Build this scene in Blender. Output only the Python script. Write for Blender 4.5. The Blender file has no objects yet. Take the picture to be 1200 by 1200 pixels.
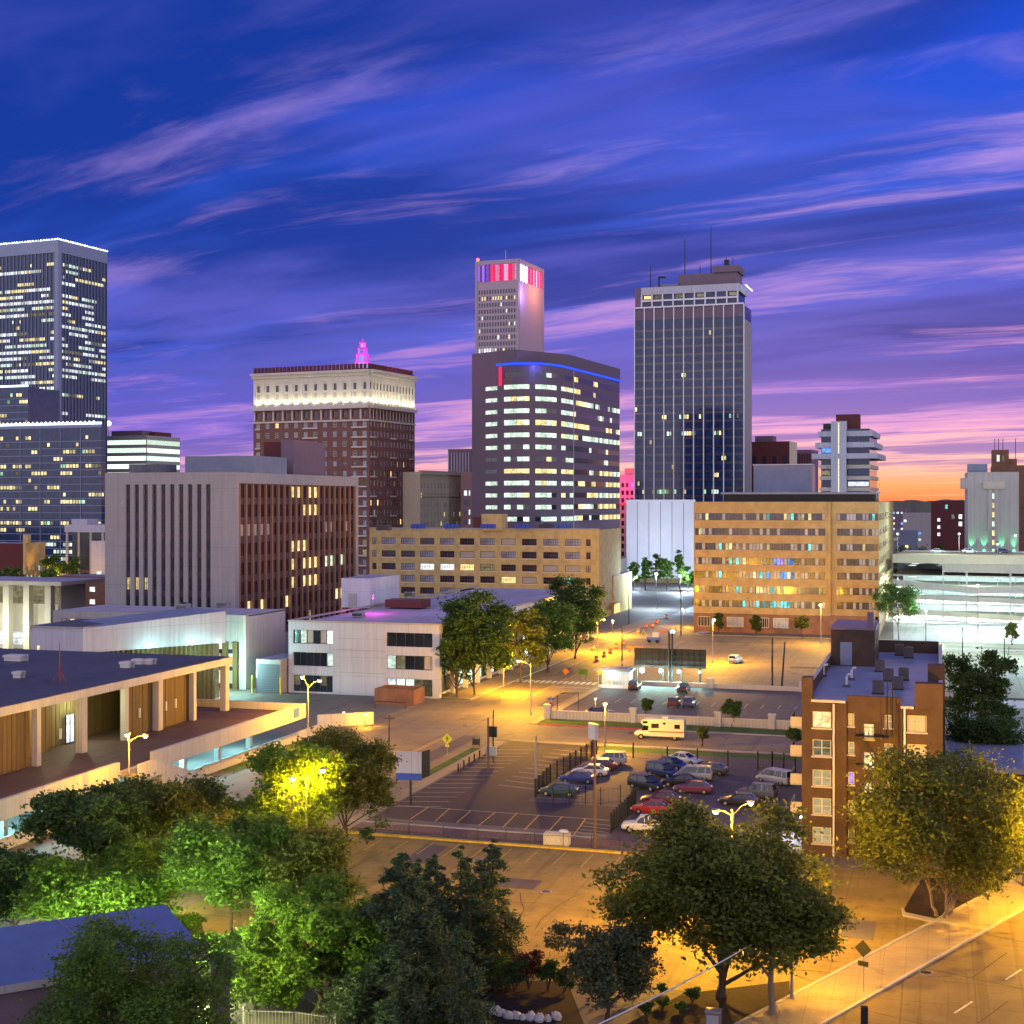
import bpy, math, random
import numpy as np
from mathutils import Vector, Matrix
R = math.radians
SC = bpy.context.scene
COL = SC.collection
# ------------------------------------------------------------------ camera, sky, sun, exposure
F, H, HY = 1650.0, 35.0, 588.0          # focal length in photo pixels, eye height, horizon row
TH = math.atan(500 / F)                  # the street grid is turned this much from the view axis
cs, sn = math.cos(TH), math.sin(TH)
cam = bpy.data.cameras.new('camera'); camo = bpy.data.objects.new('camera', cam); COL.objects.link(camo)
camo.location = (0, 0, H); camo.rotation_euler = (R(90), 0, TH)
cam.sensor_width = 36; cam.lens = 36 * F / 1200; cam.shift_y = -12 / 1200
cam.clip_start = 1; cam.clip_end = 30000
SC.camera = camo
SC.view_settings.view_transform = 'Standard'
try: SC.view_settings.look = 'None'
except Exception: pass
SC.view_settings.exposure = 0.28; SC.view_settings.gamma = 1.0
SC.cycles.max_bounces = 5; SC.cycles.diffuse_bounces = 2; SC.cycles.glossy_bounces = 2
SC.cycles.transparent_max_bounces = 6; SC.cycles.sample_clamp_indirect = 4.0
SC.cycles.caustics_reflective = False; SC.cycles.caustics_refractive = False

class NT:
    """small helper for building node trees"""
    def __init__(s, tree):
        s.t = tree; s.t.nodes.clear()
    def n(s, typ, **kw):
        nd = s.t.nodes.new(typ)
        for k, v in kw.items(): setattr(nd, k, v)
        return nd
    def put(s, sock, v):
        if hasattr(v, 'is_output'): s.t.links.new(v, sock)
        elif v is not None: sock.default_value = v
    def math(s, op, a, b=None, c=None, clamp=False):
        nd = s.n('ShaderNodeMath', operation=op, use_clamp=clamp)
        s.put(nd.inputs[0], a)
        if b is not None: s.put(nd.inputs[1], b)
        if c is not None: s.put(nd.inputs[2], c)
        return nd.outputs[0]
    def mix(s, f, a, b, blend='MIX'):
        nd = s.n('ShaderNodeMix', data_type='RGBA', blend_type=blend)
        s.put(nd.inputs[0], f); s.put(nd.inputs[6], a); s.put(nd.inputs[7], b)
        return nd.outputs[2]
    def ramp(s, f, stops, interp='LINEAR'):
        nd = s.n('ShaderNodeValToRGB'); cr = nd.color_ramp; cr.interpolation = interp
        while len(cr.elements) > 1: cr.elements.remove(cr.elements[-1])
        for i, (p, c) in enumerate(stops):
            e = cr.elements[0] if i == 0 else cr.elements.new(p)
            e.position = p
            e.color = (*c, 1) if hasattr(c, '__len__') else (c, c, c, 1)
        s.put(nd.inputs[0], f)
        return nd.outputs[0]
    def mrange(s, v, a, b, c=0., d=1., smooth=True):
        nd = s.n('ShaderNodeMapRange'); nd.interpolation_type = 'SMOOTHSTEP' if smooth else 'LINEAR'
        s.put(nd.inputs[0], v)
        for i, x in enumerate((a, b, c, d)): nd.inputs[1 + i].default_value = x
        return nd.outputs[0]
    def noise(s, vec, scale, detail=4, rough=.55, dist=0.):
        nd = s.n('ShaderNodeTexNoise'); s.put(nd.inputs['Vector'], vec)
        nd.inputs['Scale'].default_value = scale; nd.inputs['Detail'].default_value = detail
        nd.inputs['Roughness'].default_value = rough; nd.inputs['Distortion'].default_value = dist
        return nd.outputs[0]
    def mapping(s, vec, scale=(1, 1, 1), rot=(0, 0, 0), loc=(0, 0, 0)):
        nd = s.n('ShaderNodeMapping'); s.put(nd.inputs[0], vec)
        nd.inputs[1].default_value = loc; nd.inputs[2].default_value = rot; nd.inputs[3].default_value = scale
        return nd.outputs[0]

SUN_EL, SUN_AZ = R(1.5), -TH + R(14)     # afterglow low ahead, to the right of the view axis
def make_world():
    w = bpy.data.worlds.new('World'); SC.world = w; w.use_nodes = True
    T = NT(w.node_tree)
    tc = T.n('ShaderNodeTexCoord')
    d = T.mapping(tc.outputs['Generated'], rot=(0, 0, -TH))          # x right of the street view, y ahead
    sp = T.n('ShaderNodeSeparateXYZ'); T.put(sp.inputs[0], d)
    x, y, z = sp.outputs
    zs = T.math('MAXIMUM', z, 0.0)
    warm = T.ramp(zs, [(0, (1, .20, .07)), (.012, (1, .34, .14)), (.028, (.95, .50, .42)), (.05, (.56, .27, .58)), (.085, (.24, .14, .58)),
                       (.12, (.085, .095, .54)), (.172, (.032, .085, .55)), (.23, (.012, .085, .62)), (.28, (.003, .065, .58)), (.34, (.0, .045, .47)),
                       (.5, (.05, .09, .6)), (.75, (.15, .14, .50)), (1, (.19, .165, .52))])
    cool = T.ramp(zs, [(0, (.85, .36, .36)), (.02, (.62, .27, .52)), (.045, (.24, .14, .60)), (.07, (.10, .10, .60)), (.10, (.040, .095, .60)), (.16, (.025, .10, .62)),
                       (.21, (.02, .09, .60)), (.26, (.006, .062, .54)), (.31, (.0, .040, .40)), (.35, (.0, .045, .46)),
                       (.5, (.05, .09, .6)), (.75, (.15, .14, .50)), (1, (.19, .165, .52))])
    base = T.mix(T.mrange(x, -.30, .22), cool, warm)
    # clouds on a sheet high above: streaks run towards a far point off to the left
    zz = T.math('ADD', zs, 0.045)
    cu = T.math('DIVIDE', x, zz); cv = T.math('DIVIDE', y, zz)
    cb = T.n('ShaderNodeCombineXYZ'); T.put(cb.inputs[0], cu); T.put(cb.inputs[1], cv)
    st = T.mapping(cb.outputs[0], rot=(0, 0, R(90 - 53)))
    wrp = T.n('ShaderNodeTexNoise'); T.put(wrp.inputs[0], T.mapping(st, scale=(.35, .7, 1))); wrp.inputs['Scale'].default_value = 1.0; wrp.inputs['Detail'].default_value = 4
    wv = T.n('ShaderNodeVectorMath', operation='MULTIPLY_ADD'); T.put(wv.inputs[0], wrp.outputs[1]); wv.inputs[1].default_value = (2.4, 1.1, 0); T.put(wv.inputs[2], st)
    W_ = wv.outputs[0]
    big = T.noise(T.mapping(W_, scale=(.22, .62, 1), loc=(5.1, 1.3, 0)), 1.0, 4, .55)
    veil = T.noise(T.mapping(W_, scale=(.26, .66, 1), loc=(18.3, 2.2, 0)), 1.0, 5, .58)
    mid = T.noise(T.mapping(W_, scale=(.38, 1.2, 1), loc=(.4, 9.2, 0)), 1.0, 9, .64)
    fine = T.noise(T.mapping(W_, scale=(.45, 2.4, 1), loc=(7.4, 1.2, 0)), 1.0, 6, .62)
    # deep blue cloud bodies higher up
    dark = T.math('MULTIPLY', T.mrange(big, .40, .55), T.mrange(z, .05, .12))
    c1 = T.mix(T.math('MULTIPLY', dark, .95), base, (.0, .028, .27, 1))
    # violet shade under the low clouds
    low = T.math('MULTIPLY', T.mrange(mid, .56, .42), T.math('MULTIPLY', T.mrange(z, .012, .03), T.mrange(z, .19, .07)))
    c2 = T.mix(T.math('MULTIPLY', low, .74), c1, (.085, .085, .42, 1))
    # soft violet veils
    vl = T.math('MULTIPLY', T.mrange(veil, .47, .62), T.math('MULTIPLY', T.mrange(z, .05, .10), T.mrange(z, .34, .22, .40, 1.0)))
    c2 = T.mix(T.math('MULTIPLY', vl, .55), c2, (.105, .105, .54, 1))
    pinkc = T.ramp(zs, [(0, (1, .42, .25)), (.03, (1, .50, .42)), (.055, (.90, .40, .52)), (.09, (.56, .24, .56)), (.14, (.44, .24, .60)), (.22, (.40, .25, .66)), (.36, (.20, .18, .64))])
    pk = T.mrange(T.math('ADD', T.math('MULTIPLY', mid, .76), T.math('MULTIPLY', fine, .24)), .50, .655)
    pk = T.math('MULTIPLY', pk, T.mrange(x, -.45, .20, .28, 1.0))
    pk = T.math('MULTIPLY', pk, T.mrange(z, .35, .24, .25, .95))
    c3 = T.mix(pk, c2, pinkc)
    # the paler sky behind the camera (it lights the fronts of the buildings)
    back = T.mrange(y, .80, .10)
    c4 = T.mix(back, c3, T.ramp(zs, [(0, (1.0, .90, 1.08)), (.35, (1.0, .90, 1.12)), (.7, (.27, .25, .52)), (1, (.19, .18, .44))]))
    sky = T.n('ShaderNodeTexSky', sky_type='NISHITA'); sky.sun_disc = False
    sky.sun_elevation = SUN_EL; sky.sun_rotation = SUN_AZ
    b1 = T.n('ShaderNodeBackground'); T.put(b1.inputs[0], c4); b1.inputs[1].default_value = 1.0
    b2 = T.n('ShaderNodeBackground'); T.put(b2.inputs[0], sky.outputs[0]); b2.inputs[1].default_value = 0.004
    ad = T.n('ShaderNodeAddShader'); T.t.links.new(b1.outputs[0], ad.inputs[0]); T.t.links.new(b2.outputs[0], ad.inputs[1])
    o = T.n('ShaderNodeOutputWorld'); T.t.links.new(ad.outputs[0], o.inputs[0])
    w.cycles.sampling_method = 'MANUAL'; w.cycles.sample_map_resolution = 512
make_world()
sl = bpy.data.lights.new('afterglow_sun', 'SUN'); sl.energy = 0.12; sl.angle = R(14); sl.color = (1, .55, .42)
so = bpy.data.objects.new('afterglow_sun', sl); COL.objects.link(so)
sd = Vector((math.sin(SUN_AZ) * math.cos(SUN_EL), math.cos(SUN_AZ) * math.cos(SUN_EL), math.sin(R(6))))
so.rotation_euler = sd.to_track_quat('Z', 'Y').to_euler(); so.location = (0, 0, 300)

# ------------------------------------------------------------------ pixel -> world (street-grid axes: x across, y along the main street)
def Wd(px, d):
    xc = (px - 600) / F * d
    return (xc * cs - d * sn, xc * sn + d * cs)
def Dp(py, z=0.): return (H - z) * F / (py - HY)
def G(px, py, z=0.): return Wd(px, Dp(py, z))
def Zp(py, d): return H - (py - HY) * d / F
def A3(px, py, d): return (*Wd(px, d), Zp(py, d))
def depth(x, y): return -x * sn + y * cs
def len_to(C, dv, px2):
    """how far from ground point C along dv until the picture column px2"""
    k = (px2 - 600) / F
    x0, y0 = C[0] * cs + C[1] * sn, -C[0] * sn + C[1] * cs
    dx, dy = dv[0] * cs + dv[1] * sn, -dv[0] * sn + dv[1] * cs
    return (k * y0 - x0) / (dx - k * dy)

# ------------------------------------------------------------------ mesh helpers
class MB:
    def __init__(s): s.v = []; s.f = []; s.m = []; s.mats = []
    def mi(s, m):
        if m not in s.mats: s.mats.append(m)
        return s.mats.index(m)
    def face(s, pts, m):
        i = len(s.v); s.v.extend(tuple(map(float, p)) for p in pts); s.f.append(tuple(range(i, i + len(pts)))); s.m.append(s.mi(m))
    def box(s, x0, x1, y0, y1, z0, z1, m, top=None):
        i = len(s.v); k = s.mi(m); kt = s.mi(top) if top else k
        s.v += [(x0, y0, z0), (x1, y0, z0), (x1, y1, z0), (x0, y1, z0), (x0, y0, z1), (x1, y0, z1), (x1, y1, z1), (x0, y1, z1)]
        for q, mm in (((0, 3, 2, 1), k), ((4, 5, 6, 7), kt), ((0, 1, 5, 4), k), ((1, 2, 6, 5), k), ((2, 3, 7, 6), k), ((3, 0, 4, 7), k)):
            s.f.append(tuple(i + a for a in q)); s.m.append(mm)
    def prism(s, pts, z0, z1, m, top=None):
        n = len(pts); i = len(s.v); k = s.mi(m); kt = s.mi(top) if top else k
        ar = sum(pts[a][0] * pts[(a + 1) % n][1] - pts[(a + 1) % n][0] * pts[a][1] for a in range(n))
        if ar < 0: pts = pts[::-1]
        s.v += [(p[0], p[1], z0) for p in pts] + [(p[0], p[1], z1) for p in pts]
        s.f.append(tuple(i + a for a in range(n - 1, -1, -1))); s.m.append(k)
        s.f.append(tuple(i + n + a for a in range(n))); s.m.append(kt)
        for a in range(n):
            b = (a + 1) % n; s.f.append((i + a, i + b, i + n + b, i + n + a)); s.m.append(k)
    def tube(s, pts, rad, m, n=8, caps=True):
        """tapered tube along points"""
        k = s.mi(m); rings = []
        for j, p in enumerate(pts):
            p = Vector(p)
            t = (Vector(pts[min(j + 1, len(pts) - 1)]) - Vector(pts[max(j - 1, 0)]))
            if t.length < 1e-9: t = Vector((0, 0, 1))
            t.normalize(); a = t.orthogonal().normalized()
            if abs(t.z) > .9: a = (Vector((1, 0, 0)) - t * t.x).normalized()
            b = t.cross(a); r = rad[j] if hasattr(rad, '__len__') else rad
            i = len(s.v); rings.append(i)
            for q in range(n):
                w = 2 * math.pi * q / n; c = p + (a * math.cos(w) + b * math.sin(w)) * r; s.v.append(tuple(c))
        for j in range(len(rings) - 1):
            for q in range(n):
                q2 = (q + 1) % n
                s.f.append((rings[j] + q, rings[j] + q2, rings[j + 1] + q2, rings[j + 1] + q)); s.m.append(k)
        if caps:
            s.f.append(tuple(rings[0] + q for q in range(n - 1, -1, -1))); s.m.append(k)
            s.f.append(tuple(rings[-1] + q for q in range(n))); s.m.append(k)
    def ball(s, c, r, m, nu=10, nv=6, sc=(1, 1, 1)):
        k = s.mi(m); i = len(s.v)
        for a in range(nv + 1):
            ph = math.pi * a / nv
            for b in range(nu):
                t = 2 * math.pi * b / nu
                s.v.append((c[0] + r * sc[0] * math.sin(ph) * math.cos(t), c[1] + r * sc[1] * math.sin(ph) * math.sin(t), c[2] - r * sc[2] * math.cos(ph)))
        for a in range(nv):
            for b in range(nu):
                b2 = (b + 1) % nu
                s.f.append((i + a * nu + b, i + a * nu + b2, i + (a + 1) * nu + b2, i + (a + 1) * nu + b)); s.m.append(k)
    def mesh(s, name):
        me = bpy.data.meshes.new(name); me.from_pydata(s.v, [], s.f); me.update()
        for m in s.mats: me.materials.append(m)
        me.polygons.foreach_set('material_index', s.m)
        return me
    def build(s, name, parent=None, smooth=False, kind=None, loc=None, rz=0):
        me = s.mesh(name)
        if smooth: me.polygons.foreach_set('use_smooth', [True] * len(me.polygons))
        o = bpy.data.objects.new(name, me); COL.objects.link(o)
        if parent: o.parent = parent
        if loc: o.location = loc
        if rz: o.rotation_euler = (0, 0, rz)
        if kind: o['kind'] = kind
        return o
def linkmesh(name, me, parent, loc=(0, 0, 0), rz=0., label=None):
    o = bpy.data.objects.new(name, me); COL.objects.link(o); o.parent = parent; o.location = loc; o.rotation_euler = (0, 0, rz)
    if label: o['label'] = label
    return o
def tag(o, label, cat, group=None, kind=None):
    o['label'] = label; o['category'] = cat
    if group: o['group'] = group
    if kind: o['kind'] = kind
    return o
def thing(name, label, cat, loc=(0, 0, 0), rz=0., group=None):
    o = bpy.data.objects.new(name, None); COL.objects.link(o); o.empty_display_size = .5
    o.location = loc if len(loc) == 3 else (*loc, 0); o.rotation_euler = (0, 0, rz)
    return tag(o, label, cat, group)
def dup(o, loc=None, rz=None, parent=None, label=None):
    c = o.copy(); COL.objects.link(c); c.parent = parent
    if loc is not None: c.location = loc if len(loc) == 3 else (*loc, 0)
    if rz is not None: c.rotation_euler = (0, 0, rz)
    if label: c['label'] = label
    for ch in list(o.children): dup(ch, parent=c)
    return c
def light(kind, parent, loc, power, color, size=.3, **kw):
    l = bpy.data.lights.new('lamp_light', kind); l.energy = power; l.color = color
    if kind in ('POINT', 'SPOT'): l.shadow_soft_size = size
    o = bpy.data.objects.new('lamp_light', l); COL.objects.link(o); o.parent = parent; o.location = loc
    if kind == 'SPOT':
        l.spot_size = kw.get('cone', R(120)); l.spot_blend = kw.get('blend', .5)
    if 'aim' in kw:
        o.rotation_euler = (-Vector(kw['aim'])).to_track_quat('Z', 'Y').to_euler()
    if kind == 'AREA':
        l.shape = 'RECTANGLE'; l.size = size; l.size_y = kw.get('sy', .3)
    return o

class Face:
    """a vertical facade plane in a thing's local space: s runs along it, dep > 0 is outwards"""
    def __init__(s, o, d, n): s.o = o; s.d = d; s.n = n
    def pt(s, a, z, dep=0.): return (s.o[0] + s.d[0] * a + s.n[0] * dep, s.o[1] + s.d[1] * a + s.n[1] * dep, z)
    def quad(s, mb, a0, a1, z0, z1, dep, m):
        mb.face([s.pt(a0, z0, dep), s.pt(a1, z0, dep), s.pt(a1, z1, dep), s.pt(a0, z1, dep)], m)
    def box(s, mb, a0, a1, z0, z1, d0, d1, m):
        p = [s.pt(a, z, d) for z in (z0, z1) for (a, d) in ((a0, d1), (a1, d1), (a1, d0), (a0, d0))]
        i = len(mb.v); mb.v.extend(p); k = mb.mi(m)
        for q in ((0, 3, 2, 1), (4, 5, 6, 7), (0, 1, 5, 4), (1, 2, 6, 5), (2, 3, 7, 6), (3, 0, 4, 7)):
            mb.f.append(tuple(i + a for a in q)); mb.m.append(k)
    def rz(s): return math.atan2(s.d[1], s.d[0])
def grid_wall(mb, fc, s0, s1, z0, z1, cols, rows, m, th=.35, m2=None):
    """solid wall with openings where cols x rows cross"""
    e = s0
    for (a, b) in list(cols) + [(s1, s1)]:
        if a > e + 1e-6: fc.box(mb, e, a, z0, z1, -th, 0, m)
        if b > a:
            q = z0
            for (c, d) in list(rows) + [(z1, z1)]:
                if c > q + 1e-6: fc.box(mb, a, b, q, c, -th, 0, m2 or m)
                q = d
        e = b
_win = {}
def win_mesh(w, h, pane, frame, nx=1, nz=1, fw=.08, sill=None, dep=.2):
    key = (round(w, 2), round(h, 2), pane.name, frame.name, nx, nz, fw, sill.name if sill else None, dep)
    if key in _win: return _win[key]
    mb = MB(); fc = Face((0, 0), (1, 0), (0, -1))
    fc.quad(mb, 0, w, 0, h, -dep, pane)
    fc.box(mb, 0, fw, 0, h, -dep - .02, -dep + .07, frame); fc.box(mb, w - fw, w, 0, h, -dep - .02, -dep + .07, frame)
    fc.box(mb, fw, w - fw, 0, fw, -dep - .02, -dep + .07, frame); fc.box(mb, fw, w - fw, h - fw, h, -dep - .02, -dep + .07, frame)
    for i in range(1, nx):
        x = w * i / nx; fc.box(mb, x - fw * .4, x + fw * .4, fw, h - fw, -dep - .02, -dep + .055, frame)
    for j in range(1, nz):
        z = h * j / nz; fc.box(mb, fw, w - fw, z - fw * .35, z + fw * .35, -dep - .02, -dep + .045, frame)
    if sill: fc.box(mb, -.08, w + .08, -.14, -.004, -dep, .1, sill)
    _win[key] = mb.mesh('window'); return _win[key]
def windows(root, fc, items, frame, most=100, **kw):
    """items: (s0, s1, z0, z1, pane). The first ones are parts; what is past the limit becomes one stuff part"""
    for (a, b, c, d, pm) in items[:most]:
        linkmesh('window', win_mesh(b - a, d - c, pm, frame, **kw), root, fc.pt(a, c, 0), fc.rz())
    rest = items[most:]
    if rest:
        mb = MB()
        for (a, b, c, d, pm) in rest:
            fc.quad(mb, a, b, c, d, -.2, pm); fc.box(mb, a, b, (c + d) / 2 - .05, (c + d) / 2 + .05, -.22, -.15, frame)
        mb.build('window', root, kind='stuff')
def block(name, label, cat, px, d, pl, pr, top, rot=0., group=None, base=0.):
    """a building whose near corner stands at column px and depth d; its front runs left to column pl and its side back to column pr"""
    C = Wd(px, d); rz = R(rot)
    ux, uy = (math.cos(rz), math.sin(rz)), (-math.sin(rz), math.cos(rz))
    W = len_to(C, (-ux[0], -ux[1]), pl); L = len_to(C, uy, pr) if pr is not None else 20.
    root = thing(name, label, cat, (*C, base), rz, group)
    Ht = Zp(top, d) - base
    return root, W, L, Ht, Face((-W, 0), (1, 0), (0, -1)), Face((0, 0), (0, 1), (1, 0))
# ------------------------------------------------------------------ materials
MATS = {}
def mat(name, col, rough=.8, var=.18, scale=.35, streak=0., metal=0., bump=0., spec=.3, fine=6.0, joint=None):
    if name in MATS: return MATS[name]
    m = bpy.data.materials.new(name); m.use_nodes = True; MATS[name] = m
    T = NT(m.node_tree); tc = T.n('ShaderNodeTexCoord'); v = tc.outputs['Object']
    bs = T.n('ShaderNodeBsdfPrincipled'); out = T.n('ShaderNodeOutputMaterial'); T.t.links.new(bs.outputs[0], out.inputs[0])
    c = (*col, 1)
    if var:
        n1 = T.noise(v, scale, 5, .6); n2 = T.noise(v, scale * fine, 4, .6)
        f = T.math('ADD', T.math('MULTIPLY', n1, .65), T.math('MULTIPLY', n2, .35))
        if streak:
            n3 = T.noise(T.mapping(v, scale=(1.2, 1.2, .06)), 1.3, 4, .6)
            f = T.math('ADD', T.math('MULTIPLY', f, 1 - streak), T.math('MULTIPLY', n3, streak))
        k = T.mrange(f, .3, .7, 1 - var, 1 + var, smooth=False)
        if joint:
            sp = T.n('ShaderNodeSeparateXYZ'); T.put(sp.inputs[0], v)
            for val, cell in ((T.math('ADD', sp.outputs[0], sp.outputs[1]), joint[0]), (sp.outputs[2], joint[1])):
                fr = T.math('FRACT', T.math('DIVIDE', val, cell))
                k = T.math('MULTIPLY', k, T.math('MULTIPLY_ADD', T.math('LESS_THAN', fr, .07 / cell), -.28, 1.0))
            st_ = T.noise(T.mapping(v, scale=(1.6, 1.6, .05)), 1.0, 4, .7)
            k = T.math('MULTIPLY', k, T.mrange(st_, .56, .74, 1.0, .72))
        vm = T.n('ShaderNodeVectorMath', operation='SCALE'); vm.inputs[0].default_value = col; T.put(vm.inputs['Scale'], k)
        T.t.links.new(vm.outputs[0], bs.inputs['Base Color'])
        if bump:
            bp = T.n('ShaderNodeBump'); bp.inputs['Strength'].default_value = bump; bp.inputs['Distance'].default_value = .05
            T.put(bp.inputs['Height'], n2); T.t.links.new(bp.outputs[0], bs.inputs['Normal'])
    else: bs.inputs['Base Color'].default_value = c
    bs.inputs['Roughness'].default_value = rough; bs.inputs['Metallic'].default_value = metal
    bs.inputs['Specular IOR Level'].default_value = spec
    return m
def glass(name, col=(.012, .018, .03), rough=.12, wob=.02, spec=.9):
    if name in MATS: return MATS[name]
    m = bpy.data.materials.new(name); m.use_nodes = True; MATS[name] = m
    T = NT(m.node_tree); tc = T.n('ShaderNodeTexCoord')
    bs = T.n('ShaderNodeBsdfPrincipled'); out = T.n('ShaderNodeOutputMaterial'); T.t.links.new(bs.outputs[0], out.inputs[0])
    n = T.noise(T.mapping(tc.outputs['Object'], scale=(.35, .35, .3)), 1.0, 2, .5)
    k = T.mrange(n, .3, .7, .6, 1.5, smooth=False)
    vm = T.n('ShaderNodeVectorMath', operation='SCALE'); vm.inputs[0].default_value = col; T.put(vm.inputs['Scale'], k)
    T.t.links.new(vm.outputs[0], bs.inputs['Base Color'])
    bs.inputs['Roughness'].default_value = rough; bs.inputs['Specular IOR Level'].default_value = spec
    if wob:
        bp = T.n('ShaderNodeBump'); bp.inputs['Strength'].default_value = wob; bp.inputs['Distance'].default_value = .3
        T.put(bp.inputs['Height'], n); T.t.links.new(bp.outputs[0], bs.inputs['Normal'])
    return m
def lit(name, col, s=1.0, var=.6, scale=.9):
    """a lit window or lamp: a glowing interior with uneven brightness"""
    if name in MATS: return MATS[name]
    m = bpy.data.materials.new(name); m.use_nodes = True; MATS[name] = m
    T = NT(m.node_tree); tc = T.n('ShaderNodeTexCoord')
    em = T.n('ShaderNodeEmission'); em.inputs[0].default_value = (*col, 1); em.inputs[1].default_value = s
    out = T.n('ShaderNodeOutputMaterial'); T.t.links.new(em.outputs[0], out.inputs[0])
    if var:
        gi = T.n('ShaderNodeNewGeometry')
        n = T.noise(T.mapping(tc.outputs['Object'], scale=(scale, scale, scale * 1.6)), 1.0, 4, .7)
        rp = T.math('MULTIPLY_ADD', gi.outputs['Random Per Island'], .95, .3)
        k = T.math('MULTIPLY', T.mrange(n, .3, .7, s * (1 - var), s * (1 + var), smooth=False), rp)
        T.put(em.inputs[1], k)
    return m
def leafmat(name, col, trans=.35, hue=.5):
    if name in MATS: return MATS[name]
    m = bpy.data.materials.new(name); m.use_nodes = True; MATS[name] = m
    T = NT(m.node_tree); gi = T.n('ShaderNodeNewGeometry')
    r = gi.outputs['Random Per Island']
    a = tuple(c * .55 for c in col); b = (col[0] * 1.55, col[1] * 1.35, col[2] * 1.0)
    c = T.ramp(r, [(0, a), (.5, col), (1, b)])
    df = T.n('ShaderNodeBsdfPrincipled'); T.put(df.inputs['Base Color'], c); df.inputs['Roughness'].default_value = .55
    df.inputs['Specular IOR Level'].default_value = .25
    tr = T.n('ShaderNodeBsdfTranslucent'); T.put(tr.inputs[0], c)
    mx = T.n('ShaderNodeMixShader'); mx.inputs[0].default_value = trans
    T.t.links.new(df.outputs[0], mx.inputs[1]); T.t.links.new(tr.outputs[0], mx.inputs[2])
    out = T.n('ShaderNodeOutputMaterial'); T.t.links.new(mx.outputs[0], out.inputs[0])
    return m
def brick(name, c1, c2, mortar, scale=1.0, rough=.85):
    if name in MATS: return MATS[name]
    m = bpy.data.materials.new(name); m.use_nodes = True; MATS[name] = m
    T = NT(m.node_tree); tc = T.n('ShaderNodeTexCoord')
    sp = T.n('ShaderNodeSeparateXYZ'); T.put(sp.inputs[0], tc.outputs['Object'])
    cb = T.n('ShaderNodeCombineXYZ'); T.put(cb.inputs[0], T.math('ADD', sp.outputs[0], sp.outputs[1])); T.put(cb.inputs[1], sp.outputs[2])
    bt = T.n('ShaderNodeTexBrick'); T.put(bt.inputs[0], cb.outputs[0])
    bt.inputs['Color1'].default_value = (*c1, 1); bt.inputs['Color2'].default_value = (*c2, 1); bt.inputs['Mortar'].default_value = (*mortar, 1)
    bt.inputs['Scale'].default_value = scale; bt.inputs['Mortar Size'].default_value = .03; bt.inputs['Brick Width'].default_value = .45; bt.inputs['Row Height'].default_value = .18
    n = T.noise(tc.outputs['Object'], .5, 5, .6)
    k = T.mrange(n, .3, .7, .78, 1.2, smooth=False)
    vm = T.n('ShaderNodeVectorMath', operation='SCALE'); T.put(vm.inputs[0], bt.outputs[0]); T.put(vm.inputs['Scale'], k)
    bs = T.n('ShaderNodeBsdfPrincipled'); T.t.links.new(vm.outputs[0], bs.inputs['Base Color']); bs.inputs['Roughness'].default_value = rough
    bs.inputs['Specular IOR Level'].default_value = .2
    out = T.n('ShaderNodeOutputMaterial'); T.t.links.new(bs.outputs[0], out.inputs[0])
    return m
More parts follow.
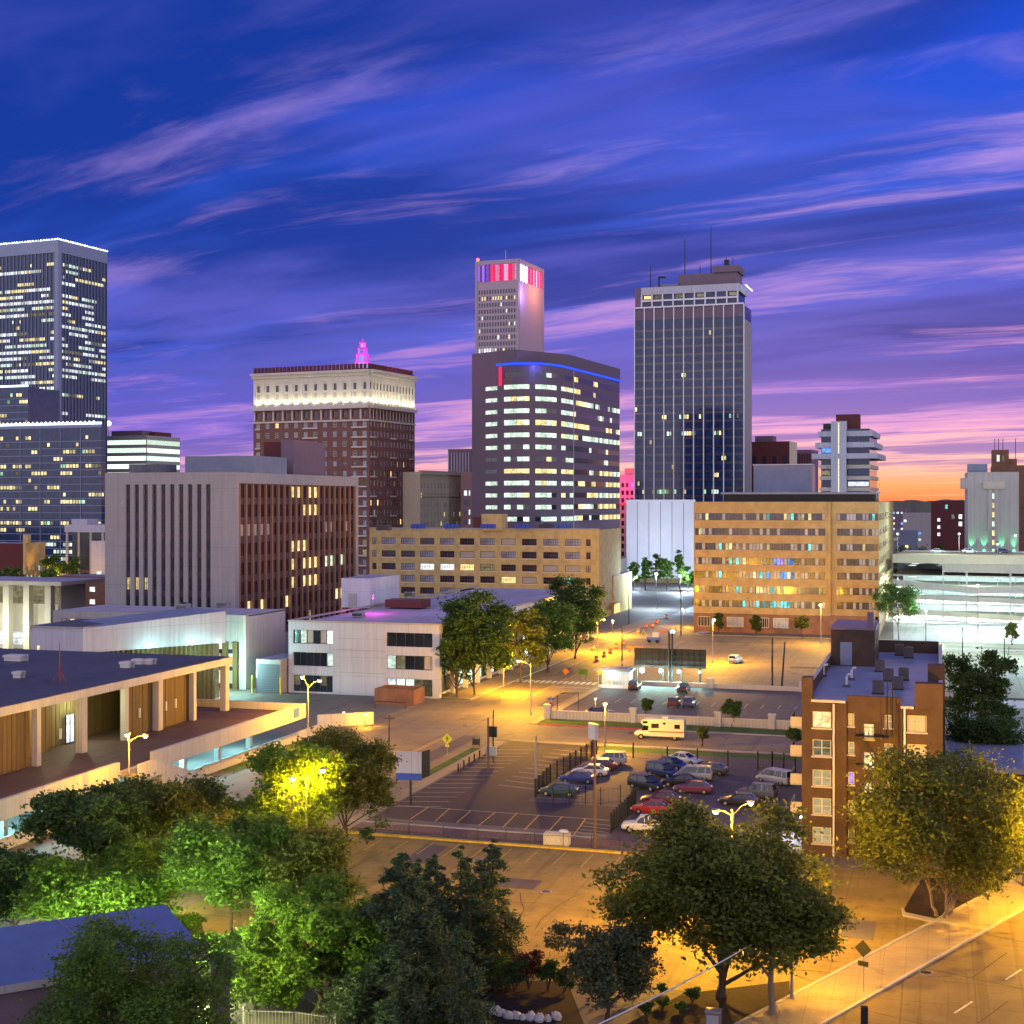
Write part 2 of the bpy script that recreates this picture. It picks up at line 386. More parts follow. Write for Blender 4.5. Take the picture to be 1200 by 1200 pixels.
def paving(name, col, joint=None, cell=4.5, var=.2, stain=.35, rough=.75, crack=True, tint=(.9, .85, .8)):
    """asphalt or concrete with patches, stains, tyre wear and (optional) slab joints"""
    if name in MATS: return MATS[name]
    m = bpy.data.materials.new(name); m.use_nodes = True; MATS[name] = m
    T = NT(m.node_tree); tc = T.n('ShaderNodeTexCoord'); v = tc.outputs['Object']
    n1 = T.noise(v, .06, 5, .6, .4); n2 = T.noise(v, .5, 6, .65); n3 = T.noise(v, 6, 4, .7)
    wear = T.noise(T.mapping(v, scale=(.5, .03, 1)), 1.2, 4, .6)
    wear2 = T.noise(T.mapping(v, scale=(.03, .5, 1)), 1.2, 4, .6)
    f = T.math('ADD', T.math('MULTIPLY', n1, .4), T.math('ADD', T.math('MULTIPLY', n2, .25), T.math('MULTIPLY', n3, .1)))
    f = T.math('ADD', f, T.math('ADD', T.math('MULTIPLY', wear, .125), T.math('MULTIPLY', wear2, .125)))
    k = T.mrange(f, .36, .64, 1 - var * 1.6, 1 + var * 1.6, smooth=False)
    k = T.math('MULTIPLY', k, T.mrange(T.noise(v, .17, 6, .7, 1.), .57, .70, 1.0, 1 - stain))
    k = T.math('MULTIPLY', k, T.mrange(T.noise(v, .9, 3, .6, 2.), .68, .76, 1.0, 1 - stain * .9))
    ty = T.noise(T.mapping(v, scale=(.9, .02, 1), rot=(0, 0, .5)), 1.0, 3, .6, .6)
    k = T.math('MULTIPLY', k, T.mrange(ty, .56, .66, 1.0, 1 - stain * .5))
    if joint:
        sp = T.n('ShaderNodeSeparateXYZ'); T.put(sp.inputs[0], v)
        for ax in (0, 1):
            fr = T.math('FRACT', T.math('DIVIDE', sp.outputs[ax], cell))
            ln = T.math('LESS_THAN', T.math('ABSOLUTE', T.math('SUBTRACT', fr, .5)), .012)
            k = T.math('MULTIPLY', k, T.math('MULTIPLY_ADD', ln, -joint, 1.0))
    if crack:
        vo = T.n('ShaderNodeTexVoronoi', feature='DISTANCE_TO_EDGE'); vo.inputs['Scale'].default_value = .11
        nn = T.n('ShaderNodeTexNoise'); T.put(nn.inputs[0], v); nn.inputs['Scale'].default_value = .6
        vm0 = T.n('ShaderNodeVectorMath', operation='MULTIPLY_ADD'); T.put(vm0.inputs[0], nn.outputs[1]); vm0.inputs[1].default_value = (2.5, 2.5, 0); T.put(vm0.inputs[2], v)
        T.put(vo.inputs[0], vm0.outputs[0])
        k = T.math('MULTIPLY', k, T.mrange(vo.outputs[0], .0, .008, .80, 1.0))
    vm = T.n('ShaderNodeVectorMath', operation='SCALE'); vm.inputs[0].default_value = col; T.put(vm.inputs['Scale'], k)
    bs = T.n('ShaderNodeBsdfPrincipled'); T.t.links.new(vm.outputs[0], bs.inputs['Base Color'])
    bs.inputs['Roughness'].default_value = rough; bs.inputs['Specular IOR Level'].default_value = .35
    bp = T.n('ShaderNodeBump'); bp.inputs['Strength'].default_value = .25; bp.inputs['Distance'].default_value = .03
    T.put(bp.inputs['Height'], n3); T.t.links.new(bp.outputs[0], bs.inputs['Normal'])
    out = T.n('ShaderNodeOutputMaterial'); T.t.links.new(bs.outputs[0], out.inputs[0])
    return m
SODIUM = (1, .47, .012); COOL = (.72, 1, .84); TEAL = (.36, .86, 1)
M = dict(
    ground=paving('ground_mix', (.13, .115, .10), None, stain=.5, crack=False),
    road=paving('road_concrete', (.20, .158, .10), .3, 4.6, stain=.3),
    lot_new=paving('new_asphalt', (.036, .028, .037), None, var=.22, stain=.2),
    droad=paving('worn_asphalt', (.14, .105, .055), .3, 5, stain=.45),
    lot_old=paving('old_asphalt', (.085, .07, .078), None, var=.25, stain=.45),
    lot_pale=paving('pale_lot', (.25, .195, .115), .25, 6, stain=.4),
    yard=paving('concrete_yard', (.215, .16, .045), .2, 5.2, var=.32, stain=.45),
    plaza=paving('plaza_concrete', (.48, .48, .48), .2, 5, stain=.3),
    walk=paving('sidewalk_concrete', (.28, .225, .14), .35, 1.6, stain=.25, crack=False),
    brickwalk=paving('brick_paving', (.15, .085, .075), .3, 1.2, stain=.25, crack=False),
    deckfloor=paving('deck_tiles', (.095, .055, .048), .4, 2.2, stain=.35, crack=False),
    kerb=mat('kerb_concrete', (.36, .33, .29), .85), yellow=mat('kerb_yellow', (.55, .36, .03), .7, .35, 1.2),
    redkerb=mat('kerb_red', (.38, .06, .04), .7, .4, 1.0), cross=mat('crosswalk_paint', (.72, .70, .62), .7, .2, 1.5), line=mat('line_paint', (.50, .47, .40), .7, .5, 1.5, fine=8), yline=mat('line_yellow', (.55, .37, .06), .7, .5, 1.5, fine=8),
    grass=mat('lawn', (.055, .105, .018), .95, .5, .8, fine=14, bump=.8), mulch=mat('mulch', (.028, .017, .013), .95, .5, 1.5, bump=.8),
    concrete=mat('concrete', (.40, .37, .35), .85, .16, .18, .45), tar=mat('tar_seam', (.035, .03, .028), .7, .3, 1.0), paleconc=mat('pale_concrete', (.45, .42, .39), .8, .18, .25, .55, joint=(3.0, 50)),
    greyconc=mat('grey_precast', (.36, .34, .33), .85, .14, .22, .5, joint=(3.2, 4.2)), white=mat('white_panel', (.47, .48, .55), .7, .17, .22, .62, joint=(2.4, 3.4)),
    cream=mat('cream_concrete', (.55, .50, .40), .8, .12), roof=paving('membrane_roof', (.20, .20, .23), .25, 4, stain=.4, crack=False), darkroof=paving('dark_roof', (.085, .08, .088), .3, 5, stain=.4, crack=False, rough=.6),
    blueroof=mat('metal_roof', (.20, .23, .31), .55, .2, .3), paleroof=paving('pale_roof', (.38, .36, .42), .25, 5, stain=.35, crack=False),
    fin=mat('rust_fin', (.34, .165, .09), .75, .18, .4, .5), slat=mat('brown_slat', (.135, .092, .038), .8, .28, .8, .75), spandrel=mat('dark_spandrel', (.085, .065, .08), .6),
    mayo=brick('dark_red_brick', (.22, .085, .06), (.26, .10, .07), (.2, .13, .11), 2.0), terra=mat('terracotta_trim', (.62, .58, .48), .8, .1, .5, .3),
    yelbrick=brick('buff_brick', (.56, .42, .16), (.51, .38, .14), (.52, .42, .22), 2.0), orbrick=brick('orange_brick', (.40, .275, .12), (.36, .25, .105), (.38, .29, .16), 2.0),
    redbrick=brick('red_brick', (.078, .042, .028), (.060, .033, .023), (.09, .066, .05), 2.2), basebrick=brick('base_brick', (.24, .10, .05), (.20, .085, .045), (.22, .14, .1), 2.0),
    maroon=mat('maroon_wall', (.12, .035, .035), .8, .15), beige=mat('beige_stone', (.68, .58, .40), .8, .12, .3, .4), pinkst=mat('pink_stone', (.55, .34, .32), .8, .1), bluemul=mat('blue_mullion', (.22, .26, .37), .4, .08, metal=.3), mauve=mat('mauve_panel', (.12, .09, .125), .5, .10, .3, .3), houseroof=mat('wet_roof', (.12, .16, .28), .38, .25, .5, .3), purplest=mat('mauve_granite', (.17, .12, .16), .6, .12, .3, .3),
    palestone=mat('pale_stone', (.43, .34, .39), .7, .08, .3, .3), whitemul=mat('white_mullion', (.75, .74, .78), .5, .05), greymul=mat('grey_mullion', (.42, .42, .50), .45, .08, metal=.2),
    metal=mat('galvanised', (.34, .34, .35), .5, .12, metal=.5), dark=mat('dark_metal', (.025, .025, .028), .5, .2), pole=mat('pole_grey', (.30, .28, .26), .55, .12, metal=.3), wood=mat('utility_wood', (.13, .085, .05), .9, .3, .8, .7),
    bark=mat('bark', (.075, .052, .036), .95, .35, 1.5, .6, bump=.7), palebark=mat('pale_bark', (.20, .16, .11), .95, .3, 1.5, .6), black=mat('black_plastic', (.015, .015, .016), .6, .1), tyre=mat('tyre', (.014, .014, .014), .9, .1), rim=mat('rim', (.4, .4, .42), .35, .1, metal=.8),
    stone=mat('white_stone', (.52, .50, .48), .9, .25, 1.0, bump=.6), orange=mat('barrel_orange', (.50, .11, .015), .6, .1), shutter=mat('grey_shutter', (.10, .115, .15), .6, .1), signyel=mat('sign_yellow', (.70, .62, .03), .5, .08), signblue=mat('sign_blue', (.05, .10, .45), .5),
    frame=mat('white_frame', (.55, .50, .42), .6, .08), dframe=mat('dark_frame', (.05, .045, .05), .5), bframe=mat('brown_frame', (.13, .055, .04), .6), acunit=mat('ac_unit', (.11, .09, .09), .6, .25, .9), pale=mat('pale_paint', (.62, .60, .56), .6, .1),
    glass=glass('dark_glass'), bglass=glass('blue_glass', (.010, .030, .095), .08, spec=.55), pglass=glass('purple_glass', (.03, .028, .05), .15), sglass=glass('shade_glass', (.24, .27, .36), .35), 
    blind=mat('window_blind', (.40, .37, .33), .8, .1, 1.5), 
    Lwarm=lit('lit_warm', (1, .66, .26), 1.5), Lyel=lit('lit_yellow', (1, .80, .36), 1.25), Lcool=lit('lit_cool', (.78, 1, .82), 1.15), Lwhite=lit('lit_white', (.92, .97, 1), 1.3), Lgreen=lit('lit_green', (.55, 1, .62), .9), Lblue=lit('lit_blue', (.16, .42, 1), 1.1), Lteal=lit('lit_teal', (.25, .9, .85), .9),
    Lblind=lit('lit_blind', (1, .78, .38), .50, .25), Ldim=lit('lit_dim', (.55, .48, .28), .35), Lgarage=lit('lit_garage', (.82, 1, .88), 1.6, .25), Lviolet=lit('lit_violet', (.45, .3, 1), 1.2),
    Nblue=lit('neon_blue', (.02, .06, 1), 1.9, 0), Nred=lit('neon_red', (1, .02, .10), 1.6, .3), Npink=lit('neon_pink', (1, .06, .80), 1.8, .3), Nrose=lit('neon_rose', (1, .35, .62), 1.3, .4), Nviolet=lit('neon_violet', (.28, .10, 1), 1.3, .3), Nwhite=lit('neon_white', (.85, .93, 1), 4.5, .3, .2), Nice=lit('neon_ice', (.65, .86, 1), 3.0, .3, .2),
    bulb_sodium=lit('bulb_sodium', (1, .72, .25), 26, 0), bulb_white=lit('bulb_white', (.9, 1, .95), 14, 0), bulb_green=lit('bulb_green', (.1, 1, .45), 3, 0), bulb_red=lit('bulb_red', (1, .08, .05), 5, 0),
    L1=leafmat('leaf_mid', (.095, .19, .030), .45), L2=leafmat('leaf_dark', (.065, .13, .032), .4), L3=leafmat('leaf_olive', (.125, .16, .032), .45), L4=leafmat('needle_blue', (.075, .13, .065), .3), L5=leafmat('leaf_bright', (.12, .24, .028), .5), L6=leafmat('leaf_sage', (.10, .13, .065), .35), L7=leafmat('leaf_red', (.10, .04, .035), .3),
)
def pick(rng, table):
    r = rng.random()
    for p, m in table:
        if r < p: return m
        r -= p
    return table[-1][1]
# ------------------------------------------------------------------ ground, roads, lots
_lay = [0.0]
def sheet(name, pts, m, z, px=True):
    mb = MB(); q = [G(*p) for p in pts] if px else list(pts)
    if sum(q[a][0] * q[(a + 1) % len(q)][1] - q[(a + 1) % len(q)][0] * q[a][1] for a in range(len(q))) < 0: q = q[::-1]
    mb.face([(x, y, z) for x, y in q], m)
    o = mb.build(name); o['kind'] = 'structure'; return o
def slab(name, pts, m, z0, z1, top=None, px=False):
    mb = MB(); q = [G(*p) for p in pts] if px else list(pts)
    mb.prism(q, z0, z1, m, top); o = mb.build(name); o['kind'] = 'structure'; return o
sheet('ground', [(-9000, -300), (9000, -300), (9000, 9000), (-9000, 9000)], M['ground'], 0, False)
RZ = .012
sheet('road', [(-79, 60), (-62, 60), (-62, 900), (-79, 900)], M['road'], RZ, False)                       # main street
sheet('road', [(-62, 198), (60, 198), (60, 212.5), (-62, 212.5)], M['road'], RZ, False)                  # cross street
sheet('road', [(-62, 352), (120, 352), (120, 368), (-62, 368)], M['road'], RZ, False)                    # far cross street
sheet('road', [(-86.6, 60), (-79, 60), (-79, 236), (-86.6, 236)], M['road'], .008, False)              # widened junction
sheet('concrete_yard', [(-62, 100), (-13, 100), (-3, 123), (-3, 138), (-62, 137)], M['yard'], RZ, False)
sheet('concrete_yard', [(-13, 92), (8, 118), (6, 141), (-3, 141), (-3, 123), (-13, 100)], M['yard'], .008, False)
# the diagonal street bottom right
dk = [(968, 1200), (1200, 1067)]
q0, q1 = G(*dk[0]), G(*dk[1]); dd = Vector((q1[0] - q0[0], q1[1] - q0[1])).normalized(); nn = Vector((dd.y, -dd.x))
def diag(a, b, c, d):            # a..b along, c..d across (towards the camera side)
    o = Vector(q0); return [tuple(o + dd * s + nn * t) for s, t in ((a, c), (b, c), (b, d), (a, d))]
sheet('road', diag(-120, 200, 0, 24), M['droad'], .016, False)
slab('sidewalk', diag(-120, 200, -4.2, -.25), M['walk'], 0, .13)
slab('kerb', diag(-120, 200, -.25, 0), M['kerb'], 0, .15)
slab('kerb', diag(-120, 200, -4.5, -4.2), M['kerb'], 0, .16)
slab('kerb', diag(-120, 200, 11.6, 12.6), M['yellow'], 0, .14)
for k in range(-6, 14):
    sheet('lane_marking', diag(k * 9 - 1.5, k * 9 + 1.5, 5.6, 5.75), M['line'], .022, False)
sheet('lane_marking', diag(-120, 200, 10.6, 10.75), M['yline'], .022, False)
# parking lots
sheet('parking_lot', [(-60, 145), (-46, 145), (-46, 196.5), (-60, 196.5)], M['lot_new'], .016, False)
sheet('parking_lot', [(-46, 145), (-33, 145), (-33, 158), (-46, 158)], M['lot_new'], .016, False)
sheet('parking_lot', [(-46, 158), (-13.3, 158), (-13.3, 193), (-46, 193)], M['lot_old'], .016, False)
sheet('parking_lot', [(-33, 141), (-13.3, 141), (-13.3, 158), (-33, 158)], M['lot_old'], .014, False)
sheet('parking_lot', [(-62, 221), (8, 221), (8, 263), (-62, 263)], M['lot_old'], .014, False)
sheet('parking_lot', [(-62, 266), (20, 266), (20, 351), (-62, 351)], M['lot_pale'], .014, False)
sheet('grass_strip', [(-46, 193), (-13.3, 193), (-13.3, 196.5), (-46, 196.5)], M['grass'], .02, False)
slab('sidewalk', [(-62, 138), (-60.2, 138), (-60.2, 196), (-62, 196)], M['walk'], 0, .12)
sheet('grass_strip', [(-63.6, 166), (-62.2, 166), (-62.2, 190), (-63.6, 190)], M['grass'], .03, False)
slab('sidewalk', [(-62, 139.5), (-13.3, 139.5), (-13.3, 142), (-62, 142)], M['brickwalk'], 0, .1)
slab('kerb', [(-62, 142.3), (-34, 142.3), (-34, 142.7), (-62, 142.7)], M['kerb'], 0, .14)
slab('kerb', [(-60, 137), (-13.3, 137), (-13.3, 137.6), (-60, 137.6)], M['yellow'], 0, .16)
slab('sidewalk', [(-60.2, 196.6), (-46, 196.6), (-46, 198), (-60.2, 198)], M['walk'], 0, .11)
slab('kerb', [(-46, 197.4), (20, 197.4), (20, 198), (-46, 198)], M['kerb'], 0, .14)
slab('kerb', [(-60, 212.5), (-38, 212.5), (-38, 213), (-60, 213)], M['redkerb'], 0, .15)
slab('kerb', [(-38, 212.5), (30, 212.5), (30, 213), (-38, 213)], M['kerb'], 0, .15)
sheet('grass_strip', [(-60.5, 213), (30, 213), (30, 218.4), (-60.5, 218.4)], M['grass'], .05, False)
slab('sidewalk', [(-62, 213), (-60.5, 213), (-60.5, 262), (-62, 262)], M['walk'], 0, .12)
slab('sidewalk', [(-84.5, 236), (-79.2, 236), (-79.2, 420), (-84.5, 420)], M['walk'], 0, .13)
slab('kerb', [(-79.2, 236), (-79, 236), (-79, 420), (-79.2, 420)], M['kerb'], 0, .15)
slab('sidewalk', [(-62, 266), (-60.4, 266), (-60.4, 350), (-62, 350)], M['walk'], 0, .12)
slab('sidewalk', [(-62, 368.2), (-10, 368.2), (-10, 369.6), (-62, 369.6)], M['walk'], 0, .12)
sheet('embankment', [(-62, 263), (20, 263), (20, 266), (-62, 266)], M['mulch'], .03, False)
sheet('grass_strip', [(-89.4, 164), (-86.8, 164), (-86.8, 171), (-89.4, 171)], M['grass'], .03, False)
sheet('grass_strip', [(-89.4, 176), (-87.2, 176), (-87.2, 196), (-89.4, 196)], M['grass'], .034, False)
sheet('parking_lot', [(1047, 723), (1300, 723), (1300, 830), (1112, 830), (1108, 764), (1047, 764)], M['plaza'], .01)
sheet('plaza', [(-79, 430), (-40, 430), (-30, 620), (-79, 620)], M['plaza'], .02, False)
sheet('plaza', [(-62, 372), (-62, 430), (-40, 430), (-60, 372)], M['plaza'], .024, False)
sheet('planting_bed', [(552, 1150), (665, 1150), (690, 1215), (560, 1215)], M['mulch'], .03)
sheet('planting_bed', [(1058, 1068), (1120, 1084), (1215, 1040), (1215, 1022), (1080, 1030)], M['mulch'], .03)
sheet('planting_bed', [(800, 1165), (925, 1150), (930, 1215), (690, 1225)], M['mulch'], .034)
sheet('lawn', [(-110, 60), (-80, 60), (-80, 112), (-110, 118)], M['grass'], .006, False)
slab('kerb', [G(1056, 1066), G(1058, 1074), G(1122, 1087), G(1123, 1084), G(1061, 1071), G(1059, 1066)], M['kerb'], 0, .15)
# painted lines, as short strips given end to end
def strips(name, segs, m, w=.13, z=.026, px=True):
    mb = MB()
    for a, b in segs:
        a, b = (Vector(G(*a)), Vector(G(*b))) if px else (Vector(a), Vector(b))
        t = (b - a).normalized(); n = Vector((-t.y, t.x)) * w / 2
        mb.face([(*(a - n), z), (*(b - n), z), (*(b + n), z), (*(a + n), z)], m)
    o = mb.build(name); o['kind'] = 'structure'; return o
bay = [((481, 960), (502, 946)), ((510, 962.5), (527, 947.5)), ((535, 964.5), (552, 950)), ((561, 967.5), (580, 952.5)), ((589, 970), (606, 953)), ((615, 972.5), (632, 955)), ((642.5, 974.5), (659, 957)), ((664, 990), (686, 960))]
strips('parking_lines', bay, M['yline'])
strips('parking_lines', [((466, 944), (714, 961.5))], M['line'])
strips('parking_lines', [((x, 964 + i * 4.0), (x + 34, 968 + i * 4.0)) for i, x in enumerate((684, 681, 679, 677, 675))], M['line'], .11, .03)
strips('parking_lines', [((-60, 148 + k * 2.75), (-54.6, 149.6 + k * 2.75)) for k in range(1, 16)], M['line'], .11, .026, False)
strips('parking_lines', [((-52, 166 + k * 2.9), (-46.6, 164.6 + k * 2.9)) for k in range(0, 10)], M['line'], .11, .026, False)
strips('parking_lines', [((-45.4, 160.2 + k * 2.8), (-40.2, 160.2 + k * 2.8)) for k in range(0, 12)], M['line'], .1, .026, False)
strips('parking_lines', [((-40 + k * 2.8, 222), (-40 + k * 2.8, 227)) for k in range(0, 12)] + [((-54 + k * 2.8, 240), (-54 + k * 2.8, 245)) for k in range(0, 15)], M['line'], .11, .026, False)
strips('lane_marking', [((-70.5, y), (-70.5, y + 46)) for y in (100, 150, 238, 290, 420)], M['yline'], .14, .024, False)
strips('lane_marking', [((-70.1, y), (-70.1, y + 46)) for y in (100, 150, 238, 290, 420)], M['yline'], .14, .024, False)
strips('lane_marking', [((-74.8, 240 + k * 9), (-74.8, 243 + k * 9)) for k in range(12)] + [((-66.2, 240 + k * 9), (-66.2, 243 + k * 9)) for k in range(12)], M['line'], .13, .024, False)
strips('crosswalk', [((-78.3 + k * 1.15, 262), (-78.3 + k * 1.15, 265.6)) for k in range(14)], M['cross'], .66, .024, False)
strips('stop_line', [((-70, 257), (-62.6, 257))], M['line'], .5, .024, False)
hl = MB(); rr = random.Random(5)                                                                # wooded ridge on the horizon
N = 700
for row in range(2):
    pass
hp = []
for i in range(N + 1):
    a = R(-60) + R(120) * i / N; r = 4200
    hgt = 35 + 6 * (math.sin(a * 9 + 1) * .35 + .65) * (.75 + .25 * math.sin(a * 61)) + rr.uniform(-1.5, 1.5) + 1.5 * math.sin(a * 233)
    hp.append((r * math.sin(a) * 1.0, r * math.cos(a), hgt))
for i in range(N):
    a, b = hp[i], hp[i + 1]
    hl.face([(a[0] * .8, a[1] * .8, -1), (b[0] * .8, b[1] * .8, -1), b, a], M['L2']); hl.face([a, b, (b[0] * 1.2, b[1] * 1.2, -1), (a[0] * 1.2, a[1] * 1.2, -1)], M['L2'])
o = hl.build('hills'); o['kind'] = 'structure'

# ------------------------------------------------------------------ downtown towers
def curtain(root, fc, S, z0, z1, step, fh, rng, table, name='curtain_wall', base=None, dep=0., band=None, run=0.):
    """a glass wall: one mesh with lit panes; step = pane width, fh = storey height"""
    mb = MB(); base = base or M['bglass']
    fc.quad(mb, 0, S, z0, z1, dep - .02, base)
    nf = int((z1 - z0) / fh); nc = int(S / step)
    for k in range(nf):
        zb = z0 + k * fh; i = 0; rowlit = rng.random()
        while i < nc:
            m = pick(rng, table(rowlit, k, nf))
            n = 1 + int(rng.random() ** 2 * run)
            if m is not None:
                for j in range(i, min(nc, i + n)):
                    fc.quad(mb, j * step + step * .12, (j + 1) * step - step * .12, zb + fh * .30, zb + fh * .78, dep + .03, m)
            i += n
        if band: fc.box(mb, 0, S, zb - band[1] / 2, zb + band[1] / 2, dep - .01, dep + .08, band[0])
    return mb.build(name, root)
def bigtower():
    root, W, L, Ht, f, r = block('office_tower', 'tallest glass tower with white light dots along its roof edge', 'skyscraper', 68, 905, -70, 125, 281, -6)
    rng = random.Random(3)
    mb = MB(); mb.box(-W + .3, -.3, .3, L - .3, 0, Ht - 4, M['bglass']); mb.build('core', root)
    def tb(rl, k, nf):
        if k > nf - 2: return [(1, None)]
        if rl < .22: return [(.88, None), (.05, M['Lyel']), (.05, M['Lcool'])]
        if rl < .78: return [(.28, None), (.36, M['Lwhite']), (.18, M['Lcool']), (.10, M['Lyel']), (.08, M['Ldim'])]
        return [(.45, None), (.25, M['Lyel']), (.16, M['Lwhite']), (.14, M['Lcool'])]
    curtain(root, f, W, 30, Ht - 6, 1.5, 4.0, rng, tb, run=12); curtain(root, r, L, 30, Ht - 6, 1.5, 4.0, rng, tb, run=10)
    mb = MB()
    for fc, S in ((f, W), (r, L)):
        n = int(S / 3)
        for i in range(n + 1):
            s = S * i / n; fc.box(mb, s - .16, s + .16, 0, Ht - 8, .02, .5, M['bluemul'])
        fc.box(mb, 0, S, Ht - 8, Ht, -.4, .6, M['bluemul'])
    mb.box(-2.4, .7, -.7, 2.4, 0, Ht, M['bluemul']); mb.build('mullion_screen', root)
    mb = MB(); mb.box(-W, 0, 0, L, Ht - 4, Ht - .5, M['darkroof']); mb.box(-W * .7, -W * .3, L * .3, L * .7, Ht - .5, Ht + 3, M['metal']); mb.build('roof', root)
    mb = MB()
    for fc, S in ((f, W), (r, L)):
        n = int(S / 2.2)
        for i in range(n + 1): mb.ball(fc.pt(S * i / n, Ht + .5, .5), .55, M['Nwhite'], 6, 4)
        fc.box(mb, 0, S, Ht + .02, Ht + .3, .35, .6, M['Nice'])
    mb.build('roof_lights', root)
bigtower()
def darkglass():
    root, W, L, Ht, f, r = block('glass_office_building', 'dark glass office building with an icy roof light strip, below the tallest tower', 'office building', 119, 800, -60, 124, 497, -3)
    rng = random.Random(8)
    L = min(L, 8); mb = MB(); mb.box(-W + .3, -.3, .3, L, 0, Ht - .4, M['bglass'], M['darkroof']); mb.build('core', root)
    def tb(rl, k, nf):
        if k < 3: return [(.7, None), (.3, M['Lcool'])]
        if rl < .25: return [(.95, None), (.05, M['Lyel'])]
        return [(.66, None), (.26, M['Lyel']), (.05, M['Ldim']), (.03, M['Lgreen'])]
    curtain(root, f, W, 0, Ht - 2, 2.2, 4.1, rng, tb, base=M['bglass'], band=(M['bluemul'], .35), run=4)
    curtain(root, r, L, 0, Ht - 2, 2.2, 4.1, rng, tb, base=M['bglass'], band=(M['bluemul'], .35), run=3)
    mb = MB(); f.box(mb, 0, W, Ht - 1.8, Ht, -.3, .3, M['bluemul'])
    for i in range(1, 5): f.box(mb, W - i * 14 - .2, W - i * 14 + .2, 0, Ht - 1.8, .02, .3, M['bluemul'])
    mb.build('mullion_screen', root)
    mb = MB(); f.box(mb, 0, W, Ht + .05, Ht + 1.3, -.2, .5, M['Nice'])
    for i in range(int(W / 3)): mb.ball(f.pt(i * 3 + 1, Ht + 1.4, .5), .6, M['Nwhite'], 6, 4)
    mb.build('roof_lights', root)
    root, W, L, Ht, f, r = block('glass_annex', 'dark glass block with a light strip on top, in front of the tallest tower', 'office building', 33, 850, -60, 34, 453, -3)
    mb = MB(); mb.box(-W + .3, -.3, .3, 30, 0, Ht - .3, M['bglass'], M['darkroof']); mb.build('core', root)
    curtain(root, f, W, 40, Ht - 3, 2.2, 4.1, rng, tb, band=(M['bluemul'], .3), run=4)
    mb = MB(); f.box(mb, 0, W, Ht, Ht + 1.1, -.2, .4, M['Nice']); mb.build('roof_lights', root)
darkglass()
def greenlit():
    root, W, L, Ht, f, r = block('lit_office_building', 'far office block whose floors all glow green white, behind the grey precast block', 'office building', 172, 980, 121, 211, 510, -4)
    mb = MB(); mb.box(-W, 0, 0, L, 0, Ht, M['greyconc'], M['darkroof']); mb.build('core', root)
    mb = MB()
    for k in range(9):
        z = Ht - 3.2 - k * 5.6
        for fc, S in ((f, W), (r, L)): fc.quad(mb, .5, S - .5, z - 3.2, z, .05, M['Lcool'] if k < 6 else M['Lgreen'])
    mb.build('lit_floor', root)
    mb = MB(); mb.box(-W * .85, -W * .15, 2, 14, Ht, Ht + 3.5, M['purplest']); mb.box(3 - W * .2, L * 0 - .5, 10, 30, Ht, Ht + 2.8, M['maroon']); mb.build('roof_plant', root)
    mb = MB(); mb.ball((-W + 3, 2, Ht + 9), 2, M['Nice'], 8, 5); mb.tube([(-W + 3, 2, Ht), (-W + 3, 2, Ht + 8)], .3, M['metal'], 5); mb.build('beacon', root)
greenlit()
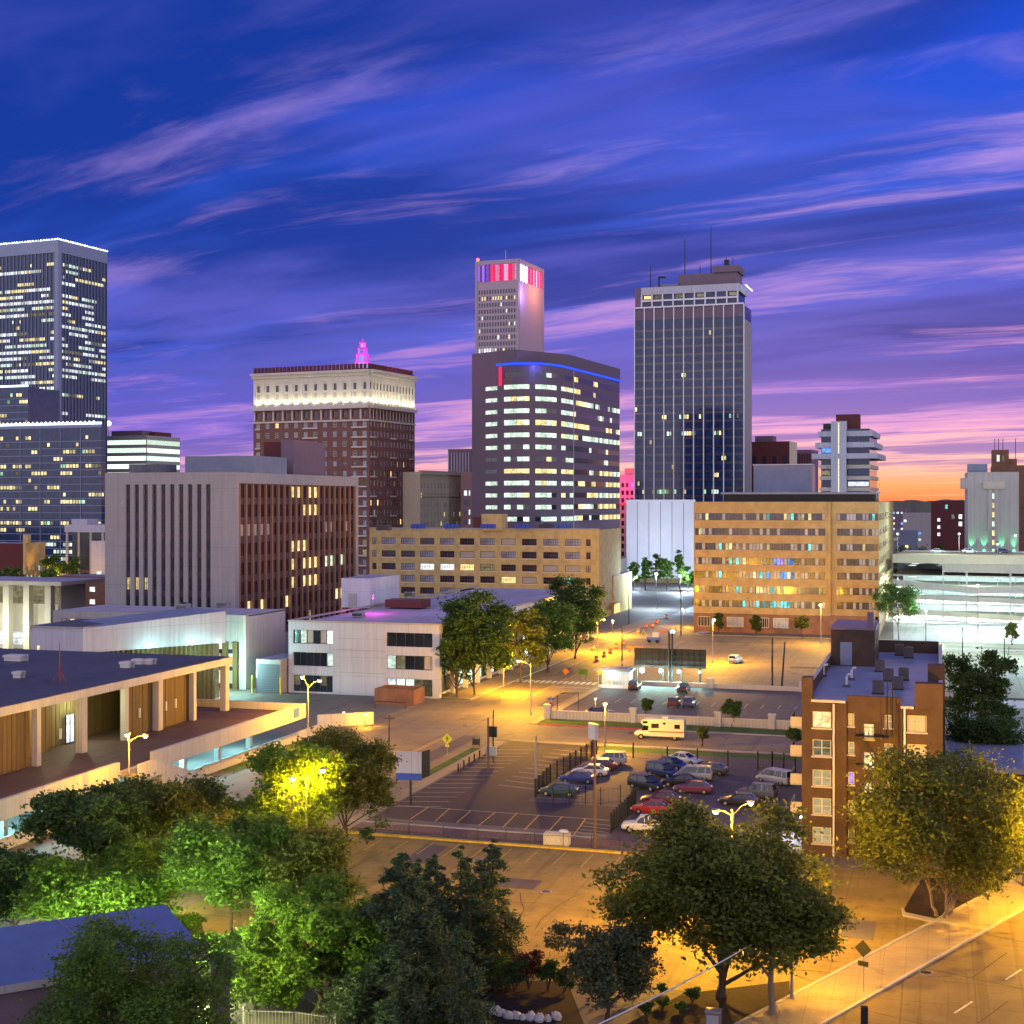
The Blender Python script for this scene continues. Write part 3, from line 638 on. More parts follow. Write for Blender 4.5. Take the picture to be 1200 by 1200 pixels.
def hotel():
    root, W, L, Ht, f, r = block('brick_hotel', 'dark red brick hotel tower with a floodlit cream crown and a pink lit spire', 'hotel', 433, 500, 297, 486, 431, -7)
    rng = random.Random(11)
    mb = MB(); mb.box(-W + .4, -.4, .4, L - .4, 0, Ht - .6, M['glass'], M['darkroof']); mb.build('core', root)
    cr0 = Ht - 13.6; fl = 3.52; nfl = 18
    mb = MB(); fcw = []
    for fc, S, n in ((f, W, 12), (r, L, 14)):
        cell = S / n; ww = cell * (.40 if n == 12 else .44)
        cols = [(cell * (i + .5) - ww / 2, cell * (i + .5) + ww / 2) for i in range(n)]
        rows = [(cr0 - 4.6 - (k + 1) * fl + 1.0, cr0 - 4.6 - (k + 1) * fl + 2.9) for k in range(nfl)][::-1]
        rows = [q for q in rows if q[0] > 2]
        grid_wall(mb, fc, 0 if fc is f else .35, S, 0, cr0 - 4.6, cols, rows, M['mayo'])
        fcw.append((fc, cols, rows))
    mb.build('wall', root)
    for fc, cols, rows in fcw:
        it = []
        for (c, d) in rows[::-1]:
            for (a, b) in cols:
                m = pick(rng, [(.62, M['sglass']), (.25, M['glass']), (.05, M['Ldim']), (.03, M['Lwarm']), (.05, M['blind'])])
                it.append((a, b, c, d, m))
        windows(root, fc, it, M['terra'], most=50 if fc is f else 50, nx=1, nz=2, fw=.16)
    # balconies / pale sills that make pairs of white dashes
    for fc, cols, rows in fcw:
        pr = [(1, 2), (5, 6), (10, 11)] if fc is f else [(0, 1), (6, 7), (12, 13)]
        if fc is f: pr = [(0, 0), (5, 6), (10, 11)]
        for k, (c, d) in enumerate(rows):
            for a, b in pr:
                if fc is f and k % 2 == 0 and a == 0: continue
                if fc is r and k % 2: continue
                mb = MB(); fc.box(mb, cols[a][0] - .3, cols[b][1] + .3, c - .55, c - .05, .01, .5, M['terra']); mb.build('balcony_ledge', root)
    # belt course with small windows, crown with niches
    mb = MB(); gl = MB()
    for fc, S, n in ((f, W, 12), (r, L, 14)):
        s0 = 0 if fc is f else .5
        cell = S / n
        cols = [(cell * (i + .5) - cell * .2, cell * (i + .5) + cell * .2) for i in range(n)]
        grid_wall(mb, fc, s0, S, cr0 - 4.6, cr0 - .6, cols, [(cr0 - 3.6, cr0 - 1.4)], M['mayo'], .35)
        fc.box(mb, s0 - .25, S, cr0 - 5.2, cr0 - 4.6, 0.005, .5, M['terra'])
        for i in range(n): fc.box(mb, cols[i][0] - cell * .26, cols[i][0] - cell * .10, cr0 - 4.4, cr0 - .8, .003, .15, M['terra'])
        fc.box(mb, s0 - .3, S, cr0 - .6, cr0 + .5, 0, 1.3, M['terra'])
        cols2 = [(cell * (i + .5) - cell * .33, cell * (i + .5) + cell * .33) for i in range(n)]
        grid_wall(mb, fc, s0, S, cr0 + .5, Ht - 2.4, cols2, [(cr0 + 1.0, Ht - 4.2)], M['terra'], .3)
        for i in range(n):
            a, b = cols2[i]; fc.box(mb, a, b, cr0 + 1.0, Ht - 4.2, -.6, -.3, M['terra'])
            c = (a + b) / 2; w = (b - a) * .22
            fc.quad(gl, c - w, c + w, Ht - 7.4, Ht - 5.0, -.28, M['glass']); fc.quad(gl, c - w, c + w, cr0 + 3.2, cr0 + 5.4, -.28, M['blind'])
        fc.box(mb, s0 - .35, S, Ht - 2.4, Ht - 1.3, 0, .9, M['terra']); fc.box(mb, s0 - .5, S, Ht - 1.3, Ht - .5, 0, 1.6, M['terra'])
        for i in range(int(S / 1.6)): fc.box(mb, i * 1.6, i * 1.6 + 1.15, Ht + .0, Ht + 1.7, -.6, -.2, M['maroon'])
        fc.box(mb, 0 if fc is f else .6, S, Ht - .5, Ht, -.8, 0, M['maroon'])
    mb.build('crown', root); gl.build('crown_window', root, kind='stuff')
    fb = MB()
    for fc, S, n in ((f, W, 12), (r, L, 14)):
        for i in range(n):
            p = fc.pt(S * (i + .5) / n, cr0 + .9, .85); fb.ball(p, .22, M['Lyel'], 6, 4)
            light('SPOT', root, fc.pt(S * (i + .5) / n, cr0 + 1.0, 1.15), 900, (1, .93, .62), .2, cone=R(125), blend=.8, aim=(-fc.n[0] * .42, -fc.n[1] * .42, 1))
    fb.build('floodlight', root)
    sp = thing('rooftop_beacon', 'pink lit stepped lantern spire on the roof of the brick hotel', 'spire', A3(425, 431, 520))
    mb = MB()
    for k, (w, z0, z1) in enumerate(((1.9, 0, 2.2), (1.55, 2.2, 5.0), (1.1, 5.0, 7.4), (.65, 7.4, 9.2))):
        for sx in (-1, 1):
            for sy in (-1, 1): mb.box(sx * w - .2, sx * w + .2, sy * w - .2, sy * w + .2, z0, z1, M['Npink'])
        mb.box(-w - .3, w + .3, -w - .3, w + .3, z1 - .3, z1, M['Npink'])
        mb.box(-w * .7, w * .7, -w * .7, w * .7, z0, z1 - .35, M['Lviolet'])
    mb.tube([(0, 0, 9.2), (0, 0, 11)], [.5, .1], M['Npink'], 6); mb.build('lantern', sp)
    light('POINT', sp, (3, -4, 3), 16000, (1, .12, .8), .8)
hotel()
def redwhitetower():
    root, W, L, Ht, f, r = block('pale_stone_tower', 'slim pale stone tower whose crown glows red white and blue', 'skyscraper', 608, 720, 557, 637, 303, -5)
    rng = random.Random(21); mb = MB(); gl = MB()
    mb.box(-W + .4, -.4, .4, L - .4, 0, Ht - 11.5, M['glass'], M['darkroof']); mb.build('core', root); mb = MB()
    n = 14; m = 1.6; cell = (W - 2 * m) / n; cols = [(m + cell * (i + .5) - cell * .31, m + cell * (i + .5) + cell * .31) for i in range(n)]
    rows = [(Ht - 15.2 - k * 3.35 - 2.1, Ht - 15.2 - k * 3.35) for k in range(24)][::-1]
    grid_wall(mb, f, 0, W, 40, Ht - 11, cols, rows, M['palestone']); r.box(mb, .35, L, 40, Ht - 11, -.35, 0, M['palestone'])
    f.box(mb, 0, 1.2, 40, Ht, .003, .3, M['palestone']); f.box(mb, W - 1.2, W, 40, Ht, .003, .3, M['palestone']); r.box(mb, 0.36, 1.2, 40, Ht, .003, .3, M['palestone']); r.box(mb, L - 1.2, L, 40, Ht, .003, .3, M['palestone'])
    f.box(mb, 1.2, W - 1.2, Ht - 2, Ht, -.4, .2, M['palestone']); r.box(mb, 1.2, L - 1.2, Ht - 2, Ht, -.4, .2, M['palestone']); mb.box(-W, 0, L - .4, L, Ht - 11, Ht, M['palestone']); mb.box(-W, -W + .4, 1, L - .4, Ht - 11, Ht, M['palestone'])
    mb.build('wall', root)
    it = []
    for k, (c, d) in enumerate(rows[::-1]):
        for a, b in cols:
            lm = M['Lyel'] if k == 1 and rng.random() < .7 else pick(rng, [(.93, M['glass']), (.03, M['Lyel']), (.04, M['Lcool'])])
            if k == 9 and a < W * .45: lm = M['Lwhite']
            it.append((a, b, c, d, lm))
    windows(root, f, it, M['purplest'], fw=.12)
    mb = MB()
    nb = 18; cw = (W - 2.4) / nb
    for i in range(nb):
        mm = M['Nviolet'] if i < 6 and i % 2 == 0 else (M['purplest'] if i < 6 else (M['Nred'] if (i // 2) % 2 else M['Nrose']))
        f.box(mb, 1.2 + i * cw, 1.2 + (i + .8) * cw, Ht - 10.6, Ht - 2.2, -1, -.6, mm)
    for i in range(16):
        cw2 = (L - 2.4) / 16; mm = (M['Nice'] if i % 2 else M['Lviolet']) if i < 7 else (M['Nred'] if i % 2 else M['Nrose'])
        r.box(mb, 1.2 + i * cw2, 1.2 + (i + .8) * cw2, Ht - 10.6, Ht - 2.2, -1, -.6, mm)
    mb.build('crown_light', root)
    light('POINT', root, (9, L * .6, Ht - 14), 9000, (1, .3, .12), 2); light('POINT', root, (5, 2, Ht - 18), 5000, (.4, .3, 1), 2)
    mb = MB(); mb.ball((-W + 1, 1, Ht + 1), .9, M['bulb_red'], 8, 5); mb.tube([(-W + 1, 1, Ht), (-W + 1, 1, Ht + 1)], .2, M['metal'], 5); mb.tube([(-W * .4, 6, Ht - 11), (-W * .4, 6, Ht + 6)], .2, M['metal'], 5); mb.build('beacon', root)
redwhitetower()
def curvedtower():
    d = 480; C = Wd(636, d); zt = Zp(412, d)
    # plan: flat dark slab on the left, rounded front, straight side to the right
    p0, p1 = Wd(553, d + 8), Wd(583, d - 2); pe = Wd(726, d + 62); pm = Wd(672, d + 12)
    root = thing('curved_tower', 'dark mauve tower with a rounded front and a blue neon line under its roof', 'office building', (*Wd(590, d), 0))
    ox, oy = root.location.x, root.location.y
    bez = []
    a, b, c = Vector(p1), Vector(Wd(640, d - 17)), Vector(pm)
    for i in range(15):
        t = i / 14; q = a * (1 - t) ** 2 + b * 2 * t * (1 - t) + c * t * t; bez.append((q.x - ox, q.y - oy))
    pe = (pe[0] - ox, pe[1] - oy); p0 = (p0[0] - ox, p0[1] - oy)
    front = [p0] + bez + [pe]
    bk = [(pe[0] - 12, pe[1] + 14), (p0[0] + 2, p0[1] + 40)]
    mb = MB(); mb.prism(front + bk, 0, zt - 4.2, M['mauve'], M['darkroof']); mb.build('wall', root)
    mb = MB(); mb.prism([p0, bez[0], bez[3], (bez[12][0], bez[12][1] + 6), (pe[0], pe[1] + 1), *bk], zt - 4.2, zt, M['mauve'], M['darkroof']); mb.build('parapet', root)
    rng = random.Random(5); fl = 4.05; band = MB()
    def ribbon(poly, z, h, tbl, off):
        mbw = MB(); mm = M['glass']
        for (x0, y0), (x1, y1) in zip(poly[:-1], poly[1:]):
            t = Vector((x1 - x0, y1 - y0)); ln = t.length; t.normalize(); n = Vector((t.y, -t.x))
            k = max(1, int(ln / 2.4))
            for i in range(k):
                u0, u1 = ln * i / k, ln * (i + .97) / k
                a0 = Vector((x0, y0)) + t * u0 + n * off; a1 = Vector((x0, y0)) + t * u1 + n * off
                if i == 0 or rng.random() < .30: mm = pick(rng, tbl)
                mbw.face([(*a0, z), (*a1, z), (*a1, z + h), (*a0, z + h)], mm)
        return mbw
    for k in range(13):
        z = zt - 9.2 - k * fl
        lv = [.35, .98, .97, .95, .99, .95, .55, .45, .92, .93, .75, .88, .85][k]
        tb = [(lv * .8, M['Lcool'] if k not in (8,) else M['Lyel']), (lv * .2, M['Lyel']), (1 - lv, M['glass'])]
        segs = [bez[1:6], bez[6:11], bez[11:15]]
        for s in segs: ribbon(s, z, 1.75 if k in (4,) else 1.5, tb, .06).build('window_band', root)
        lv2 = [.25, .8, .82, .82, .75, .8, .65, .55, .55, .6, .65, .55, .55][k]
        # right side: separate windows
        mbw = ribbon([bez[-1], pe], z, 1.7, [(lv2 * .5, M['Lyel']), (lv2 * .3, M['Lcool']), (1 - lv2, M['glass'])], .06); mbw.build('window_band', root)
        if 1 <= k: ribbon([(p0[0] + (bez[0][0] - p0[0]) * .55, p0[1] + (bez[0][1] - p0[1]) * .55), bez[0]], z, 1.3, [(lv * .9, M['Lcool']), (1, M['glass'])], .06).build('window_band', root)
    mb = MB(); q = [(x, y - .6, zt - 4.8) for x, y in bez] + [(pe[0] + .5, pe[1] - .5, zt - 4.8)]
    mb.tube(q, .38, M['Nblue'], 6); mb.build('neon_line', root)
    mb = MB(); mb.tube([(bez[1][0] - 1.2, bez[1][1] - .7, zt - 12), (bez[1][0] - 1.2, bez[1][1] - .7, zt - 5.6)], .5, M['Nred'], 6); mb.build('red_light_bar', root)
    mb = MB(); mb.box(bez[-1][0] - .25, bez[-1][0] + .25, bez[-1][1] - .45, bez[-1][1] - .02, 0, zt - 5.4, M['palestone']); mb.build('corner_pilaster', root)
    light('POINT', root, (bez[7][0], bez[7][1] - 4, zt - 5.8), 1500, (.1, .15, 1), .5)
curvedtower()
def mulliontower():
    root, W, L, Ht, f, r = block('glass_tower', 'dark blue glass tower with thin white vertical mullions and roof masts', 'skyscraper', 872, 650, 744, 881, 331, -2)
    rng = random.Random(33); zt = Ht - 10; L = max(L, 22)
    mb = MB(); mb.box(-W + .3, -.3, .3, L, 0, zt, M['bglass'], M['darkroof']); mb.box(-.3, 0, 0.9, L, 0, zt - 6.5, M['greyconc']); mb.build('core', root)
    def tb(rl, k, nf):
        if k > nf - 2: return [(1, None)]
        if rl > .74 and k < nf * .6: return [(.72, None), (.10, M['Lcool']), (.05, M['Lgreen']), (.05, M['Ldim']), (.08, M['Lyel'])]
        return [(.985, None), (.01, M['Lyel']), (.005, M['Lcool'])]
    mb = MB(); f.box(mb, 0, W, zt - 5.5, zt, -.02, .1, M['purplest'])
    nb = 11
    curtain(root, f, W, 22, zt - 5.5, W / nb / 4, 3.9, rng, tb, base=M['bglass'], band=(M['pglass'], 1.1), run=3)
    for i in range(nb + 1): f.box(mb, W * i / nb - .22, W * i / nb + .22, 18, zt, .11, .8, M['whitemul'])
    f.box(mb, 0, W, zt, zt + .7, .05, .9, M['whitemul']); mb.build('mullion_screen', root)
    # recessed top storeys under a white slab
    x0, x1 = -W + W * .055, -W * .055
    mb = MB(); mb.box(-W + 1, x1 - .5, 1.5, L, zt, Ht - 3.5, M['bglass']); mb.build('top_storeys', root)
    mb = MB(); mb.box(x0, x1 + .5, .6, L, Ht - 3.5, Ht, M['white'], M['darkroof']); f.box(mb, W * .055, W * .945, zt + 3.2, zt + 4.0, -1.4, -.4, M['whitemul'])
    for i in range(10):
        s = W * (.06 + .88 * i / 9); f.box(mb, s - .3, s + .3, zt + .71, Ht - 3.5, -1.2, -.5, M['whitemul'])
    mb.box(-W, x0 - .02, .6, L, zt, Ht - .1, M['purplest']); mb.build('crown', root)
    mb = MB()
    for i in (0, 1, 3, 5, 8): f.quad(mb, W * (.08 + .098 * i), W * (.145 + .098 * i), zt + 4.6, Ht - 3.9, -1.45, M['Ldim'] if i != 0 else M['Lwarm'])
    mb.build('lit_top_window', root)
    mb = MB(); mb.box(-W * .62, -W * .08, 5, L - 3, Ht, Ht + 6, M['purplest'], M['darkroof']); mb.box(-W * .30, -W * .06, 4, L - 3, Ht + 6, Ht + 9, M['purplest']); mb.box(-W * .82, -W * .6, 5, 12, Ht, Ht + 1.8, M['blueroof']); mb.box(-W * .2, -W * .16, 6, 8, Ht + 9, Ht + 12, M['dark']); mb.build('penthouse', root)
    mb = MB()
    for s, h in ((.88, 11), (.56, 23), (.32, 28), (.18, 13), (.12, 13), (.42, 10)):
        mb.tube([(-W * s, 6, Ht), (-W * s, 6, Ht + h)], [.28, .16], M['dark'], 5)
    mb.box(-W * .8, -W * .79, 4, 5, Ht, Ht + 5.5, M['dark']); mb.box(-W * .8, -W * .735, 4, 5, Ht + 4.6, Ht + 5.5, M['dark']); mb.build('antenna_mast', root)
    mb = MB(); r.box(mb, 2, L, Ht - 1, Ht - .5, .1, .4, M['Nice']); mb.build('edge_light', root)
mulliontower()
def panelblock():
    root, W, L, Ht, f, r = block('panel_building', 'windowless white building of tall vertical panels, in front of the glass tower', 'building', 815, 600, 734, None, 588)
    mb = MB(); mb.box(-W, 0, 0, 24, 0, Ht - .5, M['dark'], M['paleroof']); n = 6; c = W / n
    mb.build('core', root); mb = MB()
    for i in range(n): f.box(mb, c * i + .12, c * (i + 1) - .12, 3.4, Ht, 0, .6, M['whitemul'])
    f.box(mb, 0, W, Ht, Ht + .9, -.5, .9, M['whitemul']); f.box(mb, 0, W, 2.2, 3.4, 0, .9, M['white']); mb.build('panel_wall', root)
    mb = MB(); f.quad(mb, 1, W - 1, .2, 2.1, .03, M['Ldim']); mb.build('window_band', root)
panelblock()
def smallfar():
    rng = random.Random(77)
    # beige mid-rise and pink mid-rise right of the hotel, dark slab behind them
    root, W, L, Ht, f, r = block('beige_office_building', 'beige stone mid-rise with many small windows, right of the brick hotel', 'office building', 492, 520, 484, 541, 553, -7)
    W = 14; f = Face((-W, 0), (1, 0), (0, -1)); L = len_to(tuple(root.location[:2]), (math.sin(R(7)), math.cos(R(7))), 541)
    mb = MB(); mb.box(-W, -.4, .4, L, 0, Ht, M['glass'], M['darkroof']); mb.build('core', root)
    n = 13; cell = L / n; cols = [(cell * (i + .33), cell * (i + .67)) for i in range(n)]; rows = [(4 + k * 3.6, 6 + k * 3.6) for k in range(int((Ht - 6) / 3.6))]
    mb = MB(); grid_wall(mb, r, 0, L, 0, Ht - .8, cols, rows, M['beige']); f.box(mb, 0, W - .36, 0, Ht, -.3, 0, M['beige']); r.box(mb, -.2, L, Ht - .8, Ht + .6, -.5, .7, M['beige']); r.box(mb, 0, L, Ht - 9, Ht - 8.4, .003, .5, M['beige']); mb.build('wall', root)
    windows(root, r, [(a, b, c, d, pick(rng, [(.92, M['sglass']), (.04, M['Lyel']), (.04, M['Ldim'])])) for c, d in rows[::-1] for a, b in cols], M['beige'], fw=.15)
    root, W, L, Ht, f, r = block('pink_office_building', 'narrow pinkish stone building beside the dark curved tower', 'office building', 553, 545, 540, None, 553, -3)
    mb = MB(); mb.box(-W, 0, .4, 20, 0, Ht, M['pinkst'], M['darkroof']); mb.build('core', root); cols = [(1.2, 2.6), (3.2, 3.9)]; cols = [c for c in cols if c[1] < W]; rows = [(4 + k * 3.7, 6.1 + k * 3.7) for k in range(int((Ht - 6) / 3.7))]
    mb = MB(); grid_wall(mb, f, 0, W, 0, Ht, cols, rows, M['pinkst'], .3); mb.build('wall', root)
    windows(root, f, [(a, b, c, d, pick(rng, [(.7, M['sglass']), (.3, M['Lwhite'])])) for c, d in rows[::-1] for a, b in cols], M['pinkst'])
    root, W, L, Ht, f, r = block('dark_slab_tower', 'small dark slab tower seen over the beige mid-rise', 'office building', 552, 800, 525, None, 526, -3)
    mb = MB(); mb.box(-W, 0, 0, 25, 0, Ht, M['purplest'], M['darkroof'])
    for i in range(8): f.box(mb, W * i / 8 + .2, W * i / 8 + .7, 40, Ht - 2, .002, .4, M['greymul'])
    mb.build('wall', root)
    # pink-lit narrow building between the curved tower and the glass tower
    root, W, L, Ht, f, r = block('magenta_lit_building', 'narrow building washed in magenta light, between the curved tower and the glass tower', 'office building', 744, 680, 726, None, 556, -3)
    mb = MB(); mb.box(-W, 0, .3, 18, 0, Ht, M['pinkst'], M['darkroof']); cols = [(W * .12, W * .3), (W * .42, W * .6), (W * .72, W * .9)]; rows = [(5 + k * 3.7, 7.2 + k * 3.7) for k in range(int((Ht - 7) / 3.7))]
    mb.build('core', root); mb = MB(); grid_wall(mb, f, 0, W, 0, Ht, cols, rows, M['pinkst'], .3); mb.box(-W * .7, -W * .1, 1, 10, Ht, Ht + 3, M['pinkst']); mb.build('wall', root)
    windows(root, f, [(a, b, c, d, M['pglass']) for c, d in rows[::-1] for a, b in cols], M['maroon'])
    mb = MB(); f.box(mb, 0, W, Ht - 14.5, Ht - 14, .1, .6, M['Nred']); mb.build('neon_line', root)
    light('POINT', root, (-W / 2, -9, Ht - 5), 9000, (1, .03, .25), 1.5)
    # brown blocks right of the glass tower
    root, W, L, Ht, f, r = block('brown_stone_building', 'reddish brown stone building with large square windows, right of the glass tower', 'office building', 925, 700, 878, 934, 517, -6)
    mb = MB(); mb.box(-W + .3, -.3, .3, L, 0, Ht - .5, M['glass'], M['darkroof']); mb.build('core', root); mb = MB()
    n = 4; cell = W / n; cols = [(cell * (i + .25), cell * (i + .75)) for i in range(n)]; rows = [(Ht - 12 - k * 7, Ht - 7 - k * 7) for k in range(7)][::-1]
    grid_wall(mb, f, 0, W, 0, Ht, cols, rows, M['maroon']); r.box(mb, .36, L, 0, Ht, -.3, 0, M['beige']); mb.box(-W * .9, -W * .45, 4, 12, Ht, Ht + 3, M['purplest']); mb.build('wall', root)
    windows(root, f, [(a, b, c, d, M['pglass']) for c, d in rows[::-1] for a, b in cols], M['maroon'], fw=.3)
    root, W, L, Ht, f, r = block('striped_stone_building', 'dark building with close vertical stone ribs, left of the white banded tower', 'office building', 951, 760, 929, 959, 527, -6)
    mb = MB(); mb.box(-W, 0, 0, L, 0, Ht, M['purplest'], M['darkroof'])
    for i in range(7): f.box(mb, W * i / 7 + .3, W * i / 7 + 1.0, 20, Ht - 2, .002, .5, M['maroon'])
    mb.build('wall', root)
    # white banded tower
    d = 610; root, W, L, Ht, f, r = block('banded_tower', 'white tower with dark window bands, flared upper floors and a pale lift shaft', 'office building', 1020, d, 961, 1029, 502, -3)
    mb = MB(); mb.box(-W + .4, -.4, .4, L - .3, 0, Ht, M['bglass'], M['darkroof']); mb.build('core', root)
    mb = MB(); fl = 4.9
    for k in range(13):
        z = Ht - 2.2 - k * fl
        ov = [.9, 1.9, 3.2, .25][min(k, 3)]
        mb.box(-W - ov, ov, -ov, L + ov, z - (1.1 if k < 3 else .4), z + 1.2, M['cream'] if k > 2 else M['white'])
    mb.build('spandrel_band', root)
    mb = MB(); f.box(mb, W * .24, W * .38, 0, Ht + 3.2, 0, 3.5, M['white']); f.box(mb, W * .40, W * .54, 0, Ht + 3.2, 0, 3.5, M['white']); f.box(mb, W * .38, W * .40, 0, Ht + 2.5, 0, 3.1, M['Lyel']); mb.build('lift_shaft', root)
    mb = MB(); mb.box(-W * .7, -W * .24, 3, 10, Ht, Ht + 6.5, M['maroon'], M['darkroof']); mb.box(-W * .95, -W * .7, 2, 8, Ht, Ht + 2.5, M['dark']); mb.build('roof_plant', root)
    mb = MB()
    for k, a, b, m in ((1, .03, .22, 'Lblue'), (4, .56, .97, 'Lwhite'), (5, .60, .95, 'Lblue'), (6, .7, .8, 'Lyel'), (3, .03, .2, 'Ldim'), (7, .5, .9, 'Lblue')):
        z = Ht - 2.2 - k * fl; f.quad(mb, W * a, W * b, z - 3.2, z - 1.3, -.3 if k > 2 else -.35, M[m])
    mb.build('lit_window', root)
    # blue grey screen box standing on the orange block
    # far red brick box with bright round windows
    root, W, L, Ht, f, r = block('brick_box_building', 'plain dark red brick block with a few bright windows, left of the concrete tower', 'building', 1137, 620, 1091, None, 587)
    mb = MB(); mb.box(-W, 0, 0, 20, 0, Ht, M['maroon'], M['darkroof']); mb.build('wall', root)
    it = [(W * .16, W * .24, Ht - 9.2 - k * 3.2, Ht - 7.6 - k * 3.2, M['Lwhite']) for k in range(3)] + [(W * .70, W * .80, Ht - 8 - k * 3.2, Ht - 5.9 - k * 3.2, M['Lwhite']) for k in range(2)] + [(W * .36, W * .43, Ht - 3.6, Ht - 1.6, M['Lteal']), (W * .52, W * .6, Ht - 8, Ht - 6, M['pglass'])]
    windows(root, Face((-W, -.25), (1, 0), (0, -1)), it, M['maroon'])
    # pale concrete tower with green uplights and a brown tower behind it
    root, W, L, Ht, f, r = block('concrete_tower', 'pale blank concrete tower with a lit stair slot and green lights at its foot', 'tower', 1194, 500, 1134, None, 553, 2)
    mb = MB(); mb.box(-W, 0, 0, 20, 0, Ht, M['paleconc'], M['roof']); mb.build('wall', root)
    mb = MB(); f.box(mb, W * .40, W * .475, 8, Ht - 6, .002, .7, M['paleconc']); f.box(mb, W * .53, W * .605, 8, Ht - 6, .002, .7, M['paleconc']); f.box(mb, W * .3, W * .72, Ht - 6, Ht - 3.4, .01, 1.0, M['cream']); mb.box(-W - 2.2, -W, 0, 6, Ht - 6, Ht - 2, M['paleconc']); mb.build('stair_tower', root)
    mb = MB()
    for k in range(12): f.quad(mb, W * .482, W * .523, Ht - 9.5 - k * 3.3, Ht - 7.7 - k * 3.3, .08, M['Lyel'] if k % 3 else M['Lcool'])
    mb.build('stair_window', root, kind='stuff')
    mb = MB(); mb.box(-W * .98, -W * .6, 3, 10, Ht, Ht + 3, M['blueroof']); mb.build('roof_plant', root)
    mb = MB()
    for s in (.08, .32, .66, .9):
        p = f.pt(W * s, 17.6, .8); mb.ball(p, .45, M['bulb_green'], 6, 4); mb.tube([f.pt(W * s, 17.2, 0), p], .1, M['dark'], 5)
        light('SPOT', root, f.pt(W * s, 18.0, .9), 2600, (.08, 1, .40), .2, cone=R(60), blend=.8, aim=(-f.n[0] * .22, -f.n[1] * .22, 1))
    mb.build('green_uplight', root)
    root, W, L, Ht, f, r = block('brown_brick_tower', 'brown brick tower with antennas, rising behind the pale concrete tower', 'tower', 1215, 540, 1163, None, 545)
    mb = MB(); mb.box(-W, 0, 0, 20, 0, Ht, M['basebrick'], M['darkroof']); mb.box(-W, -W + 6, 0, 12, Ht, Ht + 6, M['basebrick'], M['darkroof']); mb.box(-W + 6, -W + 9, 1, 12, Ht, Ht + 2.5, M['basebrick']); mb.build('wall', root)
    mb = MB(); f.quad(mb, 1.6, 2.6, Ht + 1.5, Ht + 4, .04, M['Lcool']); f.quad(mb, 3.4, 4.4, Ht + 1.5, Ht + 4, .04, M['Ldim']); mb.build('lit_window', root)
    mb = MB()
    for x in (1, 2.4, 4, 8.6, 12): mb.tube([(-W + x, 4, Ht + 2), (-W + x, 4, Ht + 10.5)], .12, M['dark'], 4)
    mb.build('antenna_mast', root)
smallfar()
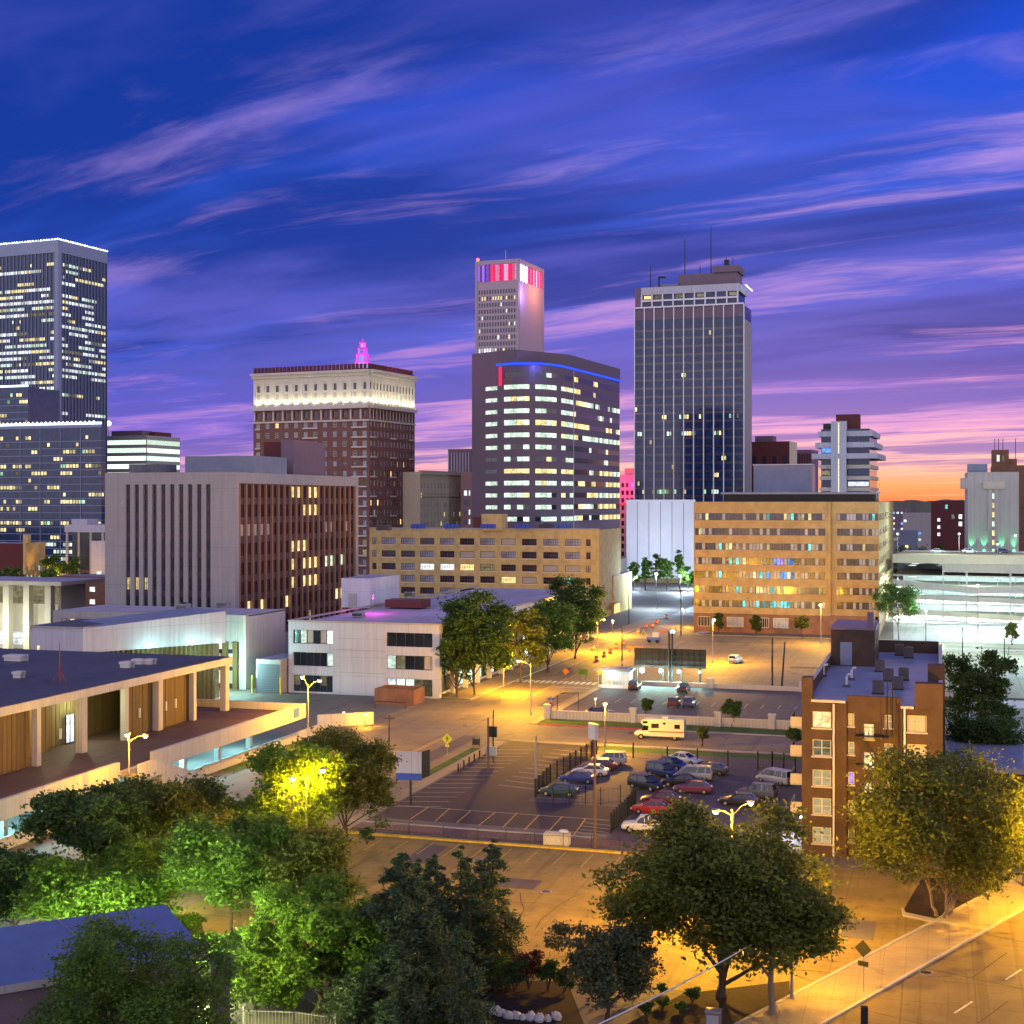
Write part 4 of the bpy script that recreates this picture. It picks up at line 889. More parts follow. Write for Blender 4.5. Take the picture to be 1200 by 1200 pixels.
# ------------------------------------------------------------------ middle distance buildings
def precast():
    root, W, L, Ht, f, r = block('precast_office_building', 'big grey precast block with rust coloured fins on its street side', 'office building', 276, 300, 123, 420, 553)
    rng = random.Random(4); mb = MB(); mb.box(-W + .8, -.9, .8, L - .5, 0, Ht - .4, M['pglass'], M['darkroof']); mb.build('core', root)
    mb = MB(); zl, zh = 6, Ht - 2.6
    n = 10; a0, a1 = W * .162, W * .815; cell = (a1 - a0) / (n - .45); cols = [(a0 + cell * i, a0 + cell * i + cell * .52) for i in range(n)]
    grid_wall(mb, f, 0, W, 0, Ht, cols, [(zl, zh)], M['greyconc'], .75)
    for s, e in ((.76, 1.6), (L - 1.6, L)): r.box(mb, s, e, 0, Ht, -.75, 0, M['greyconc'])
    r.box(mb, 1.6, L - 1.6, Ht - 2.4, Ht, -.75, 0, M['greyconc']); r.box(mb, 1.6, L - 1.6, 0, 5, -.75, 0, M['greyconc']); mb.build('wall', root)
    # window strips on the front: one part per strip
    fl = 4.2; lit_at = {(0, 2): 'Lyel', (1, 2): 'Lyel', (2, 2): 'Lyel', (1, 8): 'Ldim', (2, 8): 'Ldim', (0, 0): 'Lteal', (2, 0): 'Lteal'}
    for i, (a, b) in enumerate(cols):
        mw = MB(); f.quad(mw, a, b, zl, zh, -.60, M['pglass'])
        k = 0; z = zl
        while z < zh - .5:
            f.box(mw, a, b, z, z + 1.35, -.68, -.52, M['spandrel']); f.box(mw, a, b, z + 1.35, z + 1.42, -.6, -.5, M['dframe'])
            nm = lit_at.get((i, k)) or ('Ldim' if k == 0 and rng.random() < .5 else None)
            if nm: f.quad(mw, a + .1, b - .1, z + 1.45, min(z + fl - .15, zh), -.58, M[nm])
            f.box(mw, (a + b) / 2 - .05, (a + b) / 2 + .05, z + 1.42, min(z + fl, zh), -.6, -.5, M['dframe'])
            z += fl; k += 1
        mw.build('window_strip', root)
    # fins on the street side
    nf = 20; s0, s1 = 2.0, L - 2.2; step = (s1 - s0) / nf
    me = MB(); fc0 = Face((0, 0), (0, 1), (1, 0)); fc0.box(me, -.30, .30, 5, Ht - 2.5, -.50, .02, M['fin']); me = me.mesh('fin')
    for i in range(nf + 1): linkmesh('fin', me, root, (0, s0 + step * i, 0))
    sp = MB(); z = 5.0; rows = []
    while z < Ht - 4:
        r.box(sp, 1.6, L - 1.6, z, z + 1.5, -.70, -.52, M['spandrel']); rows.append((z + 1.5, min(z + fl, Ht - 2.4))); z += fl
    sp.build('spandrel_band', root)
    for k, (c, d) in enumerate(rows):
        mw = MB(); r.quad(mw, 1.6, L - 1.6, c, d, -.62, M['pglass'])
        kk = len(rows) - 1 - k
        for i in range(nf):
            t = i / nf; m = None
            if 8 <= i <= 12 and kk in (0, 1, 2, 3, 4, 5) and rng.random() < .55: m = 'Lyel'
            elif kk == 2 and (i < 5 or i > 13) and rng.random() < .6: m = 'blind'
            elif kk == 4 and i > 12 and rng.random() < .5: m = 'Lcool'
            elif kk == 6 and rng.random() < .35: m = 'Lyel'
            elif kk == 7 and rng.random() < .3: m = 'Ldim'
            if m: r.quad(mw, s0 + step * i + .42, s0 + step * (i + 1) - .42, c + .1, d - .1, -.58, M[m])
        mw.build('window_band', root)
    # roof plant
    mb = MB(); zr = Ht - .4
    mb.box(-W * .56, -W * .02, 10, 26, zr, zr + 4.2, M['blueroof']); mb.box(-W * .93, -W * .70, 6, 14, zr, zr + 2.4, M['roof'])
    mb.build('roof_plant', root)
    mb = MB(); mb.box(-.9 - W * .1, -.9 + 0, 30, 48, zr, zr + 8.5, M['purplest'], M['darkroof']); mb.box(-W * .30, -W * .1 - 1.0, 32, 50, zr, zr + 8.2, M['maroon'], M['darkroof']); mb.build('penthouse', root)
precast()
def courthouse():
    # lower block behind the deck building, its right wall blank concrete
    root, W, L, Ht, f, r = block('low_precast_building', 'low precast building with a blank concrete end wall below the big precast block', 'building', 288, 262, 62, 334, 721)
    mb = MB(); mb.box(-W, -.6, .6, L, 0, Ht - .3, M['pglass'], M['paleroof']); mb.build('core', root)
    mb = MB(); r.box(mb, 0, L, 0, Ht, -.6, 0, M['paleconc'])
    f.box(mb, 0, W - .61, Ht - 5, Ht, -.6, 0, M['greyconc']); f.box(mb, W - 1.4, W - .61, 0, Ht - 5, -.6, 0, M['greyconc']); f.box(mb, 0, W - 10, 0, Ht - 5, -.6, -.02, M['greyconc'])
    mb.box(-W, .0, .6, L, Ht - .3, Ht - .1, M['paleroof']); mb.build('wall', root)
    for i in range(4):
        mw = MB(); s = W - 9.2 + i * 2.2
        mw.mats = []
        f.box(mw, s, s + .9, 0, Ht - 5, -.5, .3, M['slat']); mw.build('fin', root)
    for i in range(3):
        for k in range(3):
            mw = MB(); s = W - 8.2 + i * 2.2; f.quad(mw, s, s + 1.1, 1 + k * 3.2, 3.4 + k * 3.2, -.45, M['Lcool'] if (i + k) % 2 else M['blind']); f.box(mw, s, s + 1.1, 3.4 + k * 3.2, 3.5 + k * 3.2, -.5, -.4, M['dframe']); mw.build('window', root)
    mb = MB()
    it = []
    for i in range(14):
        s = 2 + i * (W - 14) / 15
        it.append((s, s + 1.2, Ht - 3.0, Ht - 1.5, [M['blind'], M['Lyel'], M['sglass'], M['Lyel']][i % 4]))
    windows(root, Face((-W, -.22), (1, 0), (0, -1)), it, M['bframe'])
    # shutter bay next to it
    root = thing('loading_bay', 'grey roller shutter bay with yellow posts beside the white office building', 'loading bay', G(300, 812), 0)
    C = Vector(G(300, 812)); X = len_to(tuple(C), (1, 0), 329)
    mb = MB(); mb.box(0, X, 0, 10, 0, 6.2, M['greyconc'], M['paleroof']); mb.build('wall', root)
    mb = MB()
    for k in range(16): mb.box(.3, X - .3, -.10 - .04 * (k % 2), -.02, .1 + k * .33, .1 + k * .33 + .30, M['shutter'])
    mb.build('shutter', root)
    for x in (-.5, X + .2):
        p = MB(); p.tube([(x, -.6, 0), (x, -.6, 3.2)], .12, M['signyel'], 8); p.build('bollard', root)
    light('POINT', root, (-3, -3.0, 5), 6000, (.5, 1, .85), .3)
    mb = MB(); mb.ball((-3, -.3, 5.2), .2, M['bulb_white'], 6, 4); mb.box(-3.1, -2.9, -.3, .0, 5.15, 5.3, M['metal']); mb.build('wall_lamp', root)
courthouse()
def deckbuilding():
    # raised deck with a colonnaded hall on it, left of the street; local axes = street grid
    root = thing('colonnade_hall', 'long low hall with pale columns and brown slatted walls on a raised deck', 'hall', (-98, 181.5, 5))
    u0 = -95.; zt = 7.7; zf = 6.7
    mb = MB()                                            # flat roof slab with a pale fascia
    mb.box(-41, .75, u0, .75, zf, zt, M['pinkst'] if False else M['paleconc'], M['darkroof']); mb.build('roof', root)
    mb = MB(); mb.box(-40.4, .45, u0 + .5, .45, zt, zt + .05, M['darkroof']); mb.build('roof_membrane', root)
    cl = [0, -9.2, -18.1, -26.1, -35.3, -44.2, -53, -62, -71]
    for i, y in enumerate(cl):
        m = MB(); w = .55 if i in (2, 4, 0) else .38
        m.box(-w, .35, y - w, y + w, 0, zf, M['paleconc']); m.build('column', root)
    # walls between the columns; the third and fifth bay are set back
    sls = []
    for i in range(1, len(cl) - 1):
        y0, y1 = cl[i + 1] + .4, cl[i] - .4
        deep = -5.5 if i in (3, 4) and i == 3 else (-4.2 if i == 4 else -.6)
        n = int((y1 - y0) / .75); sl = MB()
        for k in range(n):
            a = y0 + (y1 - y0) * k / n; b = a + (y1 - y0) / n * .9
            sl.box(deep - .35, deep - .02 * (k % 3), a, b, 0, zf, M['slat'])
        sl.build('slat_wall', root)
    sl = MB(); sl.box(-9, -.7, -9.4, -9.0, 0, zf, M['slat']); sl.build('slat_wall', root)
    mb = MB(); mb.box(-40, -6.2, u0 + 1, -9.4, 0, zf, M['slat']); mb.build('rear_wall', root)
    # glazed doors in the set-back bay
    dm = MB(); fc = Face((-5.4, cl[4] + 4.2), (0, 1), (1, 0))
    for k in range(2):
        fc.quad(dm, k * 2.2, k * 2.2 + 1.7, .2, 3.6, .25, M['Lwhite']); fc.box(dm, k * 2.2 - .1, k * 2.2, 0, 3.7, .2, .35, M['dframe']); fc.box(dm, k * 2.2 + .8, k * 2.2 + .9, 0, 3.7, .2, .33, M['dframe'])
    dm.build('glass_door', root)
    light('POINT', root, (-3.4, cl[4] + 5, 5.0), 900, (.85, 1, .55), .4); light('POINT', root, (-2.4, cl[5] + 4, 5.6), 350, (1, .85, .4), .4)
    # wall lights on the slats
    wl = MB()
    for y in (-13, -15.5, -22, -39, -58): wl.box(-.62, -.40, y, y + .22, 2.2, 3.4, M['pale'])
    wl.build('wall_fixture', root)
    # deck, parapet, lower garage
    deck = thing('raised_deck', 'raised paved deck with a pale parapet and a teal lit garage beneath it', 'deck', (-87, 150, 0))
    d = MB(); d.box(-55, -.5, -95, 35, 4.4, 4.96, M['concrete'], M['deckfloor']); d.build('deck_floor', deck)
    d = MB(); d.box(-.5, 0, -95, -13, 4.0, 6.05, M['paleconc']); d.box(-.5, 0, -6, 35, 4.0, 6.05, M['paleconc']); d.box(-22, -.5, 34.5, 35, 4.0, 6.0, M['paleconc']); d.build('parapet', deck)
    for y in range(-90, 35, 9):
        c = MB(); c.box(-5.4, -4.7, y, y + .7, 0, 4.4, M['paleconc']); c.build('garage_column', deck)
    d = MB(); d.box(-20, -19.6, -95, 35, 0, 4.4, M['white']); d.build('garage_wall', deck)
    g = MB()
    for y in range(-84, 32, 10):
        g.box(-9, -8.6, y, y + 4, 4.22, 4.36, M['Lteal']); light('POINT', deck, (-7, y + 2, 3.6), 3000, TEAL, .4)
    g.build('garage_light', deck)
    d = MB(); d.box(-3.0, -2.7, -95, -14, 0, 1.3, M['paleconc']); d.box(-3.0, -2.7, 8, 48, 0, 1.3, M['paleconc']); d.build('low_wall', deck)
    # stair down along the deck edge
    st = MB()
    for k in range(14): st.box(.2, 2.2, -10 + k * 1.0, -9 + k * 1.0, 0, 4.9 - k * .34, M['walk'])
    st.box(.2, 2.2, -13, -10, 4.4, 4.9, M['walk']); st.build('stair', deck)
    sw = MB()
    for x in (.0, 2.21):
        q = [(-13, 4.0), (-13, 6.0), (-10, 6.0), (4.5, 1.2), (4.5, 0), (-8, 0), (-8, 4.0)]
        if x == .0: q = [(-6, 0), (-6, 4.7), (4.5, 1.2), (4.5, 0)]
        a, b = x + .004, x + .2; n = len(q)
        sw.face([(b, y, z) for y, z in q][::-1], M['paleconc']); sw.face([(a, y, z) for y, z in q], M['paleconc'])
        for k in range(n): p, r_ = q[k], q[(k + 1) % n]; sw.face([(a, *p), (b, *p), (b, *r_), (a, *r_)], M['paleconc'])
    sw.build('stair_wall', deck)
    d = MB(); d.box(.02, .1, 31, 32.6, 4.5, 5.8, M['signblue']); d.build('sign_panel', deck)
    # things on the roof
    zz = 5 + zt + .05
    def unit(px, py, lab, w, l, h):
        x, y = G(px, py, zz); o = thing('roof_vent', lab, 'roof vent', (x, y, zz)); m = MB(); m.box(-w / 2, w / 2, -l / 2, l / 2, 0, h * .6, M['pale']); m.box(-w / 2 - .12, w / 2 + .12, -l / 2 - .12, l / 2 + .12, h * .6, h, M['pale']); m.build('housing', o)
        m = MB(); m.tube([(w * .75, 0, 0), (w * .75, 0, h * .8)], .18, M['metal'], 7); m.tube([(w * .75, 0, h * .8), (w * .75, 0, h)], .3, M['metal'], 7); m.build('pipe', o)
    unit(18, 774, 'long white roof vent nearest the edge of the photo on the dark flat roof', 2.6, 1.6, .8); unit(22, 794, 'small twin white vent alone near the front of the dark flat roof', 1.0, 1.0, .8)
    unit(149, 782, 'white roof vent just in front of the pair near the slanted wing', 1.3, 1.4, .8); unit(163, 778, 'pale flat roof vent in the middle of the row by the slanted wing', 1.4, 1.2, .7); unit(174, 778, 'white roof vent at the end of the row nearest the colonnade corner', 1.4, 1.2, .7)
    x, y = G(70, 800, zz); o = thing('roof_mast', 'thin red lattice mast on a spread foot, standing on the dark flat roof', 'mast', (x, y, zz)); m = MB(); m.tube([(0, 0, 0), (0, 0, 5)], [.09, .04], M['redkerb'], 5); m.build('mast', o); m = MB()
    for a in range(3): m.tube([(1.0 * math.cos(a * 2.1), 1.0 * math.sin(a * 2.1), 0), (0, 0, 1.6)], .05, M['redkerb'], 4)
    m.build('brace', o)
    # penthouse and slanted auditorium wing behind the roof
    pc = Wd(97, 232); o = thing('penthouse_block', 'pale box penthouse rising behind the dark flat roof', 'building', (*pc, 0)); zt2 = Zp(737, 232); wl_ = len_to(pc, (-1, 0), 37)
    m = MB(); m.box(-wl_, 0, 0, 14, 0, zt2, M['white'], M['blueroof']); m.build('wall', o); m = MB(); m.box(-wl_ - .15, .15, -.15, 14.1, zt2, zt2 + .3, M['greyconc'], M['darkroof']); m.build('roof_edge', o); m = MB(); Face((-wl_, 0), (1, 0), (0, -1)).quad(m, 1.1, 1.6, zt2 - 4.6, zt2 - 3, .03, M['Lyel']); m.build('window', o)
    a = Vector(Wd(97.5, 232.5)); b = Vector(Wd(264, 250)); za, zb = Zp(737, 232), Zp(716, 250)
    o = thing('auditorium_wing', 'long white wing with a rising roof line over a row of ochre fins', 'building', (*a, 0)); v = b - a; ln = v.length; t = v.normalized(); n = Vector((-t.y, t.x)); m = MB()
    P = lambda s, dd: (t.x * s + n.x * dd, t.y * s + n.y * dd)
    for (d0, d1) in ((0, 12),):
        z0 = 10.0
        q = [(*P(0, d0), z0), (*P(ln, d0), z0), (*P(ln, d0), zb), (*P(0, d0), za)]; w = [(*P(0, d1), z0), (*P(ln, d1), z0), (*P(ln, d1), zb), (*P(0, d1), za)]
        m.face(q, M['white']); m.face(w[::-1], M['white']); m.face([q[3], q[2], w[2], w[3]], M['blueroof']); m.face([q[1], w[1], w[2], q[2]], M['white']); m.face([q[0], w[0], w[1], q[1]][::-1], M['white']); m.face([w[0], q[0], q[3], w[3]], M['white'])
    m.build('wall', o)
    m = MB(); nf = 9
    for k in range(26):
        s = 2 + k * (ln - 3) / 26; p = P(s, 1.2); m.box(p[0] - .35, p[0] + .35, p[1] - .4, p[1] + .4, 0, 10.0, M['slat'])
    m.build('fin', o, kind='stuff'); m = MB()
    q = [(*P(0, 2.2), 0), (*P(ln, 2.2), 0), (*P(ln, 2.2), 10), (*P(0, 2.2), 10)]; m.face(q, M['Ldim']); m.build('window_band', o)
    for s in (.45, .75): light('POINT', o, (*P(ln * s, -2.5), 9.0), 800, (.35, 1, .9), .4)
    light('POINT', o, (*P(ln * .95, -2.0), 8), 450, (.4, 1, .85), .4)
    m = MB()
    for s in (.45, .75, .95): p = P(ln * s, -.25); m.ball((*p, 10.3), .2, M['bulb_white'], 6, 4)
    m.build('wall_lamp', o)
deckbuilding()
def whiteoffice():
    C = Wd(515, 250); root = thing('white_office_building', 'white three storey office building with dark ribbon windows and a flat roof', 'office building', (*C, 0)); Ht = Zp(733, 250)
    W = len_to(C, (-1, 0), 338); L = 112
    f = Face((-W, 0), (1, 0), (0, -1)); r = Face((0, 0), (0, 1), (1, 0)); rng = random.Random(6)
    mb = MB(); mb.box(-W + .5, -1.5, .5, L, 0, Ht - .4, M['white'], M['paleroof']); mb.build('core', root)
    fl = (Ht - .8) / 3; rows = [(fl * k + .9, fl * k + 3.4) for k in range(3)]; rows[0] = (.3, 3.3)
    cols = [(.9, W * .30), (W * .655, W * .955)]
    mb = MB(); grid_wall(mb, f, 0, W, 0, Ht, cols, rows, M['white'], .5)
    for k in range(2): f.box(mb, W * .30, W * .655, fl * (k + 1) - .05, fl * (k + 1) + .05, .004, .05, M['greyconc'])
    mb.build('wall', root)
    for ci, (a, b) in enumerate(cols):
        for k, (c, d) in enumerate(rows):
            mw = MB(); n = 6 if ci == 0 else 5; f.quad(mw, a, b, c, d, -.46, M['glass'])
            for i in range(n):
                x0, x1 = a + (b - a) * i / n, a + (b - a) * (i + 1) / n; m = None
                if ci == 0: m = {2: [None, 'Lcool', 'blind', None, 'blind', 'Lwhite'], 1: [None, None, None, None, None, 'Lcool'], 0: ['Ldim', None, None, None, 'Ldim', None]}[k][i]
                else: m = {2: [None] * 5, 1: ['Lcool', 'Ldim', None, None, 'blind'], 0: ['Lwhite', 'Lwhite', 'Lcool', 'Ldim', 'Ldim']}[k][i]
                if m: f.quad(mw, x0 + .1, x1 - .1, c + .1 + (d - c) * (.35 if ci == 0 and k == 0 else 0), d - .1, -.44, M[m])
                if i: f.box(mw, x0 - .06, x0 + .06, c, d, -.46, -.36, M['dframe'])
            mw.build('window_band', root)
    # street side: columns in front of glass
    mb = MB(); r.box(mb, 0.5, L, Ht - 1.5, Ht, -1.5, 0, M['white']); r.box(mb, .5, L, fl * 2 - .4, fl * 2 + .5, -1.5, -.4, M['white']); r.box(mb, .5, L, fl - .4, fl + .5, -1.5, -.4, M['white']); mb.build('floor_band', root)
    for i in range(16):
        c = MB(); s = .6 + i * (L - 1.4) / 15; r.box(c, s, s + .7, 0, Ht - 1.5, -.9, -.05, M['white']); c.build('column', root)
    for k in range(3):
        mw = MB(); r.quad(mw, .5, L, fl * k + .5, fl * (k + 1) - .4, -1.35, M['glass'])
        for i in range(40):
            m = pick(rng, [(.55, None), (.25, 'Lcool'), (.2, 'Ldim')]); 
            if m: r.quad(mw, .6 + i * 2.75, 3.0 + i * 2.75, fl * k + .7, fl * (k + 1) - .6, -1.32, M[m])
        mw.build('window_band', root)
    mb = MB(); mb.box(-W - .1, .1, -.1, .45, Ht, Ht + .3, M['greyconc']); mb.box(-.35, .1, .45, L, Ht, Ht + .3, M['greyconc']); mb.box(-W - .1, -W + .35, .45, L, Ht, Ht + .3, M['greyconc']); mb.build('roof_edge', root)
    # roof things
    o = thing('roof_penthouse', 'pale box penthouse on the white office roof', 'penthouse', (*Wd(434, 296), Ht - .4)); w = len_to(tuple(o.location[:2]), (-1, 0), 400); m = MB(); m.box(-w, 0, 0, len_to(tuple(o.location[:2]), (0, 1), 468), 0, Zp(678, 296) - Ht + .4, M['white'], M['paleroof']); m.build('wall', o); m = MB(); m.box(-w * .75, -w * .45, -.08, -.01, .2, 3, M['greyconc']); m.build('door', o)
    light('POINT', o, (6, -13, 3.2), 1500, (1, .05, .75), .3); m = MB(); m.tube([(6, -13, 0), (6, -13, 3.4)], .06, M['metal'], 6); m.ball((6, -13, 3.6), .2, M['Npink'], 6, 4); m.build('wall_lamp', o)
    o = thing('roof_cooling_unit', 'brown louvred cooling unit on the white office roof', 'cooling unit', (*Wd(495, 292), Ht - .4)); w = len_to(tuple(o.location[:2]), (-1, 0), 451); m = MB(); m.box(-w, 0, 0, 5, .3, 1.9, M['maroon'], M['darkroof']); m.build('housing', o); m = MB()
    for k in range(5): m.box(-w + .2, -.2, -.1, -.01, .45 + k * .28, .6 + k * .28, M['bframe'])
    m.build('louvre', o)
    o = thing('enclosure', 'low brick bin enclosure with an open top before the white office building', 'enclosure', G(485, 827)); w = len_to(tuple(o.location[:2]), (-1, 0), 439); m = MB(); h = 2.7
    m.box(-w, 0, 0, .3, 0, h, M['basebrick']); m.box(-w, 0, 5, 5.3, 0, h, M['basebrick']); m.box(-.3, 0, .3, 5, 0, h, M['basebrick']); m.box(-w, -w + .3, .3, 5, 0, h, M['basebrick']); m.build('wall', o); m = MB(); m.box(-w + .4, -.4, .4, 4.9, 0, 1.7, M['dark']); m.build('bin', o)
    o = thing('pipe_rail', 'dark pipe rail in front of the brick bin enclosure', 'railing', G(475, 831)); m = MB(); m.tube([(-5.5, 0, 0), (-5.5, 0, 1.1), (0, 0, 1.1), (0, 0, 0)], .07, M['dark'], 6); m.build('rail', o)
whiteoffice()
def buffbuilding():
    root, W, L, Ht, f, r = block('buff_brick_building', 'long buff brick four storey building with rows of grey windows', 'office building', 702, 420, 433, 711, 621)
    rng = random.Random(14); L = max(L, 30); mb = MB(); mb.box(-W + .4, -.4, .4, L, 0, Ht - .5, M['glass'], M['roof']); mb.build('core', root)
    cx = [439, 456.5, 480, 503, 527, 550.5, 574.5, 599, 623, 647.5, 672.5, 690]; k = W / (702 - 433); cols = []
    for i, c in enumerate(cx):
        s = (c - 433) * k; w = (2.2 if i in (0, 11) else 9 if False else 16.5 * k if 0 < i < 11 else 5 * k)
        cols.append((s - w / 2, s + w / 2))
    cols = [((c - 433) * k - (5 if i in (0, 11) else 17) * k / 2, (c - 433) * k + (5 if i in (0, 11) else 17) * k / 2) for i, c in enumerate(cx)]
    rows = [(Zp(y + 4, 420), Zp(y - 4, 420)) for y in (710, 696, 681.5, 667, 651.5, 636)]
    mb = MB(); grid_wall(mb, f, 0, W, 0, Ht, cols, rows, M['yelbrick'], .4); r.box(mb, .41, L, 0, Ht, -.4, 0, M['yelbrick']); f.box(mb, -.1, W + .1, Ht, Ht + .4, -.5, .12, M['greyconc'])
    for (c, d) in rows: 
        for (a, b) in cols[1:-1]: f.box(mb, a - .1, b + .1, c - .3, c - .01, .003, .1, M['beige'])
    mb.build('wall', root)
    bl = {(5, 7): 'blind', (3, 3): 'Lwhite', (3, 4): 'Lwhite', (3, 5): 'Lwarm', (3, 6): 'Ldim', (3, 9): 'blind', (3, 10): 'blind', (4, 5): 'blind', (4, 6): 'blind', (2, 7): 'Lwarm', (2, 8): 'blind', (2, 10): 'Lteal', (5, 9): 'sglass', (5, 10): 'sglass'}
    for ri, (c, d) in enumerate(rows):
        it = []
        for ci, (a, b) in enumerate(cols):
            nm = bl.get((ri, ci)) or ('sglass' if rng.random() < .35 else 'pglass')
            linkmesh('window', win_mesh(b - a, d - c, M[nm], M['bframe'], nx=1 if nm == 'blind' else (6 if 0 < ci < 11 else 2), nz=2 if nm != 'blind' else 1, fw=.12, dep=.25), root, f.pt(a, c, 0), 0)
    # rooftop: brick lift house and blue panels
    o = thing('lift_house', 'small brick lift house on the buff brick roof', 'lift house', (*Wd(588, 428), Ht - .5)); m = MB(); m.box(-6.5, 0, 0, 6, 0, 5.2, M['yelbrick'], M['darkroof']); m.box(-9.5, -6.6, 1, 6, 0, 4.2, M['maroon'], M['darkroof']); m.build('wall', o)
    o0 = None
    for i, (p, lab) in enumerate(((490, 'blue tilted roof panels over the left end of the buff brick roof'), (529, 'blue tilted panels between left end and lift house of the buff brick roof'), (572, 'blue tilted roof panels right in front of the lift house'), (612, 'blue tilted roof panels just right of the lift house'), (660, 'blue tilted roof panels near the right end of the buff brick roof'))):
        if o0 is None:
            o0 = o = thing('roof_panel', lab, 'roof panels', (*Wd(p, 424), Ht - .5), 0, 'blue panels along the buff brick roof')
            for q in range(4):
                m = MB(); m.box(q * 1.15 - 2.2, q * 1.15 - 1.2, -.6, .6, .9, 2.2, M['signblue']); m.box(q * 1.15 - 1.8, q * 1.15 - 1.6, -.1, .1, 0, .9, M['metal']); m.build('panel', o)
        else: dup(o0, (*Wd(p, 424), Ht - .5), label=lab)
    # small ochre building beyond the corner
    root, W, L, Ht, f, r = block('ochre_corner_building', 'small ochre flat roofed building beyond the buff brick building', 'building', 719, 437, 709, 740, 676)
    mb = MB(); mb.box(-W, 0, 0, L, 0, Ht, M['yelbrick'], M['paleroof']); mb.box(-W - .2, .2, -.2, L + .2, Ht, Ht + .4, M['pinkst'], M['paleroof']); mb.build('wall', root)
    mb = MB(); r.quad(mb, 1, L * .35, 0.2, 3, .04, M['Lwarm']); f.quad(mb, W * .2, W * .8, .4, 3.4, .04, M['Ldim']); mb.build('shopfront', root)
    mb = MB(); mb.box(-W, 1.4, -1.4, 4, 3.6, 4.0, M['pinkst']); mb.build('canopy', root)
buffbuilding()
def orangeblock():
    C = Wd(1030, 366); root = thing('ribbon_window_building', 'orange brick office block with seven bands of ribbon windows', 'office building', (*C, 0)); Ht = Zp(588, 366)
    W = len_to(C, (-1, 0), 813); L = len_to(C, (0, 1), 1047); rng = random.Random(9); sc = W / 217
    f = Face((-W, 0), (1, 0), (0, -1)); r = Face((0, 0), (0, 1), (1, 0)); st0, st1 = (975 - 813) * sc, (982 - 813) * sc
    mb = MB(); mb.box(-W + .4, -W + st0 - .3, .46, L, 0, Ht - .5, M['glass'], M['roof']); mb.box(-W + st0 - .3, -.45, 1.36, L, 0, Ht - .5, M['glass'], M['roof']); mb.build('core', root)
    ys = (711, 694, 676, 659.5, 642, 624, 606); rows = [(Zp(y + 4.2, 366), Zp(y - 4.2, 366)) for y in ys]
    cA, cB = ((814.5 - 813) * sc, (969 - 813) * sc), ((982 - 813) * sc, (1031 - 813 - 2) * sc)
    mb = MB(); zb = Zp(723, 366)
    grid_wall(mb, f, 0, (972 - 813) * sc, zb, Ht, [cA], rows, M['orbrick'], .45)
    grid_wall(mb, Face((-W, .9), (1, 0), (0, -1)), st0, W, zb, Ht, [cB], rows, M['orbrick'], .45)
    f.box(mb, (972 - 813) * sc, st0 - .01, zb, Ht, -.9, .25, M['orbrick'])
    rc = [(1.5 + i * (L - 2) / 9, 1.5 + i * (L - 2) / 9 + (L - 2) / 13) for i in range(9)]
    grid_wall(mb, r, 1.4, L, zb, Ht, rc, rows, M['orbrick'], .4); mb.build('wall', root)
    mb = MB(); f.box(mb, 0, W - .9, .01, zb, -.45, .02, M['basebrick']); r.box(mb, 1.4, L, 0, zb, -.4, .02, M['basebrick']); mb.build('base', root)
    for ri, (c, d) in enumerate(rows):
        for fi, (a, b) in enumerate((cA, cB)):
            ff = f if fi == 0 else Face((-W, .9), (1, 0), (0, -1)); mw = MB(); ff.quad(mw, a, b, c, d, -.42, M['pglass']); n = 38 if fi == 0 else 13
            k = len(rows) - 1 - ri
            for i in range(n):
                x0, x1 = a + (b - a) * i / n, a + (b - a) * (i + 1) / n; q = rng.random(); t = i / n; m = None
                if q < .26: m = 'blind' if q < .05 else 'sglass'
                elif fi == 0 and k == 3 and .58 < t < .74: m = 'Lblue' if q < .7 else 'Lviolet'
                elif fi == 0 and k in (4,) and .55 < t < .74 and q < .7: m = 'Lblue'
                elif k == 6 and fi == 0 and .35 < t < .72 and q < .75: m = 'Lteal'
                elif k == 0 and .4 < t < .95 and q < .5: m = 'Lyel' if q < .4 else 'Lteal'
                elif q > .965: m = 'Lyel'
                elif q > .94: m = 'Lteal'
                if m: ff.quad(mw, x0 + .08, x1 - .08, c + .08, d - .08, -.40, M[m])
                if i: ff.box(mw, x0 - .05, x0 + .05, c, d, -.42, -.34, M['acunit'])
            mw.build('window_band', root)
        windows(root, r, [(a, b, c, d, M['pglass']) for a, b in rc], M['frame'], dep=.25)
    for a, b, m in ((818, 833, 'pglass'), (853, 873, 'blind'), (893, 903, 'pglass'), (908, 926, 'sglass')):
        mw = win_mesh((b - a) * sc, Zp(727, 366) - Zp(739, 366), M[m], M['frame'], nx=4, fw=.14, dep=-.10); linkmesh('window', mw, root, f.pt((a - 813) * sc, Zp(739, 366), 0), 0)
    mb = MB(); f.box(mb, (978 - 813) * sc, (1003 - 813) * sc, .1, Zp(736, 366), .025, .14, M['paleconc']); mb.build('garage_door', root)
    mb = MB(); mb.box(-W * .85, -1, 5, 24, Ht - .5, Ht + 2.0, M['dark'], M['darkroof']); mb.box(-W * .862, -.5, 4, 25, Ht + 2.0, Ht + 2.6, M['blueroof']); mb.build('penthouse', root)
    # blank blue grey box standing behind on the roof
    o = thing('roof_screen', 'large blank blue grey screen box on the roof of the orange brick block', 'roof screen', (*Wd(951, 392), Ht + 2.0 - .5)); w = len_to(tuple(o.location[:2]), (-1, 0), 883); h = Zp(545, 392) - Ht - 1.5; m = MB(); m.box(-w, 0, 0, 9, 0, h, M['blueroof']); m.build('panel', o); m = MB(); m.box(-w - .2, .2, -.2, 9.2, h, h + .35, M['greymul']); m.box(.0, .3, .2, 8.8, .2, h - .2, M['pinkst']); m.build('trim', o)
